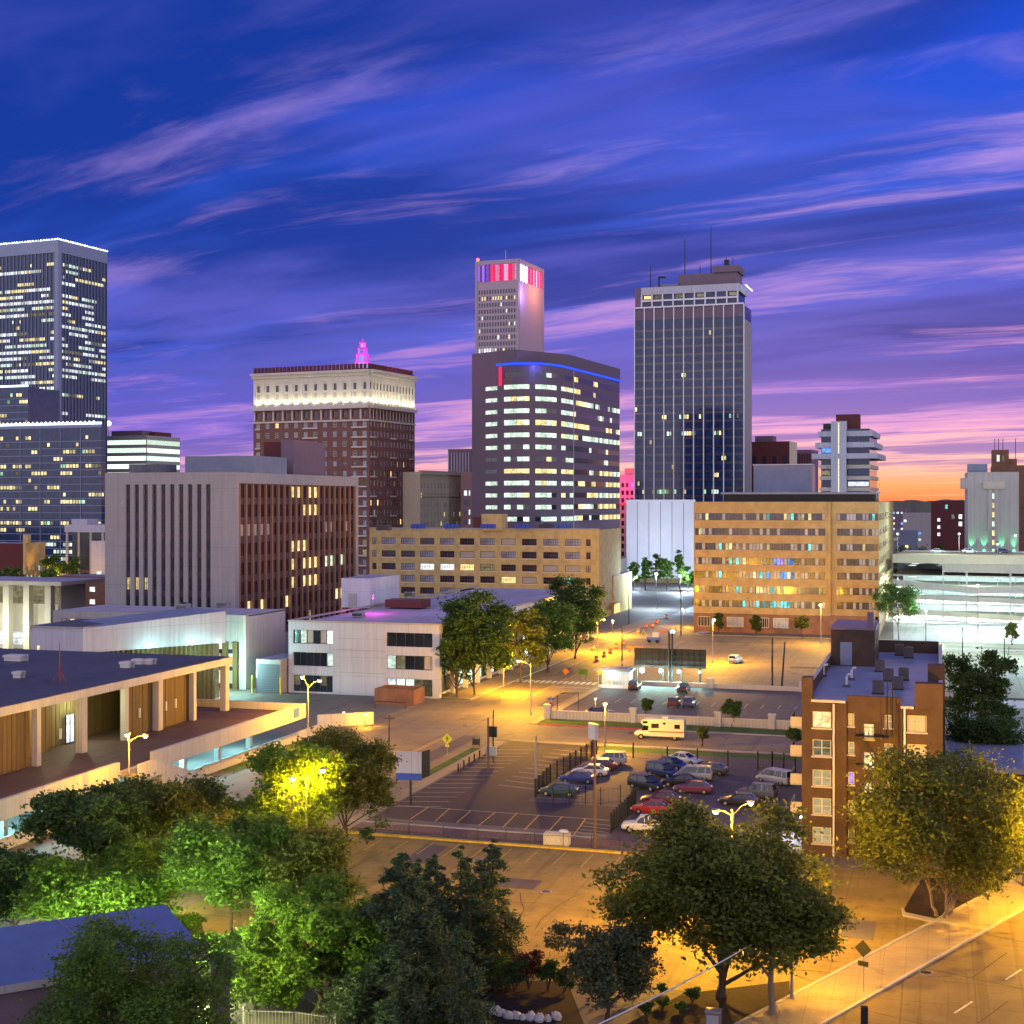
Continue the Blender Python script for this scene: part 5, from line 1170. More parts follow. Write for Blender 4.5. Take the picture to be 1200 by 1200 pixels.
orangeblock()
def apartment():
    # narrow brick block seen end-on; local axes = street grid, origin at its near left corner
    root = thing('apartment_block', 'brown brick apartment block with lit stair windows and a blue flat roof', 'apartment building', (-13, 142, 0)); rng = random.Random(2)
    W = len_to((-13, 142), (1, 0), 1105); L = 52; zr = 15.0; f = Face((0, 0), (1, 0), (0, -1)); BR = M['redbrick']
    d = depth(-13, 142); sc = lambda px: len_to((-13, 142), (1, 0), px)
    x1, x2, x3, x4 = sc(991), sc(1000), sc(1056), sc(1090)
    mb = MB(); mb.box(.4, W - .4, 1.2, L - .4, 0, zr, BR, M['blueroof']); mb.build('core', root)
    zrows = [Zp(y + 9, d) for y in (978, 944, 911, 876, 843)]
    big = (sc(952), sc(974)); small = (sc(991), sc(1000)); sm2 = (sc(1036), sc(1046)); big2 = (sc(1063), sc(1086)); stair = (sc(1012), sc(1024))
    fc = [(0, sc(992), 0.), (sc(992), sc(1055.5), -.9), (sc(1055.5), W, 0.)]
    rowsB = [(z, z + 1.62) for z in zrows]; rowsS = [(z + .25, z + 1.5) for z in zrows]; rowsT = [(z - .95, z + .55) for z in zrows]
    small = (sc(992) + .12, sc(1001))
    mb = MB()
    # left leaf, recessed middle, right leaf
    grid_wall(mb, f, 0, sc(992) - .9 + .9, 0, zr + .2, [big], rowsB, BR, .4)
    F2 = Face((0, .35), (1, 0), (0, -1)); pm = (sc(1005), sc(1040))
    def multi(fc_, s0, s1, sets):
        e = s0
        for (a, b), rows in sets + [((s1, s1), [])]:
            if a > e: fc_.box(mb, e, a, 0, zr + .9, -.4, 0, BR)
            q = 0
            if b > a:
                for c, dd_ in rows + [(zr + .9, zr + .9)]:
                    if c > q: fc_.box(mb, a, b, q, c, -.4, 0, BR)
                    q = dd_
            e = b
    multi(F2, sc(992) + .002, sc(1055.5) - .002, [(small, rowsS), (stair, rowsT[1:]), (sm2, rowsS[2:])])
    f.box(mb, sc(992) - .4, sc(992), 0, zr + .2, -.89, -.41, BR)
    grid_wall(mb, f, sc(1055.5), W, 0, zr - .1, [big2], rowsB, BR, .4)
    f.box(mb, 0, sc(952), zr + .2, zr + 2.6, -1.4, .12, BR); f.box(mb, W - 2.6, W, zr - .1, zr + 2.4, -1.4, .12, BR)
    mb.box(0, .4, .41, L, 0, zr + 1.2, BR, M['paleconc']); mb.box(W - .4, W, .41, L, 0, zr + 1.1, BR, M['paleconc']); mb.box(.41, W - .41, L - .4, L, 0, zr + 1.6, BR, M['paleconc'])
    mb.box(W - 1.5, W + .25, 14, 16.2, 0, zr + 2.6, BR); mb.build('wall', root)
    mb = MB(); f.box(mb, sc(952) - .1, sc(992) - .1, zr + .2, zr + .45, -.5, .15, M['paleconc']); f.box(mb, sc(1055.5), W - 2.7, zr - .1, zr + .15, -.5, .15, M['paleconc']); mb.build('parapet_cap', root)
    def win(face, a, b, c, dd_, pane, nx, nz, nm=None):
        w = MB(); h = dd_ - c; wd = b - a; o = thing('window', 'x', 'x'); del o['label']; del o['category']; bpy.data.objects.remove(o)
        lf = Face((0, 0), (1, 0), (0, -1)); pn = MB(); lf.quad(pn, 0, wd, 0, h, -.25, M[pane]); po = pn.build('window', root, loc=face.pt(a, c, 0), rz=face.rz())
        fr = MB()
        for q in ((0, .09, 0, h), (wd - .09, wd, 0, h), (.09, wd - .09, 0, .08), (.09, wd - .09, h - .08, h)): lf.box(fr, *q, -.27, -.14, M['frame'])
        for i in range(1, nx): lf.box(fr, wd * i / nx - .05, wd * i / nx + .05, .08, h - .08, -.26, -.15, M['frame'])
        for i in range(1, nz): lf.box(fr, .09, wd - .09, h * i / nz - .035, h * i / nz + .035, -.26, -.17, M['frame'])
        fr.build('frame', po); s = MB(); lf.box(s, -.1, wd + .1, -.14, -.004, -.2, .08, M['paleconc']); s.build('sill', po)
        return po
    for k, (c, dd_) in enumerate(rowsB):
        win(f, *big, c, dd_, ['Lblind', 'Lblind', 'Lblind', 'Ldim', 'Lyel'][k], 2, 2); win(f, *big2, c, dd_, 'blind' if k > 2 else 'sglass', 2, 2)
    for k, (c, dd_) in enumerate(rowsS):
        win(F2, *small, c, dd_, ['Ldim', 'Lblind', 'Lviolet', 'Lblind', 'sglass'][k], 1, 2)
        if k >= 2: win(F2, *sm2, c, dd_, 'sglass', 1, 2)
    for k, (c, dd_) in enumerate(rowsT[1:]):
        win(F2, *stair, c, dd_, 'Lyel', 2, 2)
    for px in (977, 1060):
        p = MB(); x = sc(px); p.tube([(x, -.15, .1), (x, -.15, zr + .1)], .10, M['pale'], 7); p.build('downpipe', root)
    # fire escape in the recess
    fe = MB(); a, b = sc(1003), sc(1042)
    for z in zrows[1:]:
        fe.box(a, b, -.75, .33, z - .62, z - .55, M['dark'])
        for q in range(9): x = a + (b - a) * q / 8; fe.tube([(x, -.73, z - .55), (x, -.73, z + .4)], .022, M['dark'], 4)
        fe.tube([(a, -.73, z + .4), (b, -.73, z + .4)], .03, M['dark'], 4)
    for z0, z1, s in zip(zrows[1:-1], zrows[2:], (1, -1, 1)):
        xa, xb = (sc(1028), sc(1008)) if s > 0 else (sc(1008), sc(1028)); fe.tube([(xa, -.3, z0 - .55), (xb, -.3, z1 - .55)], .06, M['dark'], 4); fe.tube([(xa, .1, z0 - .55), (xb, .1, z1 - .55)], .06, M['dark'], 4)
    fe.tube([(sc(1040), -.3, zrows[-1] - .55), (sc(1040), -.3, zr + 2.6)], .06, M['dark'], 4); fe.tube([(sc(1046), -.3, zrows[-1] - .55), (sc(1046), -.3, zr + 2.6)], .06, M['dark'], 4); fe.build('fire_escape', root)
    for k in range(1, 4):
        l = MB(); x = sc(1020); l.ball((x, .12, rowsT[k + (0 if k < 4 else 0)][0] + .35), .14, M['bulb_white'], 8, 6); l.build('stair_lamp', root); light('POINT', root, (x, -.15, rowsT[k][0] + .35), 50, (1, .85, .45), .12)
    # penthouse with door
    ph = MB(); X2 = 5.6; y0, y1 = 34, 46; h = 4.4
    ph.box(.42, X2, y0, y1, zr, zr + h, M['redbrick'], M['darkroof']); ph.box(.3, X2 + .12, y0 - .12, y1 + .12, zr + h, zr + h + .25, M['purplest']); po = ph.build('penthouse', root)
    dr = MB(); dr.box(1.5, 2.9, y0 - .06, y0 - .004, zr + .1, zr + 2.9, M['blueroof']); dr.build('door', po); ch = MB(); ch.box(X2 - 1.0, X2 - .2, y0 + 2, y0 + 3.4, zr + h + .25, zr + h + 2, M['purplest']); ch.build('chimney', po)
    # balconies on the left flank
    for i, z in enumerate((3.2, 6.1, 9.0, 11.9)):
        for j, y in enumerate((4, 20, 36)):
            b = MB(); b.box(-1.5, -.01, y, y + 4, z, z + .2, M['paleconc']); b.box(-1.5, -1.42, y, y + 4, z + .2, z + 1.15, M['cream']); b.box(-1.42, -.01, y, y + .08, z + .2, z + 1.15, M['cream']); b.build('balcony', root)
    pl = MB()
    for z, y in ((2.6, 5), (3.0, 9), (2.2, 13)): pl.ball((-.5, y, z), .16, M['bulb_white'], 6, 4)
    pl.build('patio_lamp', root, kind=None); light('POINT', root, (-1.9, 8, 2.6), 2200, (.85, .95, 1), .2)
    # vents and condensers on the roof
    import itertools
    first = None; lab = ['air conditioner on the blue apartment roof, close beside the brick penthouse', 'air conditioner on the blue apartment roof, farthest of the right hand cluster', 'air conditioner at the near end of the right hand cluster on the apartment roof', 'air conditioner in the middle pair of the apartment roof, nearer the parapet', 'air conditioner in the middle pair of the apartment roof, nearer the back', 'small roof box nearest the front parapet of the apartment block', 'small dark air conditioner right of the penthouse wall on the apartment roof']
    for i, (px, py) in enumerate(((1031, 787), (1065, 771), (1052, 808), (1041, 798), (1059, 797), (1029, 813), (1054, 768))):
        x, y = G(px, py, zr)
        if first is None:
            first = o = thing('air_conditioner', lab[i], 'air conditioner', (x, y, zr), 0, 'air conditioners on the apartment roof'); m = MB(); m.box(-.55, .55, -.55, .55, .15, 1.35, M['acunit']); m.box(-.6, .6, -.6, .6, 0, .15, M['dark']); m.build('housing', o); m = MB(); m.tube([(0, 0, 1.35), (0, 0, 1.42)], .42, M['dark'], 12); m.build('fan_guard', o)
        else: dup(first, (x, y, zr), label=lab[i])
    first = None; lab = ['bent white vent pipe near the left parapet of the apartment roof', 'pale vent pipe beside the front pair on the apartment roof', 'pale vent pipe in the centre of the apartment roof']
    for i, (px, py) in enumerate(((965, 793), (992, 805), (998, 797))):
        x, y = G(px, py, zr)
        if first is None: first = o = thing('vent_pipe', lab[i], 'vent pipe', (x, y, zr), 0, 'vent pipes on the apartment roof'); m = MB(); m.tube([(0, 0, 0), (0, 0, 1.1), (.15, 0, 1.35), (.5, 0, 1.4)], .13, M['pale'], 8); m.build('pipe', o); m = MB(); m.box(-.35, .35, -.35, .35, 0, .25, M['acunit']); m.build('curb', o)
        else: dup(first, (x, y, zr), label=lab[i])
    # brick flat-roofed neighbour behind the big tree
    x, y = G(1150, 905, 6.0); o = thing('low_brick_building', 'low brick building with a blue flat roof at the right edge behind the trees', 'building', (x, y, 0)); m = MB(); m.box(-6, 40, 0, 24, 0, 6, M['redbrick'], M['blueroof']); m.build('wall', o); m = MB(); m.box(-6.1, 40, -.1, .35, 6, 6.5, M['paleconc']); m.build('parapet_cap', o); m = MB(); m.box(3, 6, -.06, -.01, 2, 4, M['Ldim']); m.build('window', o)
apartment()
def garage():
    d = 415; C = Wd(1046, d); root = thing('parking_garage', 'open sided multi level parking garage glowing greenish white', 'parking garage', (*C, 0), R(-3)); W = 95; Dp_ = 40
    zs = [Zp(y, d) for y in (732, 714, 698, 684, 668)]; zt = Zp(650, d)
    fl = MB(); 
    for i, z in enumerate([0.05, 5.0, 9.4, 13.2]):
        fl.box(0, W, .5, Dp_, z, z + .35, M['paleconc'])
    fl.build('deck_slab', root)
    sp = MB()
    def ramp(x0, x1, z0, z1, h, y0=-.05, m=M['concrete']):
        p = [(x0, y0, z0), (x1, y0, z1), (x1, y0 + .45, z1), (x0, y0 + .45, z0)]; i = len(sp.v); sp.v += p + [(a, b, c + h) for a, b, c in p]; k = sp.mi(m)
        for q in ((0, 3, 2, 1), (4, 5, 6, 7), (0, 1, 5, 4), (1, 2, 6, 5), (2, 3, 7, 6), (3, 0, 4, 7)): sp.f.append(tuple(i + a for a in q)); sp.m.append(k)
    ramp(0, W, zt - 2.4, zt - 2.4, 2.6, m=M['cream']); ramp(14, W, zt - 4.9, zt - 5.2, 2.5, .6, M['concrete']); ramp(0, 22, zs[3] - .6, zs[3] - 2.4, 1.9, .3); ramp(22, W, zs[3] - 2.4, zs[3] + .2, 1.9, .3)
    ramp(0, W, zs[2] - .8, zs[2] - 3.2, 1.5, .2); ramp(0, 36, zs[1] - 1.0, zs[1] - 2.6, 1.5, .25, M['cream']); sp.build('spandrel_band', root)
    for i, x in enumerate((14, 20.5, 32.5, 38, 55, 70)):
        c = MB(); c.box(x, x + .45, .8, 1.3, 0, zt - 2.4, M['metal']); c.build('column', root)
    b = MB(); b.box(0, W, Dp_, Dp_ + .4, 0, zt, M['white']); b.build('rear_wall', root)
    lt = MB()
    for z in (4.2, 8.9, 12.8, 16.2):
        for x in range(4, 80, 8): lt.box(x, x + 2.2, 8, 8.4, z - .25, z - .12, M['Lgarage']); lt.box(x, x + 2.2, 20, 20.4, z - .25, z - .12, M['Lgarage'])
    lt.build('strip_light', root, kind='stuff')
    for x in (6, 22, 38, 56): light('POINT', root, (x, 6, 3.6), 34000, COOL, .6); light('POINT', root, (x + 5, 7, 8.2), 28000, COOL, .6); light('POINT', root, (x, 7, 12.2), 24000, COOL, .6)
    light('POINT', root, (12, 12, zt + 7), 16000, (.7, 1, .95), .6); light('POINT', root, (45, 12, zt + 7), 16000, (.7, 1, .95), .6)
    return root, d, zt
GAR = garage()
def leftfar():
    rng = random.Random(91)
    # pale canopy building far left
    C = Wd(72, 330); z1 = Zp(681, 330); root = thing('canopy_pavilion', 'pale concrete pavilion with a thin overhanging roof at the left edge', 'pavilion', (*C, 0)); W = 34
    m = MB(); m.box(-W, 2, -3, 14, z1 - .9, z1, M['cream'], M['paleroof']); m.build('roof', root)
    for x in (-3.5, -9.4, -15, -24):
        c = MB(); c.box(x, x + 1.6, -1.5, .2, 0, z1 - .9, M['cream']); c.build('column', root)
    m = MB(); m.box(-W, -1.5, 2, 12, 0, z1 - .9, M['cream']); m.build('wall', root)
    m = MB(); Face((-W, 2), (1, 0), (0, -1)).quad(m, 2, W - 2, z1 - 5.6, z1 - 1.6, .05, M['Ldim']); Face((-W, 2), (1, 0), (0, -1)).quad(m, 2, W - 2, 1, 4, .05, M['Lwhite']); m.build('window_band', root)
    light('POINT', root, (-8, -7, 6), 2600, (.9, 1, .75), .5); light('POINT', root, (-16, -6, 6), 2600, (.95, 1, .7), .5)
    # lit ochre old building and dark row left of it
    root, W, L, Ht, f, r = block('old_ochre_building', 'ornate old ochre building lit by street lamps, far left below the glass offices', 'building', 30, 520, 27, 53, 636)
    m = MB(); m.box(-W, -.3, .3, L, 0, Ht, M['glass'], M['darkroof']); m.build('core', root); n = 5; cell = L / n; cols = [(cell * (i + .28), cell * (i + .72)) for i in range(n)]; rows = [(2, 4), (5.6, 7.8), (9.2, 11.2)]
    m = MB(); grid_wall(m, r, 0, L, 0, Ht, cols, rows, M['yelbrick']); f.box(m, 0, W - .36, 0, Ht, -.3, 0, M['yelbrick']); m.box(-W, -W + 2, 0, 2, Ht, Ht + 3, M['yelbrick']); m.build('wall', root); windows(root, r, [(a, b, c, d_, pick(rng, [(.7, M['sglass']), (.3, M['Lteal'])])) for c, d_ in rows for a, b in cols], M['frame'])
    light('POINT', root, (12, 4, 7), 6000, SODIUM, .4)
    root, W, L, Ht, f, r = block('dark_shop_row', 'low dark brick row with a blue roof at the left edge', 'building', 27, 525, -20, None, 637)
    m = MB(); m.box(-W, 0, 0, 14, 0, Ht, M['maroon'], M['blueroof']); m.build('wall', root); windows(root, Face((-W, -.25), (1, 0), (0, -1)), [(W - 3 - i * 3, W - 1.5 - i * 3, z, z + 2, M['Ldim']) for i in range(5) for z in (2.5, 7)], M['frame'])
    root, W, L, Ht, f, r = block('parking_structure', 'small parking structure with a white roof slab below the dark glass offices', 'parking garage', 124, 560, 78, None, 615)
    m = MB(); m.box(-W, 0, 4, 22, 0, Ht - 2, M['glass']); m.box(-W - .6, .6, -.6, 22, Ht - 3, Ht, M['white'], M['paleroof']); m.box(-W * .95, -W * .55, 2, 10, Ht, Ht + 2.2, M['white']); m.build('roof', root); m = MB(); f.box(m, 0, W, 0, 4.5, -.3, 0, M['basebrick']); f.box(m, 0, W, 6.6, 7.8, -.3, 0, M['basebrick']); m.build('wall', root)
    for i in range(4):
        c = MB(); f.box(c, W * i / 3.3, W * i / 3.3 + .9, 0, Ht - 3, 0.01, .5, M['paleconc']); c.build('column', root)
    root, W, L, Ht, f, r = block('white_flats', 'small pale building beside the big precast block, lit from the left', 'building', 128, 470, 107, None, 634)
    m = MB(); m.box(-W, 0, 0, 10, 0, Ht, M['white'], M['paleroof']); m.build('wall', root); windows(root, Face((-W, -.25), (1, 0), (0, -1)), [(W * .3, W * .6, z, z + 1.8, M['Lcool']) for z in (2, 6, 10)], M['frame'])
    root, W, L, Ht, f, r = block('brown_flats', 'low brown flats with small bright windows behind the pale pavilion', 'building', 122, 405, 62, None, 676)
    m = MB(); m.box(-W, 0, 0, 12, 0, Ht, M['basebrick'], M['roof']); m.build('wall', root); windows(root, Face((-W, -.25), (1, 0), (0, -1)), [(W * x, W * x + 1.9, z, z + 1.5, M[q]) for x, q in ((.08, 'Ldim'), (.34, 'Lcool'), (.72, 'Lwhite')) for z in (1.6, 5.4, 9)], M['frame'])
    # far low blocks right of the orange building
    for px, dd_, pl, top, lab, mm in ((1092, 900, 1058, 601, 'far pale blue grey block with strip windows, left of the dark red brick block', 'greyconc'), (1062, 1050, 1040, 596, 'far grey low block just over the trees right of the orange building', 'purplest'), (1075, 760, 1046, 622, 'far dark shed in front of the strip windowed block', 'blueroof'), (1132, 1250, 1096, 592, 'most distant low block under the wooded ridge', 'purplest')):
        root, W, L, Ht, f, r = block('distant_building', lab, 'building', px, dd_, pl, None, top); m = MB(); m.box(-W, 0, 0, 30, 0, Ht, M[mm], M['roof']); m.build('wall', root)
        m = MB()
        for z in range(2, max(3, int(Ht) - 1), 4): 
            for i in range(int(W / 3)):
                if rng.random() < .35: f.quad(m, i * 3 + .6, i * 3 + 2.2, z, z + 1.5, .05, M[rng.choice(['Lwarm', 'Lcool', 'Lblue', 'Ldim', 'Lwhite'])])
        if m.f: m.build('lit_window', root, kind='stuff')
    # far white petrol-station style blur of light: small building behind the street end
    root, W, L, Ht, f, r = block('lit_lobby_building', 'bright glazed lobby block at the far end of the street, under the curved tower', 'building', 727, 590, 700, None, 655)
    m = MB(); m.box(-W, 0, 0, 12, 0, Ht, M['greyconc'], M['roof']); m.build('wall', root); m = MB(); f.quad(m, W * .3, W * .95, .3, Ht * .55, .05, M['Lwhite']); f.quad(m, W * .3, W * .95, Ht * .65, Ht * .8, .05, M['Lviolet']); m.build('lobby_glass', root)
    # bottom-left house roof under the trees
    zr = 14.0; q = [G(-150, 1108, zr), G(193, 1060, zr), G(243, 1115, zr), G(-60, 1166, zr)]; o = thing('blue_roof_house', 'near building with a blue metal roof half hidden by a tree, bottom left corner', 'building', (*q[3], 0)); loc = [(a - q[3][0], b - q[3][1]) for a, b in q]
    m = MB(); m.prism(loc, zr - .35, zr, M['greyconc'], M['houseroof']); m.build('roof', o)
    cx = sum(a for a, b in loc) / 4; cy = sum(b for a, b in loc) / 4; inn = [(cx + (a - cx) * .93, cy + (b - cy) * .88) for a, b in loc]; m = MB(); m.prism(inn, 0, zr - .36, M['purplest']); m.build('wall', o)
    m = MB(); t = Vector((loc[1][0] - loc[0][0], loc[1][1] - loc[0][1])).normalized(); n = Vector((-t.y, t.x)); ln = (Vector(loc[1]) - Vector(loc[0])).length
    for k in range(0, int(ln / .9), 9):
        a = Vector(loc[0]) + t * (k * .9 + .4); b = Vector(loc[3]) + t * (k * .9 + .4) * (Vector(loc[2]) - Vector(loc[3])).length / ln
        m.tube([(a.x, a.y, zr + .03), (b.x, b.y, zr + .03)], .035, M['blueroof'], 4, caps=False)
    m.build('seam', o, kind='stuff')
    m = MB(); e = [G(243, 1118, 12.5), G(271, 1118, 12.5), G(274, 1135, 12.5), G(247, 1135, 12.5)]; m.prism([(a - q[3][0], b - q[3][1]) for a, b in e], 12.1, 12.5, M['purplest'], M['darkroof']); e2 = [G(246, 1122, 12.5), G(268, 1122, 12.5), G(270, 1133, 12.5), G(249, 1133, 12.5)]; m.prism([(a - q[3][0], b - q[3][1]) for a, b in e2], 0, 12.08, M['purplest']); m.build('side_wing', o)
leftfar()
# ------------------------------------------------------------------ trees
def leafcloud(name, parent, cen, size, m, rng, up=.35, aspect=.5):
    """many small leaf faces, one island each, at the given centres"""
    n = len(cen)
    a = rng.normal(size=(n, 3)); a[:, 2] *= .6; a /= np.linalg.norm(a, axis=1)[:, None]
    b = rng.normal(size=(n, 3)); b[:, 2] += 0; b -= (b * a).sum(1)[:, None] * a; b /= np.linalg.norm(b, axis=1)[:, None]
    s = size * rng.uniform(.45, 1.6, n)[:, None]
    c = np.cross(a, b) * s * .25
    v = np.stack([cen - a * s, cen + b * s * aspect + c, cen + a * s, cen - b * s * aspect + c], 1).reshape(-1, 3)
    me = bpy.data.meshes.new(name); me.vertices.add(4 * n); me.vertices.foreach_set('co', v.ravel())
    me.loops.add(4 * n); me.loops.foreach_set('vertex_index', np.arange(4 * n, dtype=np.int32))
    me.polygons.add(n); me.polygons.foreach_set('loop_start', np.arange(0, 4 * n, 4, dtype=np.int32)); me.polygons.foreach_set('loop_total', np.full(n, 4, dtype=np.int32))
    me.update(); me.materials.append(m)
    o = bpy.data.objects.new(name, me); COL.objects.link(o); o.parent = parent
    return o
def crown_points(rng, w, z0, z1, n, lobes=11, clump=.10, per=55, flat=1.0, shape='round'):
    R_ = w / 2; hh = (z1 - z0) / 2; zc = (z0 + z1) / 2
    nl = lobes; L = []
    for i in range(nl):
        t = i * 2.399963 + rng.uniform(0, .5); u = -.75 + 1.6 * (i + .5) / nl
        k = math.sqrt(max(.05, 1 - (u * .82) ** 2))
        if shape == 'cone': k = (1 - (u + .75) / 1.75) * .9 + .08
        rr = rng.uniform(.38, .80) * k
        L.append((math.cos(t) * rr * R_, math.sin(t) * rr * R_, zc + u * hh * .72, R_ * rng.uniform(.22, .47) * (k * .6 + .4), hh * rng.uniform(.20, .42) * flat))
    L.append((0, 0, zc, R_ * .55, hh * .62))
    ncl = max(6, n // per); ci = rng.integers(0, len(L), ncl); L = np.array(L)
    d = rng.normal(size=(ncl, 3)); d /= np.linalg.norm(d, axis=1)[:, None]
    d[:, 2] = np.where(rng.random(ncl) < .55, np.abs(d[:, 2]), d[:, 2])
    rad = rng.uniform(.55, 1.05, ncl)[:, None]
    cc = L[ci, :3] + d * rad * np.stack([L[ci, 3], L[ci, 3], L[ci, 4]], 1)
    cr = w * clump * rng.uniform(.6, 1.3, ncl)
    p = np.repeat(cc, per, 0) + rng.normal(size=(ncl * per, 3)) * np.repeat(cr, per)[:, None] * np.array([.55, .55, .32])
    p[:, 2] = np.maximum(p[:, 2], z0 - .3)
    return p, cc
def tree(lab, x, y, h, w, seed, m='L1', n=9000, leaf=.17, z0=None, trunk=.16, name='broadleaf_tree', group=None, lobes=11, clump=.10, stems=1, barkm='bark', shape='round', per=55, limbs=16):
    rng = np.random.default_rng(seed); o = thing(name, lab, 'tree', (x, y, 0), 0, group)
    z0 = h * .28 if z0 is None else z0
    p, cc = crown_points(rng, w, z0, h, n, lobes, clump, per, shape=shape)
    leafcloud('crown', o, p, leaf, M[m], rng)
    tb = MB(); bm = M[barkm]
    for s in range(stems):
        a = 2 * math.pi * s / stems + .7; ox, oy = (math.cos(a) * .55, math.sin(a) * .55) if stems > 1 else (0, 0)
        top = (ox * 3 + rng.normal() * .3, oy * 3 + rng.normal() * .3, z0 + (h - z0) * .62)
        mid = (ox * 1.6 + rng.normal() * .12, oy * 1.6 + rng.normal() * .12, z0 * .8)
        tb.tube([(ox, oy, -.1), (ox * 1.1, oy * 1.1, .4), mid, top], [trunk * 1.45, trunk, trunk * .8, trunk * .22], bm, 8)
        idx = rng.choice(len(cc), min(limbs, len(cc)), replace=False)
        for k in idx:
            q = cc[k]; f0 = rng.uniform(.0, .8); st = np.array(mid) * (1 - f0) + np.array(top) * f0
            if q[2] < st[2] - .5: st = np.array(mid) * .9
            md = (st + q) / 2 + np.array([0, 0, .25 * rng.random()])
            tb.tube([st, md, q], [trunk * .5, trunk * .32, trunk * .11], bm, 5, caps=False)
    tb.build('trunk', o)
    return o
def conifer(lab, x, y, h, w, seed, m='L4', n=9000, name='conifer_tree', group=None, leaf=.16, tips=1, z0=.4):
    """layered needle tree: drooping whorled sprays; tips > 1 gives several pointed leaders"""
    rng = np.random.default_rng(seed); o = thing(name, lab, 'tree', (x, y, 0), 0, group); P = []
    tb = MB()
    for t in range(tips):
        a = 2 * math.pi * t / max(1, tips); ox, oy = (math.cos(a) * w * .27, math.sin(a) * w * .27) if tips > 1 else (0, 0)
        hh = h * (1 if t == 0 else rng.uniform(.72, .95)); ww = w * (.62 if tips > 1 else 1)
        tb.tube([(ox * .6, oy * .6, -.1), (ox, oy, hh * .5), (ox, oy, hh * .97)], [.02 * h, .014 * h, .02], M['bark'], 7)
        nb = int(70 / tips) + 30
        for b in range(nb):
            f = (b + rng.random()) / nb; z = z0 + (hh - z0) * f; r = ww / 2 * (1 - f) ** .75 * rng.uniform(.65, 1.1) + .15
            an = rng.uniform(0, 6.283); k = max(8, int(n / tips / nb * (1.35 - f)))
            s = rng.random(k) ** .65; dz = .10 * r * s - .30 * r * s ** 2
            px = ox + math.cos(an) * r * s; py = oy + math.sin(an) * r * s
            q = np.stack([px, py, z + dz], 1) + rng.normal(size=(k, 3)) * np.array([.16, .16, .10]) * (r * .55 + .3)
            P.append(q)
            if b % 3 == 0: tb.tube([(ox, oy, z), (ox + math.cos(an) * r * .8, oy + math.sin(an) * r * .8, z - .1 * r)], [.035, .012], M['bark'], 4, caps=False)
    leafcloud('crown', o, np.concatenate(P), leaf, M[m], rng, aspect=.28); tb.build('trunk', o)
    return o
def shrub(lab, x, y, h, w, seed, m, n=900, leaf=.10, name='shrub', group=None, kind='shrub'):
    rng = np.random.default_rng(seed); o = thing(name, lab, kind, (x, y, 0), 0, group)
    p, cc = crown_points(rng, w, h * .12, h, n, 6, .14, 30); leafcloud('foliage', o, p, leaf, M[m], rng)
    tb = MB()
    for k in range(min(5, len(cc))): tb.tube([(0, 0, 0), tuple(cc[k] * .5), tuple(cc[k])], [.04, .03, .012], M['bark'], 5, caps=False)
    tb.build('stem', o); return o
def tpx(fn, lab, px, base, top, wpx, seed, z0y=None, **kw):
    d = Dp(base); x, y = Wd(px, d); h = Zp(top, d); w = wpx * d / F
    if z0y is not None: kw['z0'] = max(.2, Zp(z0y, d))
    return fn(lab, x, y, h, w, seed, **kw)
# near trees across the bottom of the picture
tpx(tree, 'round dense dark green tree at the corner of the dark parking lot', 406, 984, 846, 122, 1, 975, m='L3', n=31900, leaf=.15, lobes=16, clump=.075, limbs=20)
tpx(tree, 'tall thin tree lit bright yellow by the lamp inside it', 343, 1050, 855, 118, 2, 1020, m='L5', n=18850, leaf=.16, clump=.09)
tpx(tree, 'spreading layered tree in front of the deck parapet at the left', 100, 1085, 916, 150, 3, 1010, m='L2', n=17400, leaf=.17, clump=.07, lobes=13)
tpx(tree, 'rounded dark tree under the deck stair, behind the front row of trees', 195, 1055, 908, 155, 4, 1000, m='L3', n=24650, leaf=.16)
tpx(tree, 'dark tree crossing the left edge of the photo below the parapet', 14, 1110, 985, 120, 5, 1090, m='L2', n=17400, leaf=.16)
tpx(tree, 'broad tree with bright green lit leaves above the ridge of the blue roof', 270, 1120, 948, 165, 6, 1075, m='L1', n=30450, leaf=.16, lobes=14)
tpx(tree, 'bright green low tree just behind the blue roof at the left', 120, 1125, 1000, 175, 7, 1095, m='L5', n=24650, leaf=.16, lobes=13)
tpx(tree, 'dark leafy tree standing before the lamp between the bright tree and the conifers', 355, 1120, 955, 130, 8, 1075, m='L3', n=21750, leaf=.16)
tpx(tree, 'thin airy tree with bright green lower leaves above the railing', 372, 1188, 1020, 185, 9, 1165, m='L5', n=15950, leaf=.16, clump=.065, trunk=.2, lobes=13)
tpx(tree, 'dark tree hanging over the blue roof in the bottom left corner', 150, 1583, 1068, 262, 10, 1330, m='L1', n=42000, leaf=.085, lobes=16, clump=.075)
tpx(conifer, 'dark blue green pine with drooping sprays behind the railing', 470, 1200, 1000, 200, 11, m='L4', n=34800, leaf=.18, z0=.6)
tpx(conifer, 'cluster of pointed cedars with several tops beside the yellow lit yard', 535, 1140, 982, 165, 12, m='L4', n=52000, leaf=.17, tips=7, z0=.3, name='cedar_tree')
tpx(conifer, 'low bushy conifer in front of the pointed cedars', 500, 1215, 1080, 150, 13, m='L4', n=17400, leaf=.16, tips=3, z0=.2, name='cedar_tree')
tpx(tree, 'huge dark broadleaf tree with a lamp post behind it at the yellow yard', 845, 1168, 938, 268, 14, 1150, m='L3', n=43500, leaf=.17, lobes=18, clump=.07, trunk=.32, limbs=26)
tpx(tree, 'smaller tree with a pale trunk and a street lamp glowing in its crown', 905, 1190, 1010, 165, 15, 1140, m='L3', n=21750, leaf=.16, trunk=.24, barkm='palebark', lobes=12)
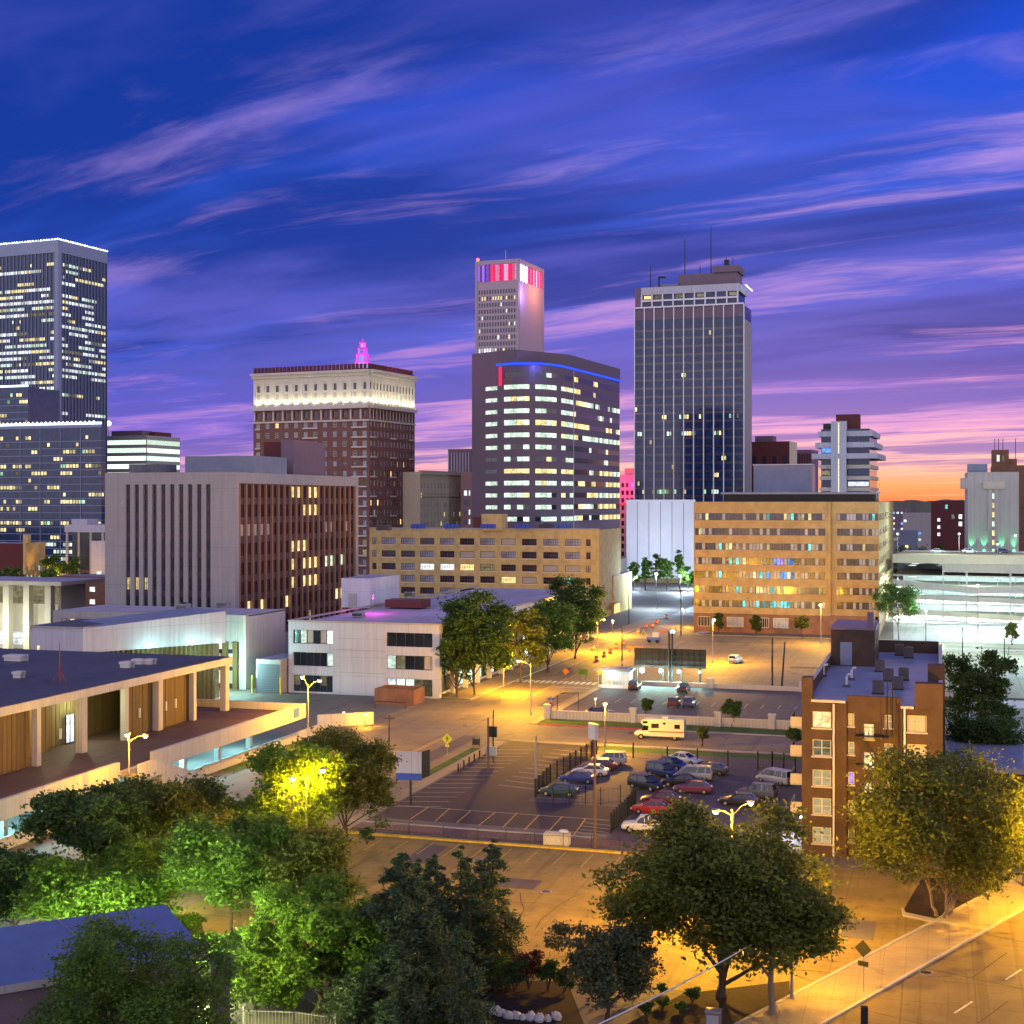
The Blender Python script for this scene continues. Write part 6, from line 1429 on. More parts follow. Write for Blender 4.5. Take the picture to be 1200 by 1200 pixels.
tpx(tree, 'grey green small tree left of the huge dark tree', 712, 1195, 1075, 130, 16, 1182, m='L6', n=15950, leaf=.13, clump=.08)
tpx(tree, 'wide multi stemmed tree hiding the lower apartment block', 1105, 1075, 872, 250, 17, 1062, m='L3', n=43500, leaf=.17, lobes=18, clump=.075, stems=3, barkm='palebark', limbs=10)
tpx(tree, 'yellow lit tree partly outside the right edge of the photo', 1200, 1040, 900, 110, 18, 1020, m='L3', n=15950, leaf=.17)
tpx(tree, 'tall feathery tree standing right behind the apartment block', 1150, 885, 752, 88, 19, 870, m='L2', n=13050, leaf=.22, clump=.085)
tpx(tree, 'rounded tree between the apartment block and the low brick building', 1150, 925, 835, 100, 20, 900, m='L2', n=13050, leaf=.2)
tpx(tree, 'low leafy tree filling the gap between the blue roof and the railing', 300, 1185, 1085, 130, 61, 1175, m='L1', n=15000, leaf=.14)
tpx(tree, 'dark low tree behind the railing under the airy tree', 415, 1180, 1075, 110, 62, 1172, m='L2', n=12000, leaf=.14)
tpx(tree, 'green lit tree between the stair foot and the yellow tree', 255, 1050, 930, 105, 63, 1030, m='L1', n=14000, leaf=.16)
# street trees in front of the white office
for lab, px, b, t, w, s, m, n in (('big dark street tree in front of the white office corner', 556, 815, 686, 104, 21, 'L2', 20000), ('dark tree nearest the white office corner, lower than the big one behind it', 535, 818, 728, 60, 22, 'L2', 8000), ('small street tree lit golden by the lamp beside it', 610, 800, 706, 74, 23, 'L3', 11000), ('mid green tree in the middle of the street row', 642, 788, 700, 74, 24, 'L1', 11000), ('tall dark tree at the far end of the street row before the buff building', 674, 772, 668, 82, 25, 'L2', 14000)):
    tpx(tree, lab, px, b, t, w, s, None, m=m, n=n, leaf=.27, group='street trees before the white office', clump=.085, z0=1.8, trunk=.22)
for lab, px, b, t, w, s, m in (('small pointed tree in the grass behind the motorhome', 758, 842, 817, 13, 31, 'L2'), ('round tree in the grass strip by the low pillared wall', 858, 852, 818, 22, 32, 'L2'), ('slim sapling in front of the motorhome tail', 823, 875, 850, 13, 33, 'L3'), ('small dark tree against the apartment flank', 930, 880, 850, 18, 34, 'L2'),
        ('conical young tree by the orange block door', 886, 745, 720, 15, 35, 'L2'), ('young tree lit gold by the lamp before the orange block', 940, 748, 720, 19, 36, 'L3'), ('small tree at the left end of the orange block front', 842, 742, 716, 12, 37, 'L2'), ('thin young tree near the white garage door', 1025, 750, 725, 11, 38, 'L3'),
        ('spreading tree before the corner of the orange block', 1053, 752, 680, 56, 39, 'L2'), ('small egg shaped tree in the garage forecourt', 1186, 756, 727, 14, 40, 'L3')):
    tpx(tree, lab, px, b, t, w, s, None, m=m, n=3600 if w < 40 else 9000, leaf=.22, clump=.12, z0=None if w > 15 else .8, trunk=.12, lobes=7)
for i, (px, b, t, w) in enumerate(((756, 692, 648, 15), (769, 690, 644, 20), (781, 692, 650, 20), (796, 690, 642, 17), (806, 694, 662, 16), (743, 690, 655, 14))):
    tpx(tree, ['slim pointed plaza tree, second from the left end of the row', 'tallest broad plaza tree in the left half of the row', 'round plaza tree in the middle of the row', 'tall pointed plaza tree near the orange block', 'low plaza tree touching the orange block edge', 'plaza tree at the left end of the row beside the lit lobby'][i], px, b, t, w, 50 + i, None, m='L1', n=2600, leaf=.4, group='trees on the white lit plaza', clump=.12, z0=1.2, trunk=.2, lobes=7, shape='cone' if i in (0, 3) else 'round')
for i, (px, d, top, w) in enumerate(((1060, 520, 632, 46), (1088, 540, 640, 40), (1105, 520, 637, 40), (1127, 530, 642, 30), (1150, 490, 646, 16), (1172, 490, 645, 16), (10, 440, 660, 40), (52, 460, 664, 44), (62, 520, 645, 34), (84, 500, 648, 26))):
    x, y = Wd(px, d); tree(['tree beyond the garage roof next to the orange block side', 'tree beyond the garage roof, left of the dark red brick block', 'dark tree at the foot of the dark red brick block', 'tree between the dark red block and the pale concrete tower', 'small shrub tree left of the concrete tower door', 'small shrub tree right of the concrete tower stair', 'dark tree at the left edge above the pale pavilion', 'tree beside the old ochre building', 'green lit tree behind the old ochre building', 'tree below the small parking structure'][i], x, y, Zp(top, d), w * d / F, 70 + i, 'L1', 2600, .42, 1.0, .2, group='distant trees between the buildings', lobes=7, clump=.12)
# shrubs at the bottom
for i, (px, b, t, w, m) in enumerate(((556, 1160, 1118, 34, 'L7'), (580, 1162, 1112, 36, 'L2'), (603, 1162, 1120, 32, 'L2'), (620, 1160, 1108, 36, 'L7'), (642, 1162, 1122, 30, 'L2'), (660, 1165, 1132, 26, 'L2'))):
    tpx(shrub, ['reddish shrub nearest the cedars behind the mulch bed', 'dark green shrub next to the reddish one by the cedars', 'low dark shrub in the middle of the row behind the mulch bed', 'tallest red topped shrub of the row behind the mulch bed', 'dark shrub just right of the red topped one', 'small dark shrub at the row end by the grey green tree'][i], px, b, t, w, 90 + i, None, m=m, n=2200, leaf=.09, group='shrubs behind the mulch bed')
for i, (px, b, w) in enumerate(((777, 1183, 16), (797, 1188, 15), (775, 1165, 14), (758, 1192, 20), (812, 1175, 20))):
    tpx(shrub, ['clipped round bush just left of the huge tree trunk', 'clipped round bush nearest the bottom edge below the huge tree', 'clipped round bush behind the other two, near the grey green tree', 'wide low bush between the grey green tree and the clipped bushes', 'dark bush against the huge tree trunk'][i], px, b, b - w, w, 110 + i, None, m='L1' if i < 3 else 'L2', n=1200, leaf=.07, name='bush', kind='bush', group='round bushes under the huge tree')
tpx(shrub, 'dark shrub at the foot of the round dark tree by the lot corner', 430, 990, 968, 22, 130, None, m='L2', n=900, leaf=.1)
# ------------------------------------------------------------------ vehicles
_car = {}
PAINT = {k: mat('paint_' + k, c, .28, .04, 1.0, spec=.6) for k, c in dict(teal=(.03, .06, .075), blue=(.035, .05, .20), white=(.62, .62, .64), maroon=(.11, .02, .03), silver=(.32, .33, .36), black=(.015, .016, .02), navy=(.02, .035, .10), grey=(.09, .09, .10), purple=(.16, .03, .07), red=(.32, .02, .03), cream=(.70, .62, .46)).items()}
CG = glass('car_glass', (.01, .012, .018), .05, 0); HL = mat('headlamp', (.7, .7, .68), .2, 0); TL = mat('taillamp', (.35, .015, .012), .3, 0)
SHAPE = dict(
    sedan=([(-2.32, .45, .78, .68), (-2.22, .30, .96, .83), (-1.6, .22, 1.0, .89), (-.9, .2, .98, .9), (.6, .2, .95, .9), (1.3, .22, .87, .88), (1.9, .26, .77, .84), (2.22, .32, .66, .74), (2.32, .42, .58, .6)], (-1.8, 1.05, -1.1, .12, .96, 1.42), 1.42, .32),
    suv=([(-2.3, .5, .95, .75), (-2.22, .34, 1.12, .88), (-1.5, .28, 1.12, .93), (.7, .28, 1.08, .93), (1.4, .3, 1.0, .91), (2.0, .32, .92, .87), (2.25, .38, .78, .78), (2.32, .48, .66, .64)], (-2.2, 1.15, -1.95, .35, 1.08, 1.72), 1.42, .36),
    van=([(-2.45, .4, 1.0, .8), (-2.38, .28, 1.1, .92), (0, .24, 1.1, .95), (1.3, .26, 1.02, .93), (2.1, .3, .85, .86), (2.4, .42, .62, .66)], (-2.4, 1.75, -2.25, .75, 1.06, 1.78), 1.5, .34))
def loft(mb, sts, m):
    k = mb.mi(m); rings = []
    for x, zb, zt, w in sts:
        r = [(x, -w * .9, zb), (x, -w, zb + (zt - zb) * .30), (x, -w, zb + (zt - zb) * .72), (x, -w * .88, zt), (x, w * .88, zt), (x, w, zb + (zt - zb) * .72), (x, w, zb + (zt - zb) * .30), (x, w * .9, zb)]
        i = len(mb.v); mb.v += r; rings.append(i)
    for a, b in zip(rings[:-1], rings[1:]):
        for q in range(8): q2 = (q + 1) % 8; mb.f.append((a + q, b + q, b + q2, a + q2)); mb.m.append(k)
    mb.f.append(tuple(rings[0] + q for q in range(8))); mb.m.append(k); mb.f.append(tuple(rings[-1] + 7 - q for q in range(8))); mb.m.append(k)
def car_parts(kind, col):
    key = (kind, col)
    if key in _car: return _car[key]
    p = PAINT[col]; D_ = {}
    if kind == 'pickup':
        sts = [(-2.7, .5, .95, .8), (-2.65, .4, 1.0, .92), (-.5, .36, 1.0, .95), (1.0, .34, 1.05, .94), (1.9, .36, 1.0, .9), (2.45, .4, .88, .84), (2.55, .5, .72, .7)]; gh = (-.45, 1.15, -.3, .5, 1.02, 1.7); wb, wr = 1.65, .38
    else: sts, gh, wb, wr = SHAPE[kind]
    mb = MB(); loft(mb, sts, p)
    if kind == 'pickup': mb.box(-2.55, -.6, -.75, .75, 1.0, 1.02, M['black']); mb.box(-2.6, -.55, -.9, -.78, 1.0, 1.12, p); mb.box(-2.6, -.55, .78, .9, 1.0, 1.12, p); mb.box(-2.68, -2.58, -.78, .78, 1.0, 1.12, p)
    xr, xf, tr, tf, zb, zt = gh; wB, wT = .80, .62
    if kind in ('suv', 'van'): wB, wT = .86, .70
    bq = [(xr, -wB, zb), (xf, -wB, zb), (xf, wB, zb), (xr, wB, zb)]; tq = [(tr, -wT, zt), (tf, -wT, zt), (tf, wT, zt), (tr, wT, zt)]
    g = MB()
    for i in range(4): j = (i + 1) % 4; g.face([bq[i], bq[j], tq[j], tq[i]], CG)
    for i in range(4): mb.tube([bq[i], tq[i]], .055, p, 5)
    for sy in (-1, 1): mb.tube([((xr * .45 + xf * .55) - .35, sy * wB, zb), ((tr + tf) / 2, sy * wT, zt)], .05, p, 5)
    if kind != 'sedan' and kind != 'pickup':
        for sy in (-1, 1): mb.tube([(xr * .8 + xf * .2, sy * wB, zb), (tr * .8 + tf * .2, sy * wT, zt)], .07, p, 5)
    rp = [(tr - .08, -wT - .03), (tf + .1, -wT - .03), (tf + .16, 0), (tf + .1, wT + .03), (tr - .08, wT + .03)]; mb.prism(rp, zt - .02, zt + .05, p)
    for sy in (-1, 1): mb.box(xf - .35, xf - .15, sy * .98 - .08, sy * .98 + .08, zb - .02, zb + .14, p)
    x0, x1 = sts[0][0], sts[-1][0]
    bp = MB(); bp.box(x1 - .15, x1 + .03, -.55, .55, .36, .5, M['black']); bp.box(x0 - .03, x0 + .15, -.6, .6, .40, .54, M['black'])
    hl = MB(); hl.box(-.17, .03, -.16, .16, -.07, .07, HL); tl = MB(); tl.box(0, .1, -.14, .14, -.10, .10, TL)
    wh = MB(); wh.tube([(0, -.11, 0), (0, .11, 0)], wr, M['tyre'], 16); ri = MB(); ri.tube([(0, -.125, 0), (0, .125, 0)], wr * .58, M['rim'], 10)
    D_ = dict(body=mb.mesh('body'), glazing=g.mesh('window_glass'), bumper=bp.mesh('bumper'), hl=hl.mesh('headlight'), tl=tl.mesh('taillight'), wheel=wh.mesh('wheel'), rim=ri.mesh('rim'), x0=x0, x1=x1, wb=wb, wr=wr, zh=sts[-2][1] + .26, zt=sts[1][2] - .2)
    _car[key] = D_; return D_
def car(lab, px, py, head, kind, col, cat='car', name='parked_car', group='cars parked in the lots', rot=None):
    D_ = car_parts(kind, col); o = thing(name, lab, cat, (*G(px, py), .02), R(head), group)
    linkmesh('body', D_['body'], o); linkmesh('window_glass', D_['glazing'], o); linkmesh('bumper', D_['bumper'], o)
    for sy in (-.58, .58):
        linkmesh('headlight', D_['hl'], o, (D_['x1'] - .02, sy, D_['zh'])); linkmesh('taillight', D_['tl'], o, (D_['x0'] - .02, sy, D_['zt']))
    for sx in (-D_['wb'], D_['wb']):
        for sy in (-.80, .80):
            w = linkmesh('wheel', D_['wheel'], o, (sx, sy, D_['wr'])); linkmesh('rim', D_['rim'], w)
    return o
for a in (('dark teal saloon nearest the camera end of the fenced row', 655, 932, 184, 'sedan', 'teal'), ('deep blue saloon second from the near end of the row along the slatted fence', 677, 917, 184, 'sedan', 'blue'), ('white saloon half hidden behind the deep blue one along the fence', 692, 909, 184, 'sedan', 'white'), ('maroon car between the white saloon and the silver one along the fence', 703, 902, 184, 'sedan', 'maroon'), ('silver grey hatchback at the far end of the row along the fence', 714, 896, 184, 'suv', 'silver'),
          ('big black off-roader angled in the middle of the lot', 757, 925, -28, 'suv', 'black'), ('dark navy off-roader just behind the big black one', 777, 910, -28, 'suv', 'navy'), ('navy saloon behind the two angled off-roaders', 788, 901, -28, 'sedan', 'navy'), ('white saloon at the back of the angled row near the wire fence', 803, 895, -22, 'sedan', 'white'),
          ('dark grey saloon right of the silver van', 832, 907, 176, 'sedan', 'grey'), ('silver minivan in the middle of the packed cars', 812, 914, 184, 'van', 'silver'), ('black saloon squeezed between the silver van and the wine red car', 797, 921, 186, 'sedan', 'black'), ('wine purple saloon in front of the silver van', 812, 929, 183, 'sedan', 'purple'), ('dark maroon coupe behind the bright red one', 775, 942, 184, 'sedan', 'maroon'), ('bright red coupe next to the white pickup', 764, 953, 184, 'sedan', 'red'),
          ('grey off-roader near the bright balconies of the apartment block', 887, 935, 172, 'suv', 'grey'), ('dark saloon beside the twin lamp, partly behind the huge tree', 866, 944, 176, 'sedan', 'black'), ('silver blue van under the apartment balconies', 908, 918, 150, 'van', 'silver')):
    car(*a)
car('white pickup truck at the near corner of the lot beside the huge tree', 757, 975, 186, 'pickup', 'white', 'pickup truck', 'pickup_truck')
for a in (('dark van beside the lit booth in the upper lot', 744, 808, 92, 'van', 'black'), ('dark pickup seen end-on below the billboard', 801, 811, 92, 'pickup', 'navy'), ('dark red car in the open middle of the upper lot', 790, 828, 92, 'suv', 'maroon'), ('blue car beside the dark red one in the upper lot', 808, 828, 92, 'suv', 'blue'), ('dark car at the left of the upper lot by the corner pillar', 703, 839, 30, 'sedan', 'black'), ('lone white car in the yellow lit lot before the orange block', 862, 777, 78, 'suv', 'white')):
    car(*a)
def motorhome():
    o = thing('motorhome', 'cream motorhome parked along the cross street', 'motorhome', (*G(774, 866), .02), R(183)); p = PAINT['cream']
    mb = MB(); mb.box(-3.6, 1.6, -1.15, 1.15, .55, 3.0, p); mb.prism([(-3.5, -1.05), (1.5, -1.05), (1.5, 1.05), (-3.5, 1.05)], 3.0, 3.08, p)
    q = [(1.6, 2.05), (1.6, 3.0), (2.55, 2.9), (2.75, 2.45), (2.4, 2.1)]        # bunk over the cab
    n = len(q); mb.face([(x, -1.1, z) for x, z in q][::-1] if False else [(x, -1.1, z) for x, z in reversed(q)], p); mb.face([(x, 1.1, z) for x, z in q], p)
    for i in range(n): a, b = q[i], q[(i + 1) % n]; mb.face([(a[0], -1.1, a[1]), (b[0], -1.1, b[1]), (b[0], 1.1, b[1]), (a[0], 1.1, a[1])], p)
    mb.build('body', o)
    c = MB(); loft(c, [(1.6, .5, 1.35, .98), (2.6, .5, 1.28, .98), (3.4, .52, 1.12, .92), (3.75, .6, .95, .8)], p); cg = MB()
    cg.face([(2.75, -.85, 1.28), (2.75, .85, 1.28), (2.2, .85, 2.08), (2.2, -.85, 2.08)], CG); cg.face([(1.7, -.96, 1.34), (2.72, -.9, 1.28), (2.2, -.88, 2.06), (1.7, -.96, 2.06)], CG); cg.face([(1.7, .96, 1.34), (1.7, .96, 2.06), (2.2, .88, 2.06), (2.72, .9, 1.28)], CG); c.build('cab', o); cg.build('windscreen', o)
    for sy in (-1, 1):
        for x0, x1, z0, z1 in ((.1, 1.2, 1.75, 2.4), (-3.0, -2.2, 1.75, 2.35), (-.9, -.55, 2.3, 2.6), (1.75, 2.45, 2.38, 2.72)):
            w = MB(); s = sy * 1.15; w.box(x0, x1, s - .03, s + .03, z0, z1, CG); w.box(x0 - .05, x1 + .05, s - .015, s + .015, z0 - .05, z1 + .05, M['frame']); w.build('window', o)
        st = MB(); st.box(-3.6, 1.6, sy * 1.155 - .012, sy * 1.155 + .012, 1.15, 1.32, M['brown'] if 'brown' in M else M['redkerb']); st.build('stripe', o)
    rf = MB(); rf.box(-1.2, -.3, -.4, .4, 3.08, 3.4, M['white']); rf.build('roof_unit', o); rf = MB(); rf.box(-3.64, -3.6, -1.0, 1.0, .8, 2.8, M['blueroof']); rf.build('rear_panel', o)
    for x in (-2.2, 2.75):
        for sy in (-.98, .98):
            w = MB(); w.tube([(0, -.14, 0), (0, .14, 0)], .40, M['tyre'], 16); wo = w.build('wheel', o, loc=(x, sy, .40)); r = MB(); r.tube([(0, -.155, 0), (0, .155, 0)], .22, M['rim'], 10); r.build('rim', wo)
    for sy in (-.65, .65): h = MB(); h.box(3.7, 3.8, sy - .16, sy + .16, .72, .92, HL); h.build('headlight', o)
motorhome()
# ------------------------------------------------------------------ lamps
def streetlamp(lab, px, base, lamp_py, arms, power, col=SODIUM, bulb='bulb_sodium', name='street_lamp', d=None, r=.24, group='sodium street lamps', polem='pole', size=.25, down=False):
    d = d or Dp(base); x, y = Wd(px, d); h = Zp(lamp_py, d); o = thing(name, lab, 'street lamp', (x, y, 0), 0, group)
    p = MB(); p.tube([(0, 0, 0), (0, 0, .5), (0, 0, h + .1)], [.16, .11, .075], M[polem], 9); p.box(-.2, .2, -.2, .2, 0, .12, M['kerb']); p.build('pole', o)
    for (ax, ay, dz, pw) in arms:
        if abs(ax) + abs(ay) > .05:
            a = MB(); a.tube([(0, 0, h - .4), (ax * .5, ay * .5, h + .1 + dz * .6), (ax, ay, h + .22 + dz)], .045, M[polem], 6); a.build('arm', o)
        hd = MB(); hd.box(ax - .30, ax + .30, ay - .18, ay + .18, h + .2 + dz, h + .36 + dz, M['metal']); ho = hd.build('lamp_head', o)
        b = MB(); b.ball((ax, ay, h + .10 + dz), r, M[bulb], 12, 8, (1, 1, .8)); b.build('bulb', ho)
        if pw: light('POINT', o, (ax, ay, h - .38 + dz), pw * (4.4 if col == SODIUM else 1.6), col, size)
    return o
streetlamp('twin armed sodium lamp by the deck end wall', 361, 856, 803, [(1.6, .3, .5, 4200), (-.7, -.4, 1.0, 400)], 0, d=195)
streetlamp('twin armed sodium lamp at the foot of the deck stair', 151, 940, 865, [(1.7, .5, .1, 1500), (.1, -.5, .3, 300)], 0, d=150)
streetlamp('tall twin sodium lamp inside the yellow lit tree', 359, 1062, 908, [(-1.35, .1, -.6, 1500), (1.35, .4, .25, 1800)], 0)
streetlamp('sodium lamp on a single pole at the edge of the fenced lot', 709, 882, 826, [(0, 0, 0, 4500)], 0, r=.26)
streetlamp('sodium lamp at the crosswalk before the street trees', 622, 838, 777, [(-2.2, .2, .1, 5200)], 0)
streetlamp('sodium lamp at the corner of the yellow lit lot', 835, 777, 727, [(.3, 0, 0, 7500)], 0, r=.34)
streetlamp('sodium lamp before the orange block near the white garage door', 962, 755, 709, [(-.1, -.2, 0, 4500)], 0, r=.34)
streetlamp('twin sodium lamp on a pale pole between the huge tree and the lot', 858, 1086, 950, [(-1.3, -.4, -.2, 7000), (1.45, .6, .45, 900)], 0)
streetlamp('sodium lamp glowing within the smaller tree by the diagonal street', 928, 1172, 1070, [(1.9, .6, .1, 1100)], 0)
streetlamp('short sodium lamp box by the wall before the bin enclosure', 428, 852, 838, [(0, 0, 0, 350)], 0, r=.22)
streetlamp('sodium lamp beside the diagonal street, outside the photo at the right', 1290, 1085, 955, [(-1.5, 0, 0, 6500)], 0)
streetlamp('added yard lamp lighting the bright green trees, unseen behind the blue roof', 208, 1180, 1100, [(0, 0, 0, 7000)], 0, (.85, 1, .45), 'bulb_sodium', r=.16, group='added yard lamps lighting the trees')  # added lamp, hidden by the roof, brightening the tree crowns behind
streetlamp('added yard lamp left of the railing, by the leafy bush at the blue roof end', 256, 1235, 1130, [(0, 0, 0, 4800)], 0, (.95, .9, .25), 'bulb_sodium', r=.16, group='added yard lamps lighting the trees')  # added lamp kept out of sight, there to light the nearby crowns
streetlamp('added unseen yard lamp behind the blue roof at the left edge', 85, 1183, 1092, [(0, 0, 0, 6500)], 0, (.85, 1, .45), 'bulb_sodium', r=.16, group='added yard lamps lighting the trees')  # added unseen lamp for the camera side of the left trees
for lab, px, b, l, pw in (('white lamp at the left of the plaza beneath the curved tower', 722, 690, 664, 22000), ('white lamp before the leftmost plaza trees', 745, 690, 675, 24000), ('white lamp on a tall pole in the middle of the plaza street', 769, 714, 673, 28000), ('white lamp between the middle plaza trees', 797, 695, 675, 24000), ('white lamp by the orange block corner on the plaza', 812, 690, 671, 22000), ('white lamp on the black pole left of the white panel building', 700, 690, 668, 3000)):
    streetlamp(lab, px, b, l, [(0, 0, 0, pw)], 0, (.62, .82, 1), 'bulb_white', r=.5, group='white lamps on the far plaza')
streetlamp('small warm lamp at the street corner beyond the buff building', 718, 745, 728, [(0, 0, 0, 9000)], 0, r=.3)
streetlamp('sodium lamp by the far lane under the orange block edge', 800, 735, 714, [(0, 0, 0, 2500)], 0, r=.2)
for lab, px, l in (('tall white garage lamp next to the orange block side', 1052, 626), ('tall white garage lamp over the dark red brick block', 1124, 626), ('tall white garage lamp before the concrete tower', 1190, 628), ('short blue white garage lamp at the concrete tower foot', 1169, 638)):
    streetlamp(lab, px, 0, l, [(0, 0, 0, 0)], 0, COOL, 'bulb_white', d=428, r=.3, group='white lamps of the garage roof')
streetlamp('tall dark lamp post in front of the open garage', 1146, 742, 686, [(0, 0, 0, 20000)], 0, COOL, 'bulb_white', r=.25, polem='dark', group='white lamps of the garage forecourt')
streetlamp('white lamp over the forecourt at the right edge', 1215, 775, 700, [(0, 0, 0, 26000)], 0, (.5, .95, 1), 'bulb_white', r=.3, polem='dark', group='white lamps of the garage forecourt')
streetlamp('white lamp standing left of the flats behind the pale pavilion', 117, 708, 676, [(0, 0, 0, 5000)], 0, (.8, .95, 1), 'bulb_white', r=.55, group='white lamps of the far left')
for lab, px, b, l in (('sodium lamp by the small white building at the far left', 101, 672, 646), ('sodium lamp left of the small parking structure', 79, 676, 645), ('sodium lamp over the tree by the old ochre building', 57, 690, 664), ('sodium lamp behind the pale pavilion roof', 43, 712, 697)):
    streetlamp(lab, px, b, l, [(0, 0, 0, 9000)], 0, r=.45, group='far sodium lamps at the left')
streetlamp('small lamp beside the bin enclosure wall', 403, 848, 836, [(0, 0, 0, 250)], 0, r=.12)
streetlamp('round white globe lamp on a tall black pole behind the billboard', 788, 790, 741, [(0, 0, 0, 600)], 0, (1, .95, .8), 'bulb_white', r=.45, polem='dark', group='lamps by the billboard')
streetlamp('small globe lamp at the left part of the upper lot', 698, 832, 820, [(0, 0, 0, 120)], 0, (1, .8, .6), 'bulb_sodium', r=.14, group='lamps of the upper lot')
# ------------------------------------------------------------------ street furniture
def post(name, lab, cat, px, base, top, r, m, d=None, group=None, cross=None, box=None):
    d = d or Dp(base); x, y = Wd(px, d); h = Zp(top, d); o = thing(name, lab, cat, (x, y, 0), 0, group); p = MB(); p.tube([(0, 0, 0), (0, 0, h)], [r, r * .72], M[m], 9); p.build('pole', o)
    if cross: c = MB(); c.box(-cross, cross, -.07, .07, h - .5, h - .35, M[m]); c.build('crossarm', o)
    if box: c = MB(); c.box(-.25, .25, -.2, .2, box, box + .7, M['metal']); c.build('control_box', o)
    return o
post('utility_pole', 'tall brown wooden pole at the near edge of the dark lot', 'utility pole', 697, 995, 868, .17, 'wood')
post('utility_pole', 'weathered grey pole standing in the middle of the dark lot', 'utility pole', 628, 926, 862, .16, 'pole')
post('utility_pole', 'wooden pole beside the signal post at the street corner', 'utility pole', 572, 903, 841, .16, 'wood')
post('utility_pole', 'straight dark pole in front of the yellow lit lot', 'utility pole', 905, 809, 748, .2, 'dark'); post('utility_pole', 'leaning dark pole right of the straight one before the yellow lit lot', 'utility pole', 916, 806, 752, .2, 'dark').rotation_euler = (0, R(4), 0)
post('utility_pole', 'dark pole at the far street corner by the construction', 'utility pole', 729, 785, 732, .17, 'dark', box=1.2); post('utility_pole', 'thin dark pole in front of the ochre corner building', 'utility pole', 737, 732, 690, .16, 'dark')
post('utility_pole', 'thin dark pole in the garage forecourt behind the apartment roof', 'utility pole', 1128, 770, 735, .14, 'dark'); post('utility_pole', 'short dark pole in the garage forecourt, nearest the egg shaped tree', 'utility pole', 1177, 772, 748, .14, 'dark')
post('signal_mast', 'thin dark signal mast at the far junction by the plaza', 'traffic signal', 798, 745, 690, .14, 'dark', cross=3.0)
post('utility_pole', 'thin dark post at the junction before the round dark tree', 'utility pole', 456, 880, 838, .12, 'dark', cross=.9)
def sig():
    o = post('traffic_signal', 'black traffic signal post at the corner of the dark lot', 'traffic signal', 578, 893, 832, .1, 'dark'); m = MB(); m.box(-.55, .55, -.3, .1, 3.4, 4.8, M['black']); m.build('signal_head', o); m = MB(); m.box(-.9, .5, -.25, .1, .9, 2.1, M['metal']); m.build('control_box', o)
    l = MB()
    for k in range(3): l.ball((-.2, -.3, 3.65 + k * .42), .15, M['dark'], 8, 5)
    l.build('lens', o)
    o = thing('bin_frame', 'dark litter frame on the pavement by the signal post', 'litter bin', G(558, 875)); m = MB()
    for x in (-.5, .5): m.tube([(x, 0, 0), (x, 0, 1.3)], .05, M['dark'], 6)
    m.box(-.5, .5, -.25, .25, .3, 1.1, M['dark']); m.build('frame', o)
    o = post('traffic_signal', 'small corner post with a blue street plate by the cross street', 'sign post', 646, 842, 815, .07, 'metal'); m = MB(); m.box(-.6, .6, -.02, .02, 3.0, 3.3, M['signblue']); m.build('street_plate', o); m = MB(); m.prism([(.35 * math.cos(a * math.pi / 4 + .39), .35 * math.sin(a * math.pi / 4 + .39)) for a in range(8)], -.02, .02, M['neon'] if 'neon' in M else M['redkerb']); q = m.build('stop_plate', o, loc=(0, -.1, 2.3)); q.rotation_euler = (R(90), 0, 0)
    o = thing('pedestrian_sign', 'yellow diamond pedestrian crossing sign on the street side grass', 'road sign', G(524, 886)); m = MB(); m.tube([(0, .04, 0), (0, .04, 2.4)], .04, M['metal'], 6); m.build('pole', o)
    m = MB(); s = .78; m.prism([(0, -s), (s, 0), (0, s), (-s, 0)], -.02, .02, M['signyel']); q = m.build('sign_plate', o, loc=(0, 0, 2.35)); q.rotation_euler = (R(90), 0, TH * 0)
    g = MB(); g.ball((0, .30, .03), .09, M['black'], 8, 5); g.box(-.07, .07, -.12, .2, .022, .03, M['black']); g.face([(-.06, -.12, .026), (.0, -.12, .026), (-.12, -.42, .026), (-.2, -.42, .026)][::-1], M['black']); g.face([(0, -.12, .026), (.06, -.12, .026), (.2, -.42, .026), (.12, -.42, .026)][::-1], M['black']); g.face([(-.06, .12, .026), (-.06, .2, .026), (-.26, -.02, .026), (-.22, -.07, .026)], M['black']); g.face([(.06, .12, .026), (.06, .2, .026), (.26, .02, .026), (.22, -.03, .026)][::-1], M['black']); g.build('walking_figure', q)
    m = MB(); m.box(-.3, .3, -.02, .02, 1.25, 1.6, M['signyel']); m.build('arrow_plate', o)
    o = thing('warning_sign', 'yellow warning sign on a post before the lit booth', 'road sign', G(703, 812)); m = MB(); m.tube([(0, .04, 0), (0, .04, 4.0)], .06, M['dark'], 6); m.build('pole', o); m = MB(); m.prism([(0, -.6), (.6, 0), (0, .6), (-.6, 0)], -.02, .02, M['signyel']); q = m.build('sign_plate', o, loc=(0, 0, 3.9)); q.rotation_euler = (R(90), 0, 0)
    o = thing('diamond_sign', 'diamond road sign seen from behind beside the diagonal street', 'road sign', (*G(1012, 1164), .1), R(-18)); m = MB(); m.tube([(0, 0, 0), (0, 0, 3.4)], .045, M['metal'], 6); m.build('pole', o); m = MB(); s = .62; m.prism([(0, -s), (s, 0), (0, s), (-s, 0)], -.02, .02, M['dark']); q = m.build('sign_plate', o, loc=(0, -.08, 3.1)); q.rotation_euler = (R(90), 0, 0); m = MB(); m.box(-.38, .38, -.1, -.06, 1.85, 2.2, M['dark']); m.build('small_plate', o)
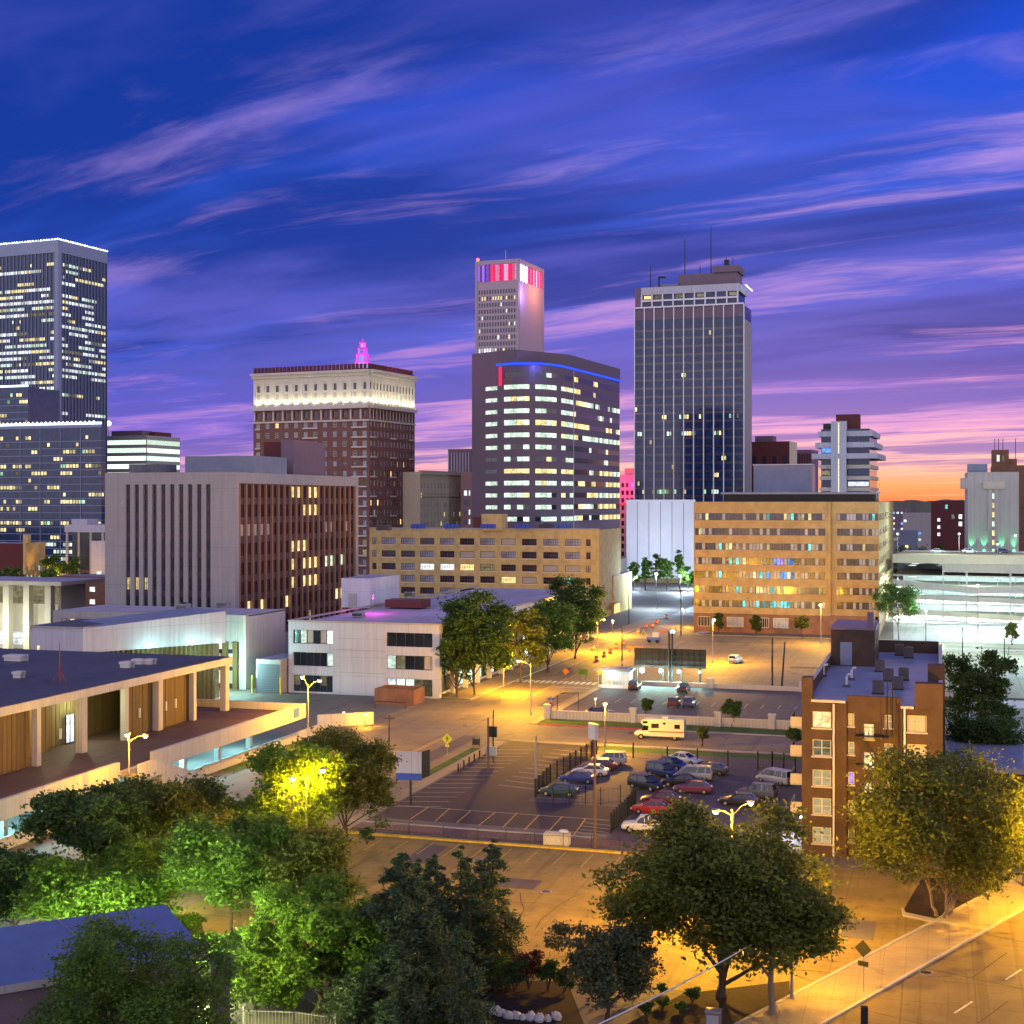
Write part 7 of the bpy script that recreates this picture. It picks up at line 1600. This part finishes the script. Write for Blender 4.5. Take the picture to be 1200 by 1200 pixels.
    o = thing('traffic_signal', 'black signal head cut off by the bottom edge of the photo', 'traffic signal', G(1013, 1300)); h = Zp(1180, Dp(1300)); m = MB(); m.tube([(0, 0, 0), (0, 0, h - 1)], .12, M['dark'], 8); m.build('pole', o); m = MB(); m.box(-.2, .2, -.2, .2, h - 1.5, h, M['black']); m.box(-.75, .75, -.05, .05, h - 1.35, h - 1.25, M['black']); m.box(-.7, -.45, -.12, .12, h - 1.7, h - 1.2, M['black']); m.box(.45, .7, -.12, .12, h - 1.7, h - 1.2, M['black']); m.build('signal_head', o)
    o = thing('small_cabinet', 'grey utility cabinet under the huge dark tree', 'utility cabinet', G(836, 1206)); m = MB(); m.box(-.5, .5, -.4, .4, 0, 1.2, M['purplest']); m.box(-.53, .53, -.43, .43, 1.2, 1.28, M['metal']); m.build('housing', o); m = MB(); m.box(-.4, .4, -.42, -.405, .15, 1.05, M['greyconc']); m.build('door', o)
sig()
def billboards():
    d = Dp(802); x, y = Wd(744, d); o = thing('billboard', 'long dark billboard seen from behind with white lamps along its foot', 'billboard', (x, y, 0)); w = len_to((x, y), (1, 0), 827); zb, zt = Zp(781, d), Zp(759, d)
    m = MB(); m.box(0, w, 0, .3, zb, zt, M['dark']); m.build('panel', o); m = MB()
    for k in range(13): m.box(w * k / 12 - .08, w * k / 12 + .08, -.14, -.002, zb, zt, M['metal'] if False else M['black'])
    for k in range(4): m.box(0, w, -.26, -.142, zb + (zt - zb) * (k + .3) / 4, zb + (zt - zb) * (k + .3) / 4 + .12, M['dark'])
    m.build('back_frame', o)
    for k, px in enumerate((746, 777, 798, 820)):
        xx = len_to((x, y), (1, 0), px); p = MB(); p.tube([(xx, .5, 0), (xx, .5, zb + .6)], .18, M['dark'], 8); p.build('post', o)
    for k, px in enumerate((754, 776, 797, 821)):
        xx = len_to((x, y), (1, 0), px); p = MB(); p.tube([(xx, -.1, zb - .1), (xx, -1.3, zb - .5)], .05, M['dark'], 5); p.build('lamp_arm', o); b = MB(); r = (.5, .42, .36, .22)[k]; b.ball((xx, -1.3, zb - .5), r, M['bulb_white'], 10, 6); b.build('lamp', o)
        light('POINT', o, (xx, -1.3, zb - 1.2), (2600, 1900, 1700, 500)[k], (.55, 1, .85), .3)
    p = MB(); 
    for px in (785, 788.5): xx = len_to((x, y), (1, 0), px); p.tube([(xx, -.8, 0), (xx, -.8, zt + 3.5)], .2, M['dark'], 8)
    p.build('mast', o)
    # small panel on a pole by the dark lot
    o = thing('pole_sign', 'blank pale sign panel with a dark side panel on a pole at the dark lot', 'sign', G(481, 943), R(8)); d = Dp(943); s = d / F; zt, zb = Zp(881, d), Zp(912, d)
    m = MB(); m.tube([(0, .1, 0), (0, .1, zb + 1)], .14, M['dark'], 9); m.build('pole', o); m = MB(); m.box(-17 * s, 13 * s, -.12, .12, zb + 1.0 - .4, zt, M['white']); m.box(-17 * s, 13 * s, -.12, .12, zb - .2, zb + .59, M['signblue']); m.build('sign_panel', o)
    m = MB(); m.face([(13.3 * s, .1, zb), (19 * s, 1.9, zb), (19 * s, 1.9, zt), (13.3 * s, .1, zt)], M['black']); m.face([(13.3 * s, .25, zb), (19 * s, 2.05, zb), (19 * s, 2.05, zt), (13.3 * s, .25, zt)][::-1], M['black']); m.face([(13.3 * s, .1, zt), (19 * s, 1.9, zt), (19 * s, 2.05, zt), (13.3 * s, .25, zt)], M['black']); m.face([(19 * s, 1.9, zb), (19 * s, 2.05, zb), (19 * s, 2.05, zt), (19 * s, 1.9, zt)], M['black']); m.build('side_panel', o)
    o = thing('pole_sign', 'narrow white blank sign on a pole at the far end of the slatted fence', 'sign', G(695, 886), R(-50)); d = Dp(886); m = MB(); m.box(-1.1, 1.1, -.25, .25, Zp(866, d), Zp(848, d), M['white']); m.build('sign_panel', o); m = MB(); m.tube([(0, 0, 0), (0, 0, Zp(866, d) - .01)], .12, M['dark'], 8); m.build('pole', o)
    # lit booth
    x, y = G(701, 806); o = thing('lit_booth', 'small glazed booth with white light inside and a blue roof', 'booth', (x, y, 0)); w = len_to((x, y), (1, 0), 737); m = MB()
    m.box(-.6, w + .5, -1.2, 3.6, 3.3, 3.55, M['blueroof']); m.prism([(-.2, -.8), (w + .1, -.8), (w + .1, 3.2), (-.2, 3.2)], 3.55, 3.8, M['blueroof']); m.build('roof', o)
    m = MB(); m.box(0, w, 3.0, 3.2, 0, 3.3, M['white']); m.box(0, w, 0, .15, 0, .7, M['white']); m.box(w - .15, w, .15, 3.0, 0, 3.3, M['white']); m.build('wall', o); m = MB()
    for k in range(5): m.box(w * k / 4.05, w * k / 4.05 + .1, 0, .1, .7, 3.3, M['metal'])
    m.build('window_frame', o); m = MB(); m.box(.4, w - .4, 1.6, 1.7, 3.15, 3.28, M['Nwhite']); m.build('ceiling_light', o); light('POINT', o, (w * .4, 1.2, 2.7), 140, (.75, 1, .95), .3); light('POINT', o, (w * .4, -2.2, 3.0), 700, (.6, 1, .9), .3)
    m = MB(); m.box(1.5, 2.6, 1.2, 1.9, 0, 1.4, M['greyconc']); m.build('counter', o)
billboards()
# ------------------------------------------------------------------ fences and low walls
def fence(name, lab, pts, h, step=.24, postgap=3.0, m='black', rails=2, px=True, pr=.06, cat='fence', wire=False, group=None):
    q = [Vector(G(*p)) for p in pts] if px else [Vector(p) for p in pts]; o = thing(name, lab, cat, (*q[0], 0), 0, group); pk = MB(); npost = 0
    for a, b in zip(q[:-1], q[1:]):
        a = a - q[0] if False else a - Vector(q[0]); b = b - Vector(q[0]); t = b - a; ln = t.length; t.normalize()
        for k in range(rails):
            z = h * (.12 + .8 * k / max(1, rails - 1)); pk.tube([(*a, z), (*b, z)], .022, M[m], 4)
        n = max(1, int(ln / step))
        for i in range(n):
            p = a + t * (ln * (i + .5) / n)
            if wire: pk.tube([(*(p - t * step * .5), .1), (*(p + t * step * .5), h - .05)], .006, M[m], 3, caps=False); pk.tube([(*(p + t * step * .5), .1), (*(p - t * step * .5), h - .05)], .006, M[m], 3, caps=False)
            else: pk.tube([(*p, .06), (*p, h)], .013, M[m], 4)
        n = max(1, round(ln / postgap))
        for i in range(n + 1):
            p = a + t * (ln * i / n); c = MB(); c.tube([(0, 0, 0), (0, 0, h + .15)], pr, M[m], 6); c.box(-pr * 1.2, pr * 1.2, -pr * 1.2, pr * 1.2, h + .15, h + .2, M[m]); c.build('post', o, loc=(p.x, p.y, 0))
    pk.build('pickets' if not wire else 'wire_mesh', o); return o
fence('picket_fence', 'black picket fence between the dark lot and the row of parked cars', [(627, 935), (645, 917), (668, 903), (699, 884)], 2.1, .16, 2.4, pr=.09)
fence('wire_fence', 'wire fence on black posts along the far side of the car park', [(695, 884), (742, 889), (782, 894), (853, 899)], 2.0, .5, 4.4, wire=True, pr=.09)
fence('wire_fence', 'low wire fence along the brick pavement at the near side of the lots', [(440, 976), (560, 987), (660, 993), (760, 1001)], 1.25, .5, 3.4, wire=True, pr=.035, m='dark')
fence('picket_fence', 'open black fence panel at the near end of the parked car row', [(648, 945), (686, 942), (704, 944), (727, 941)], 1.9, .6, 2.0, pr=.06)
fence('picket_fence', 'black picket fence stepping down beside the white pickup', [(745, 945), (735, 957), (716, 976)], 2.0, .14, 1.4, pr=.09)
fence('picket_fence', 'dark picket fence at the right end of the cross street pavement', [(888, 902), (905, 902), (932, 906)], 2.2, .2, 2.2, pr=.1)
fence('hand_railing', 'pale metal railing beside the steps at the bottom edge', [(285, 1203), (345, 1205), (393, 1212)], 1.15, .22, 3.4, m='greymul', cat='railing', pr=.05)
fence('chain_fence', 'long thin fence along the garage forecourt behind the apartment roof', [(1103, 764), (1150, 766), (1215, 769)], 1.6, 1.2, 6, m='dark', wire=True)
fence('parking_rail', 'row of short posts at the street edge of the dark lot', [(537, 905), (562, 889), (578, 880)], .9, 2.0, 2.6, rails=1, m='dark', pr=.1)
def lowwall():
    o = thing('pillared_wall', 'low pale wall with square pillars along the upper lot', 'wall', (-60.4, 219.2, 0)); m = MB(); m.box(0, 66, 0, .3, 0, 1.25, M['paleconc'])
    for k in range(120): m.box(k * .55 + .06, k * .55 + .2, -.08, -.002, .1, 1.15, M['cream'])
    m.box(0, 66, -.1, .36, 1.25, 1.38, M['cream']); m.build('wall', o)
    for x in (0, 14, 27.5, 35.8, 43.5, 52, 60):
        c = MB(); c.box(x - .5, x + .5, -.4, .7, 0, 2.1, M['paleconc']); c.box(x - .6, x + .6, -.5, .8, 2.1, 2.3, M['cream']); c.build('pillar', o)
    o = thing('retaining_wall', 'pale retaining wall with end blocks along the foot of the billboard lot', 'wall', (-54, 263.5, 0)); m = MB(); m.box(0, 60, 0, .35, 0, .9, M['paleconc']); m.build('wall', o)
    for x in (13, 30, 44):
        c = MB(); c.box(x - .6, x + .6, -.4, .75, 0, 1.9, M['paleconc']); c.build('block', o)
    # tilted pale ramp wall from deck end towards the street
    o = thing('ramp_wall', 'low pale wall running from the deck end to the short sodium lamp', 'wall', (*G(372, 853), 0)); a = Vector(G(372, 853)); b = Vector(G(438, 849)); t = b - a; m = MB(); n = Vector((-t.y, t.x)).normalized() * .35
    q = [Vector((0, 0)), t, t + n, n]; m.prism([(v.x, v.y) for v in q], 0, 2.0, M['paleconc']); m.build('wall', o)
    p = [G(760 if False else 558, 1183), G(575, 1190), G(600, 1196), G(618, 1200), G(636, 1203), G(655, 1200), G(668, 1195), G(590, 1193), G(566, 1186), G(645, 1203)]
    rng = random.Random(3); P = [(560, 1181), (566, 1184), (573, 1186), (580, 1188), (588, 1190), (596, 1193), (605, 1193), (613, 1195), (622, 1195), (632, 1197), (642, 1196), (652, 1194)]
    labs = ['end stone of the white rock edging by the cedars'] + ['white boulder %s of the mulch bed edging' % w for w in ('beside the end stone by the cedars', 'third along from the cedar end', 'fourth along from the cedar end', 'fifth along from the cedar end', 'left of the middle pair', 'in the middle pair, nearer the cedars', 'in the middle pair, nearer the grey green tree', 'right of the middle pair', 'third back from the grey green tree', 'second back from the grey green tree', 'closest to the grey green tree')]
    for i, (px, py) in enumerate(P):
        o = thing('edging_stone', labs[i], 'stone', (*G(px, py), 0), rng.uniform(0, 3), 'white stones edging the mulch bed'); m = MB(); s = rng.uniform(.30, .48); m.ball((0, 0, s * .45), s, M['stone'], 9, 6, (1.2, .85, .75))
        for k, v in enumerate(m.v): f = 1 + .16 * math.sin(v[0] * 9 + i) * math.cos(v[1] * 8 + k * .3); m.v[k] = (v[0] * f, v[1] * f, v[2] * f)
        m.build('rock', o)
    o = thing('concrete_block', 'pale concrete block with a white sack on it at the brick pavement', 'concrete block', G(655, 990)); m = MB(); m.box(-1.5, 1.1, -.6, .6, 0, 1.2, M['cream']); m.build('block', o)
    o = thing('white_sack', 'white sack lying on the pale concrete block', 'sack', (*[G(655, 990)[0] + .5, G(655, 990)[1]], 1.2)); m = MB(); m.ball((0, 0, .2), .45, M['white'], 9, 6, (1.2, .8, .5)); m.build('sack', o)
    a = Vector(A3(640, 1228, 72)); b = Vector(A3(905, 1092, 96)); o = thing('overhead_cable', 'pale overhead cable crossing in front of the huge dark tree', 'cable', tuple(a)); m = MB(); L = b - a; m.tube([tuple(L * t + Vector((0, 0, -1.2 * t * (1 - t)))) for t in [i / 12 for i in range(13)]], .045, M['pale'], 6); m.build('cable', o)
lowwall()
# road works at the far junction
def works():
    bl = thing('traffic_barrel', 'orange traffic barrel closest to the camera in the far road works', 'traffic barrel', G(699, 775), 0, 'orange barrels of the road works'); m = MB(); m.tube([(0, 0, 0), (0, 0, .12)], .55, M['black'], 12); m.build('base', bl); m = MB(); m.tube([(0, 0, .12), (0, 0, .5)], [.46, .42], M['orange'], 12); m.tube([(0, 0, .7), (0, 0, .95)], [.41, .39], M['orange'], 12); m.tube([(0, 0, .95), (0, 0, 1.3)], [.36, .33], M['orange'], 12); m.build('body', bl); m = MB(); m.tube([(0, 0, .5), (0, 0, .7)], [.425, .415], M['white'], 12); m.build('band', bl)
    bl.scale = (1, 1, 1)
    for i, (px, py) in enumerate(((708, 770), (715, 766), (722, 760), (730, 756), (748, 742), (757, 736), (764, 735), (770, 731), (781, 725), (695, 762), (684, 752))):
        dup(bl, G(px, py), label='orange barrel of the far road works, ' + ['second back from the closest one', 'third back from the closest one', 'fourth back, by the far corner pole', 'beside the far corner pole', 'in front of the striped barrier', 'behind the striped barrier', 'left of the plaza lamp pole', 'between the plaza lamp and the signal mast', 'farthest one under the orange block edge', 'alone left of the line of barrels', 'alone by the street tree end'][i])
    o = thing('work_barrier', 'orange road works barrier left of the blue striped machine', 'barrier', G(744, 764)); m = MB(); m.box(-1.8, 1.8, -.05, .05, .9, 1.3, M['orange']); m.build('board', o); m = MB()
    for x in (-1.4, 1.4): m.tube([(x, -.4, 0), (x, 0, 1.2), (x, .4, 0)], .05, M['dark'], 5)
    m.build('leg', o); c = dup(o, G(778, 745), label='orange road works barrier behind the blue striped machine'); c['group'] = o['group'] = 'barriers of the road works'
    o = thing('work_machine', 'small blue and white road works machine at the far junction', 'machine', G(766, 753)); m = MB(); m.box(-1.6, 1.6, -.8, .8, .4, 1.4, M['signblue']); m.build('body', o); m = MB(); m.box(-.2, 1.3, -.7, .7, 1.4, 2.6, M['white']); m.build('cab', o); m = MB(); m.tube([(-1.4, 0, 1.4), (-2.6, 0, 3.0), (-3.2, 0, 1.6)], .14, M['signyel'], 6); m.build('arm', o)
    for x in (-1, 1):
        for y in (-.7, .7): w = MB(); w.tube([(0, -.15, 0), (0, .15, 0)], .42, M['tyre'], 12); w.build('wheel', o, loc=(x, y, .42))
    # gate arch and bollards by the crosswalk
    o = thing('entry_gantry', 'dark pipe gantry at the entrance of the upper lot', 'gantry', G(653, 838)); m = MB(); m.tube([(0, 0, 0), (0, 0, 3.2), (.6, .1, 3.6), (3.2, 1.5, 3.6), (3.2, 1.5, 0)], .09, M['dark'], 7); m.build('frame', o)
    o = thing('work_sign', 'orange work sign standing in the street by the crosswalk', 'road sign', G(663, 795)); m = MB(); m.prism([(0, -.7), (.7, 0), (0, .7), (-.7, 0)], -.02, .02, M['orange']); q = m.build('sign_plate', o, loc=(0, 0, 1.4)); q.rotation_euler = (R(90), 0, 0); m = MB(); m.tube([(-.5, .2, 0), (0, 0, .8), (.5, .2, 0)], .05, M['dark'], 5); m.build('stand', o)
    o = thing('green_sign', 'dull green board on legs beside the crosswalk', 'sign', G(683, 798)); m = MB(); m.box(-.9, .9, -.05, .05, 1.2, 2.3, M['grass']); m.build('board', o); m = MB()
    for x in (-.6, .6): m.tube([(x, .08, 0), (x, .08, 2.1)], .05, M['dark'], 5)
    m.build('leg', o)
    # cars up on the garage roof
    root, d, zt = GAR
    for i, (px, col, kind) in enumerate(((1099, 'silver', 'sedan'), (1136, 'white', 'sedan'), (1176, 'navy', 'sedan'))):
        x, y = Wd(px, d + 20); c = car(['silver car on the garage roof closest to the trees', 'white car on the garage roof just right of the tall lamp', 'dark car on the garage roof at the concrete tower foot'][i], px, 700, 10 * i, kind, col, group='cars on the garage roof'); c.location = (x, y, zt - .3)
    o = thing('roof_deck', 'upper deck of the open garage with a low cream edge', 'deck', (*Wd(1046, 415), 0)); bpy.data.objects.remove(o)
    m = MB(); m.box(0, 95, .5, 40, zt - 2.4, zt - .3, M['paleconc'], M['lot_pale']); m.build('roof_deck', root)
works()
def clutter():
    def unit(name, lab, cat, x, y, z, w, l, h, m, fan=False):
        o = thing(name, lab, cat, (x, y, z)); b = MB(); b.box(-w / 2, w / 2, -l / 2, l / 2, .2, h, M[m]); b.box(-w / 2 - .06, w / 2 + .06, -l / 2 - .06, l / 2 + .06, h, h + .1, M[m])
        for k in range(4): b.box(-w / 2 + .1, w / 2 - .1, -l / 2 - .03, -l / 2 - .002, .35 + k * (h - .5) / 4, .45 + k * (h - .5) / 4, M['dark'])
        b.build('housing', o); b = MB()
        for sx in (-1, 1): b.box(sx * w * .4 - .08, sx * w * .4 + .08, -l / 2, l / 2, 0, .2, M['metal'])
        b.build('rail', o)
        if fan: b = MB(); b.tube([(0, 0, h + .1), (0, 0, h + .35)], min(w, l) * .35, M['dark'], 12); b.build('fan', o)
    z = Zp(733, 250) - .4
    for i, (px, d_, w, l, h, lab) in enumerate(((525, 300, 1.6, 1.6, 1.1, 'small grey roof unit on the white office roof nearest the street trees'), (420, 272, 2.2, 1.4, 1.0, 'flat grey roof unit near the front edge of the white office roof'), (560, 330, 3.0, 2.0, 1.5, 'pale roof unit on the far part of the white office roof'), (480, 330, 2.2, 1.6, 1.2, 'grey roof unit just right of the roof penthouse'))):
        x, y = Wd(px, d_); unit('roof_unit', lab, 'roof unit', x, y, z, w, l, h, 'metal' if i != 2 else 'pale', i in (0, 3))
    z = Zp(721, 262) - .1
    for i, (px, d_, lab) in enumerate(((215, 275, 'grey roof unit on the low precast roof behind the white wing'), (262, 282, 'small roof unit on the low precast roof nearest its end wall'))):
        x, y = Wd(px, d_); unit('roof_unit', lab, 'roof unit', x, y, z, 2.4, 1.8, 1.2, 'metal', i == 0)
    z = Zp(621, 420) - .5
    x, y = Wd(640, 432); unit('roof_unit', 'dark roof unit at the back of the buff brick roof, right of the lift house', 'roof unit', x, y, z, 4, 3, 2, 'acunit', True)
    x, y = Wd(450, 432); unit('roof_unit', 'dark roof unit at the left end of the buff brick roof', 'roof unit', x, y, z, 4, 3, 1.8, 'acunit', True)
    for i, (px, py, lab) in enumerate(((640, 1045, 'manhole cover in the middle of the yellow lit yard'), (560, 1008, 'manhole cover near the yellow kerb of the lit yard'), (545, 850, 'manhole cover in the junction by the street corner'), (600, 812, 'manhole cover in the main street before the crosswalk'), (1085, 1140, 'manhole cover in the diagonal street'))):
        o = thing('manhole_cover', lab, 'manhole cover', (*G(px, py), .02)); b = MB(); b.tube([(0, 0, 0), (0, 0, .02)], .42, M['dark'], 16); b.build('lid', o); b = MB(); b.tube([(0, 0, 0), (0, 0, .012)], .55, M['metal'], 16); b.build('ring', o)
clutter()
def streetlampextra():
    streetlamp('added white lamp over the forecourt beside the spreading tree', 1085, 757, 716, [(0, 0, 0, 9000)], 0, (.62, .98, .95), 'bulb_white', r=.25, polem='dark', group='white lamps of the garage forecourt')  # added lamp that spreads white light over the forecourt
    streetlamp('added sodium lamp hidden in the street trees by the white office corner', 590, 812, 772, [(1.4, -.2, .1, 5000)], 0, r=.2)  # added lamp among the trees, widening the golden light on the street
    streetlamp('added sodium lamp at the far end of the street tree row', 700, 765, 727, [(1.6, 0, .1, 7000)], 0, r=.22)  # added lamp carrying the golden street light farther back
streetlampextra()
def patches():
    rng = random.Random(12)
    for i, (x, y, w, l) in enumerate(((-76, 150, 3.2, 14), (-68, 178, 2.6, 22), (-74, 214, 5, 6), (-66, 232, 3, 18), (-75, 285, 3, 20), (-40, 122, 5, 3.2), (-24, 130, 9, 2.4), (-50, 128, 2.4, 7), (-14, 204, 16, 2.6), (-45, 208, 9, 2.4), (-8, 116, 3, 5), (-30, 300, 12, 4), (-20, 236, 8, 3.5), (-50, 248, 5, 3))):
        sheet('asphalt_patch', [(x, y), (x + w, y + rng.uniform(-.3, .3)), (x + w, y + l), (x, y + l + rng.uniform(-.3, .3))], M['lot_old'] if i % 2 else M['ground'], .0185 + .0003 * i, False)
    sg = []
    for k in range(26):
        x, y = rng.uniform(-60, -8), rng.uniform(106, 136); a = rng.choice([0, math.pi / 2]) + rng.uniform(-.12, .12); p = Vector((x, y))
        for s in range(rng.randint(2, 5)):
            q = p + Vector((math.cos(a), math.sin(a))) * rng.uniform(1.5, 3.5); sg.append((tuple(p), tuple(q))); p = q; a += rng.uniform(-.3, .3)
    for k in range(30):
        x, y = rng.uniform(-78, -63), rng.uniform(110, 340); a = rng.choice([0, math.pi / 2]) + rng.uniform(-.1, .1); p = Vector((x, y))
        for s in range(rng.randint(2, 4)):
            q = p + Vector((math.cos(a), math.sin(a))) * rng.uniform(1.5, 4); sg.append((tuple(p), tuple(q))); p = q; a += rng.uniform(-.3, .3)
    strips('tar_seam', sg, M['tar'], .07, .0245, False)
    dg = []
    for k in range(9):
        s0 = -40 + k * 11; t0 = rng.uniform(1, 10); o = Vector(q0); dg.append((tuple(o + dd * s0 + nn * t0), tuple(o + dd * (s0 + rng.uniform(4, 9)) + nn * (t0 + rng.uniform(-.4, .4)))))
        dg.append((tuple(o + dd * s0 + nn * .3), tuple(o + dd * (s0 + .5) + nn * 11.3)))
    strips('tar_seam', dg, M['tar'], .09, .0245, False)
    # yard bay lines, worn
    strips('parking_lines', [((-58 + k * 2.8, 131), (-58 + k * 2.8, 136)) for k in range(0, 16)], M['yline'], .09, .0235, False)
patches()
for i, (px, b, t, w, m) in enumerate(((232, 1135, 1090, 58, 'L5'), (272, 1160, 1105, 60, 'L1'), (215, 1100, 1070, 44, 'L5'), (318, 1188, 1140, 58, 'L5'), (350, 1150, 1110, 55, 'L1'), (60, 1075, 1040, 70, 'L1'), (445, 1190, 1150, 50, 'L2'))):
    tpx(shrub, ['bright green bush at the right edge of the blue roof', 'leafy bush below the broad tree, behind the railing', 'small bright bush around the yard lamp behind the blue roof', 'bright green bush just behind the railing', 'leafy bush between the airy tree and the dark pine', 'low bush under the layered tree at the left', 'dark low bush at the foot of the pine'][i], px, b, t, w, 140 + i, None, m=m, n=5200, leaf=.14, name='bush', kind='bush', group='bushes under the left trees')
tpx(tree, 'mid green tree between the layered tree and the low bright one at the left', 150, 1092, 972, 135, 64, 1075, m='L5', n=16000, leaf=.16)
streetlamp('added yard lamp deep under the layered tree at the left', 135, 1082, 1040, [(0, 0, 0, 8000)], 0, (.9, 1, .4), 'bulb_sodium', r=.14, group='added yard lamps lighting the trees')  # added lamp that lights the canopy from beneath
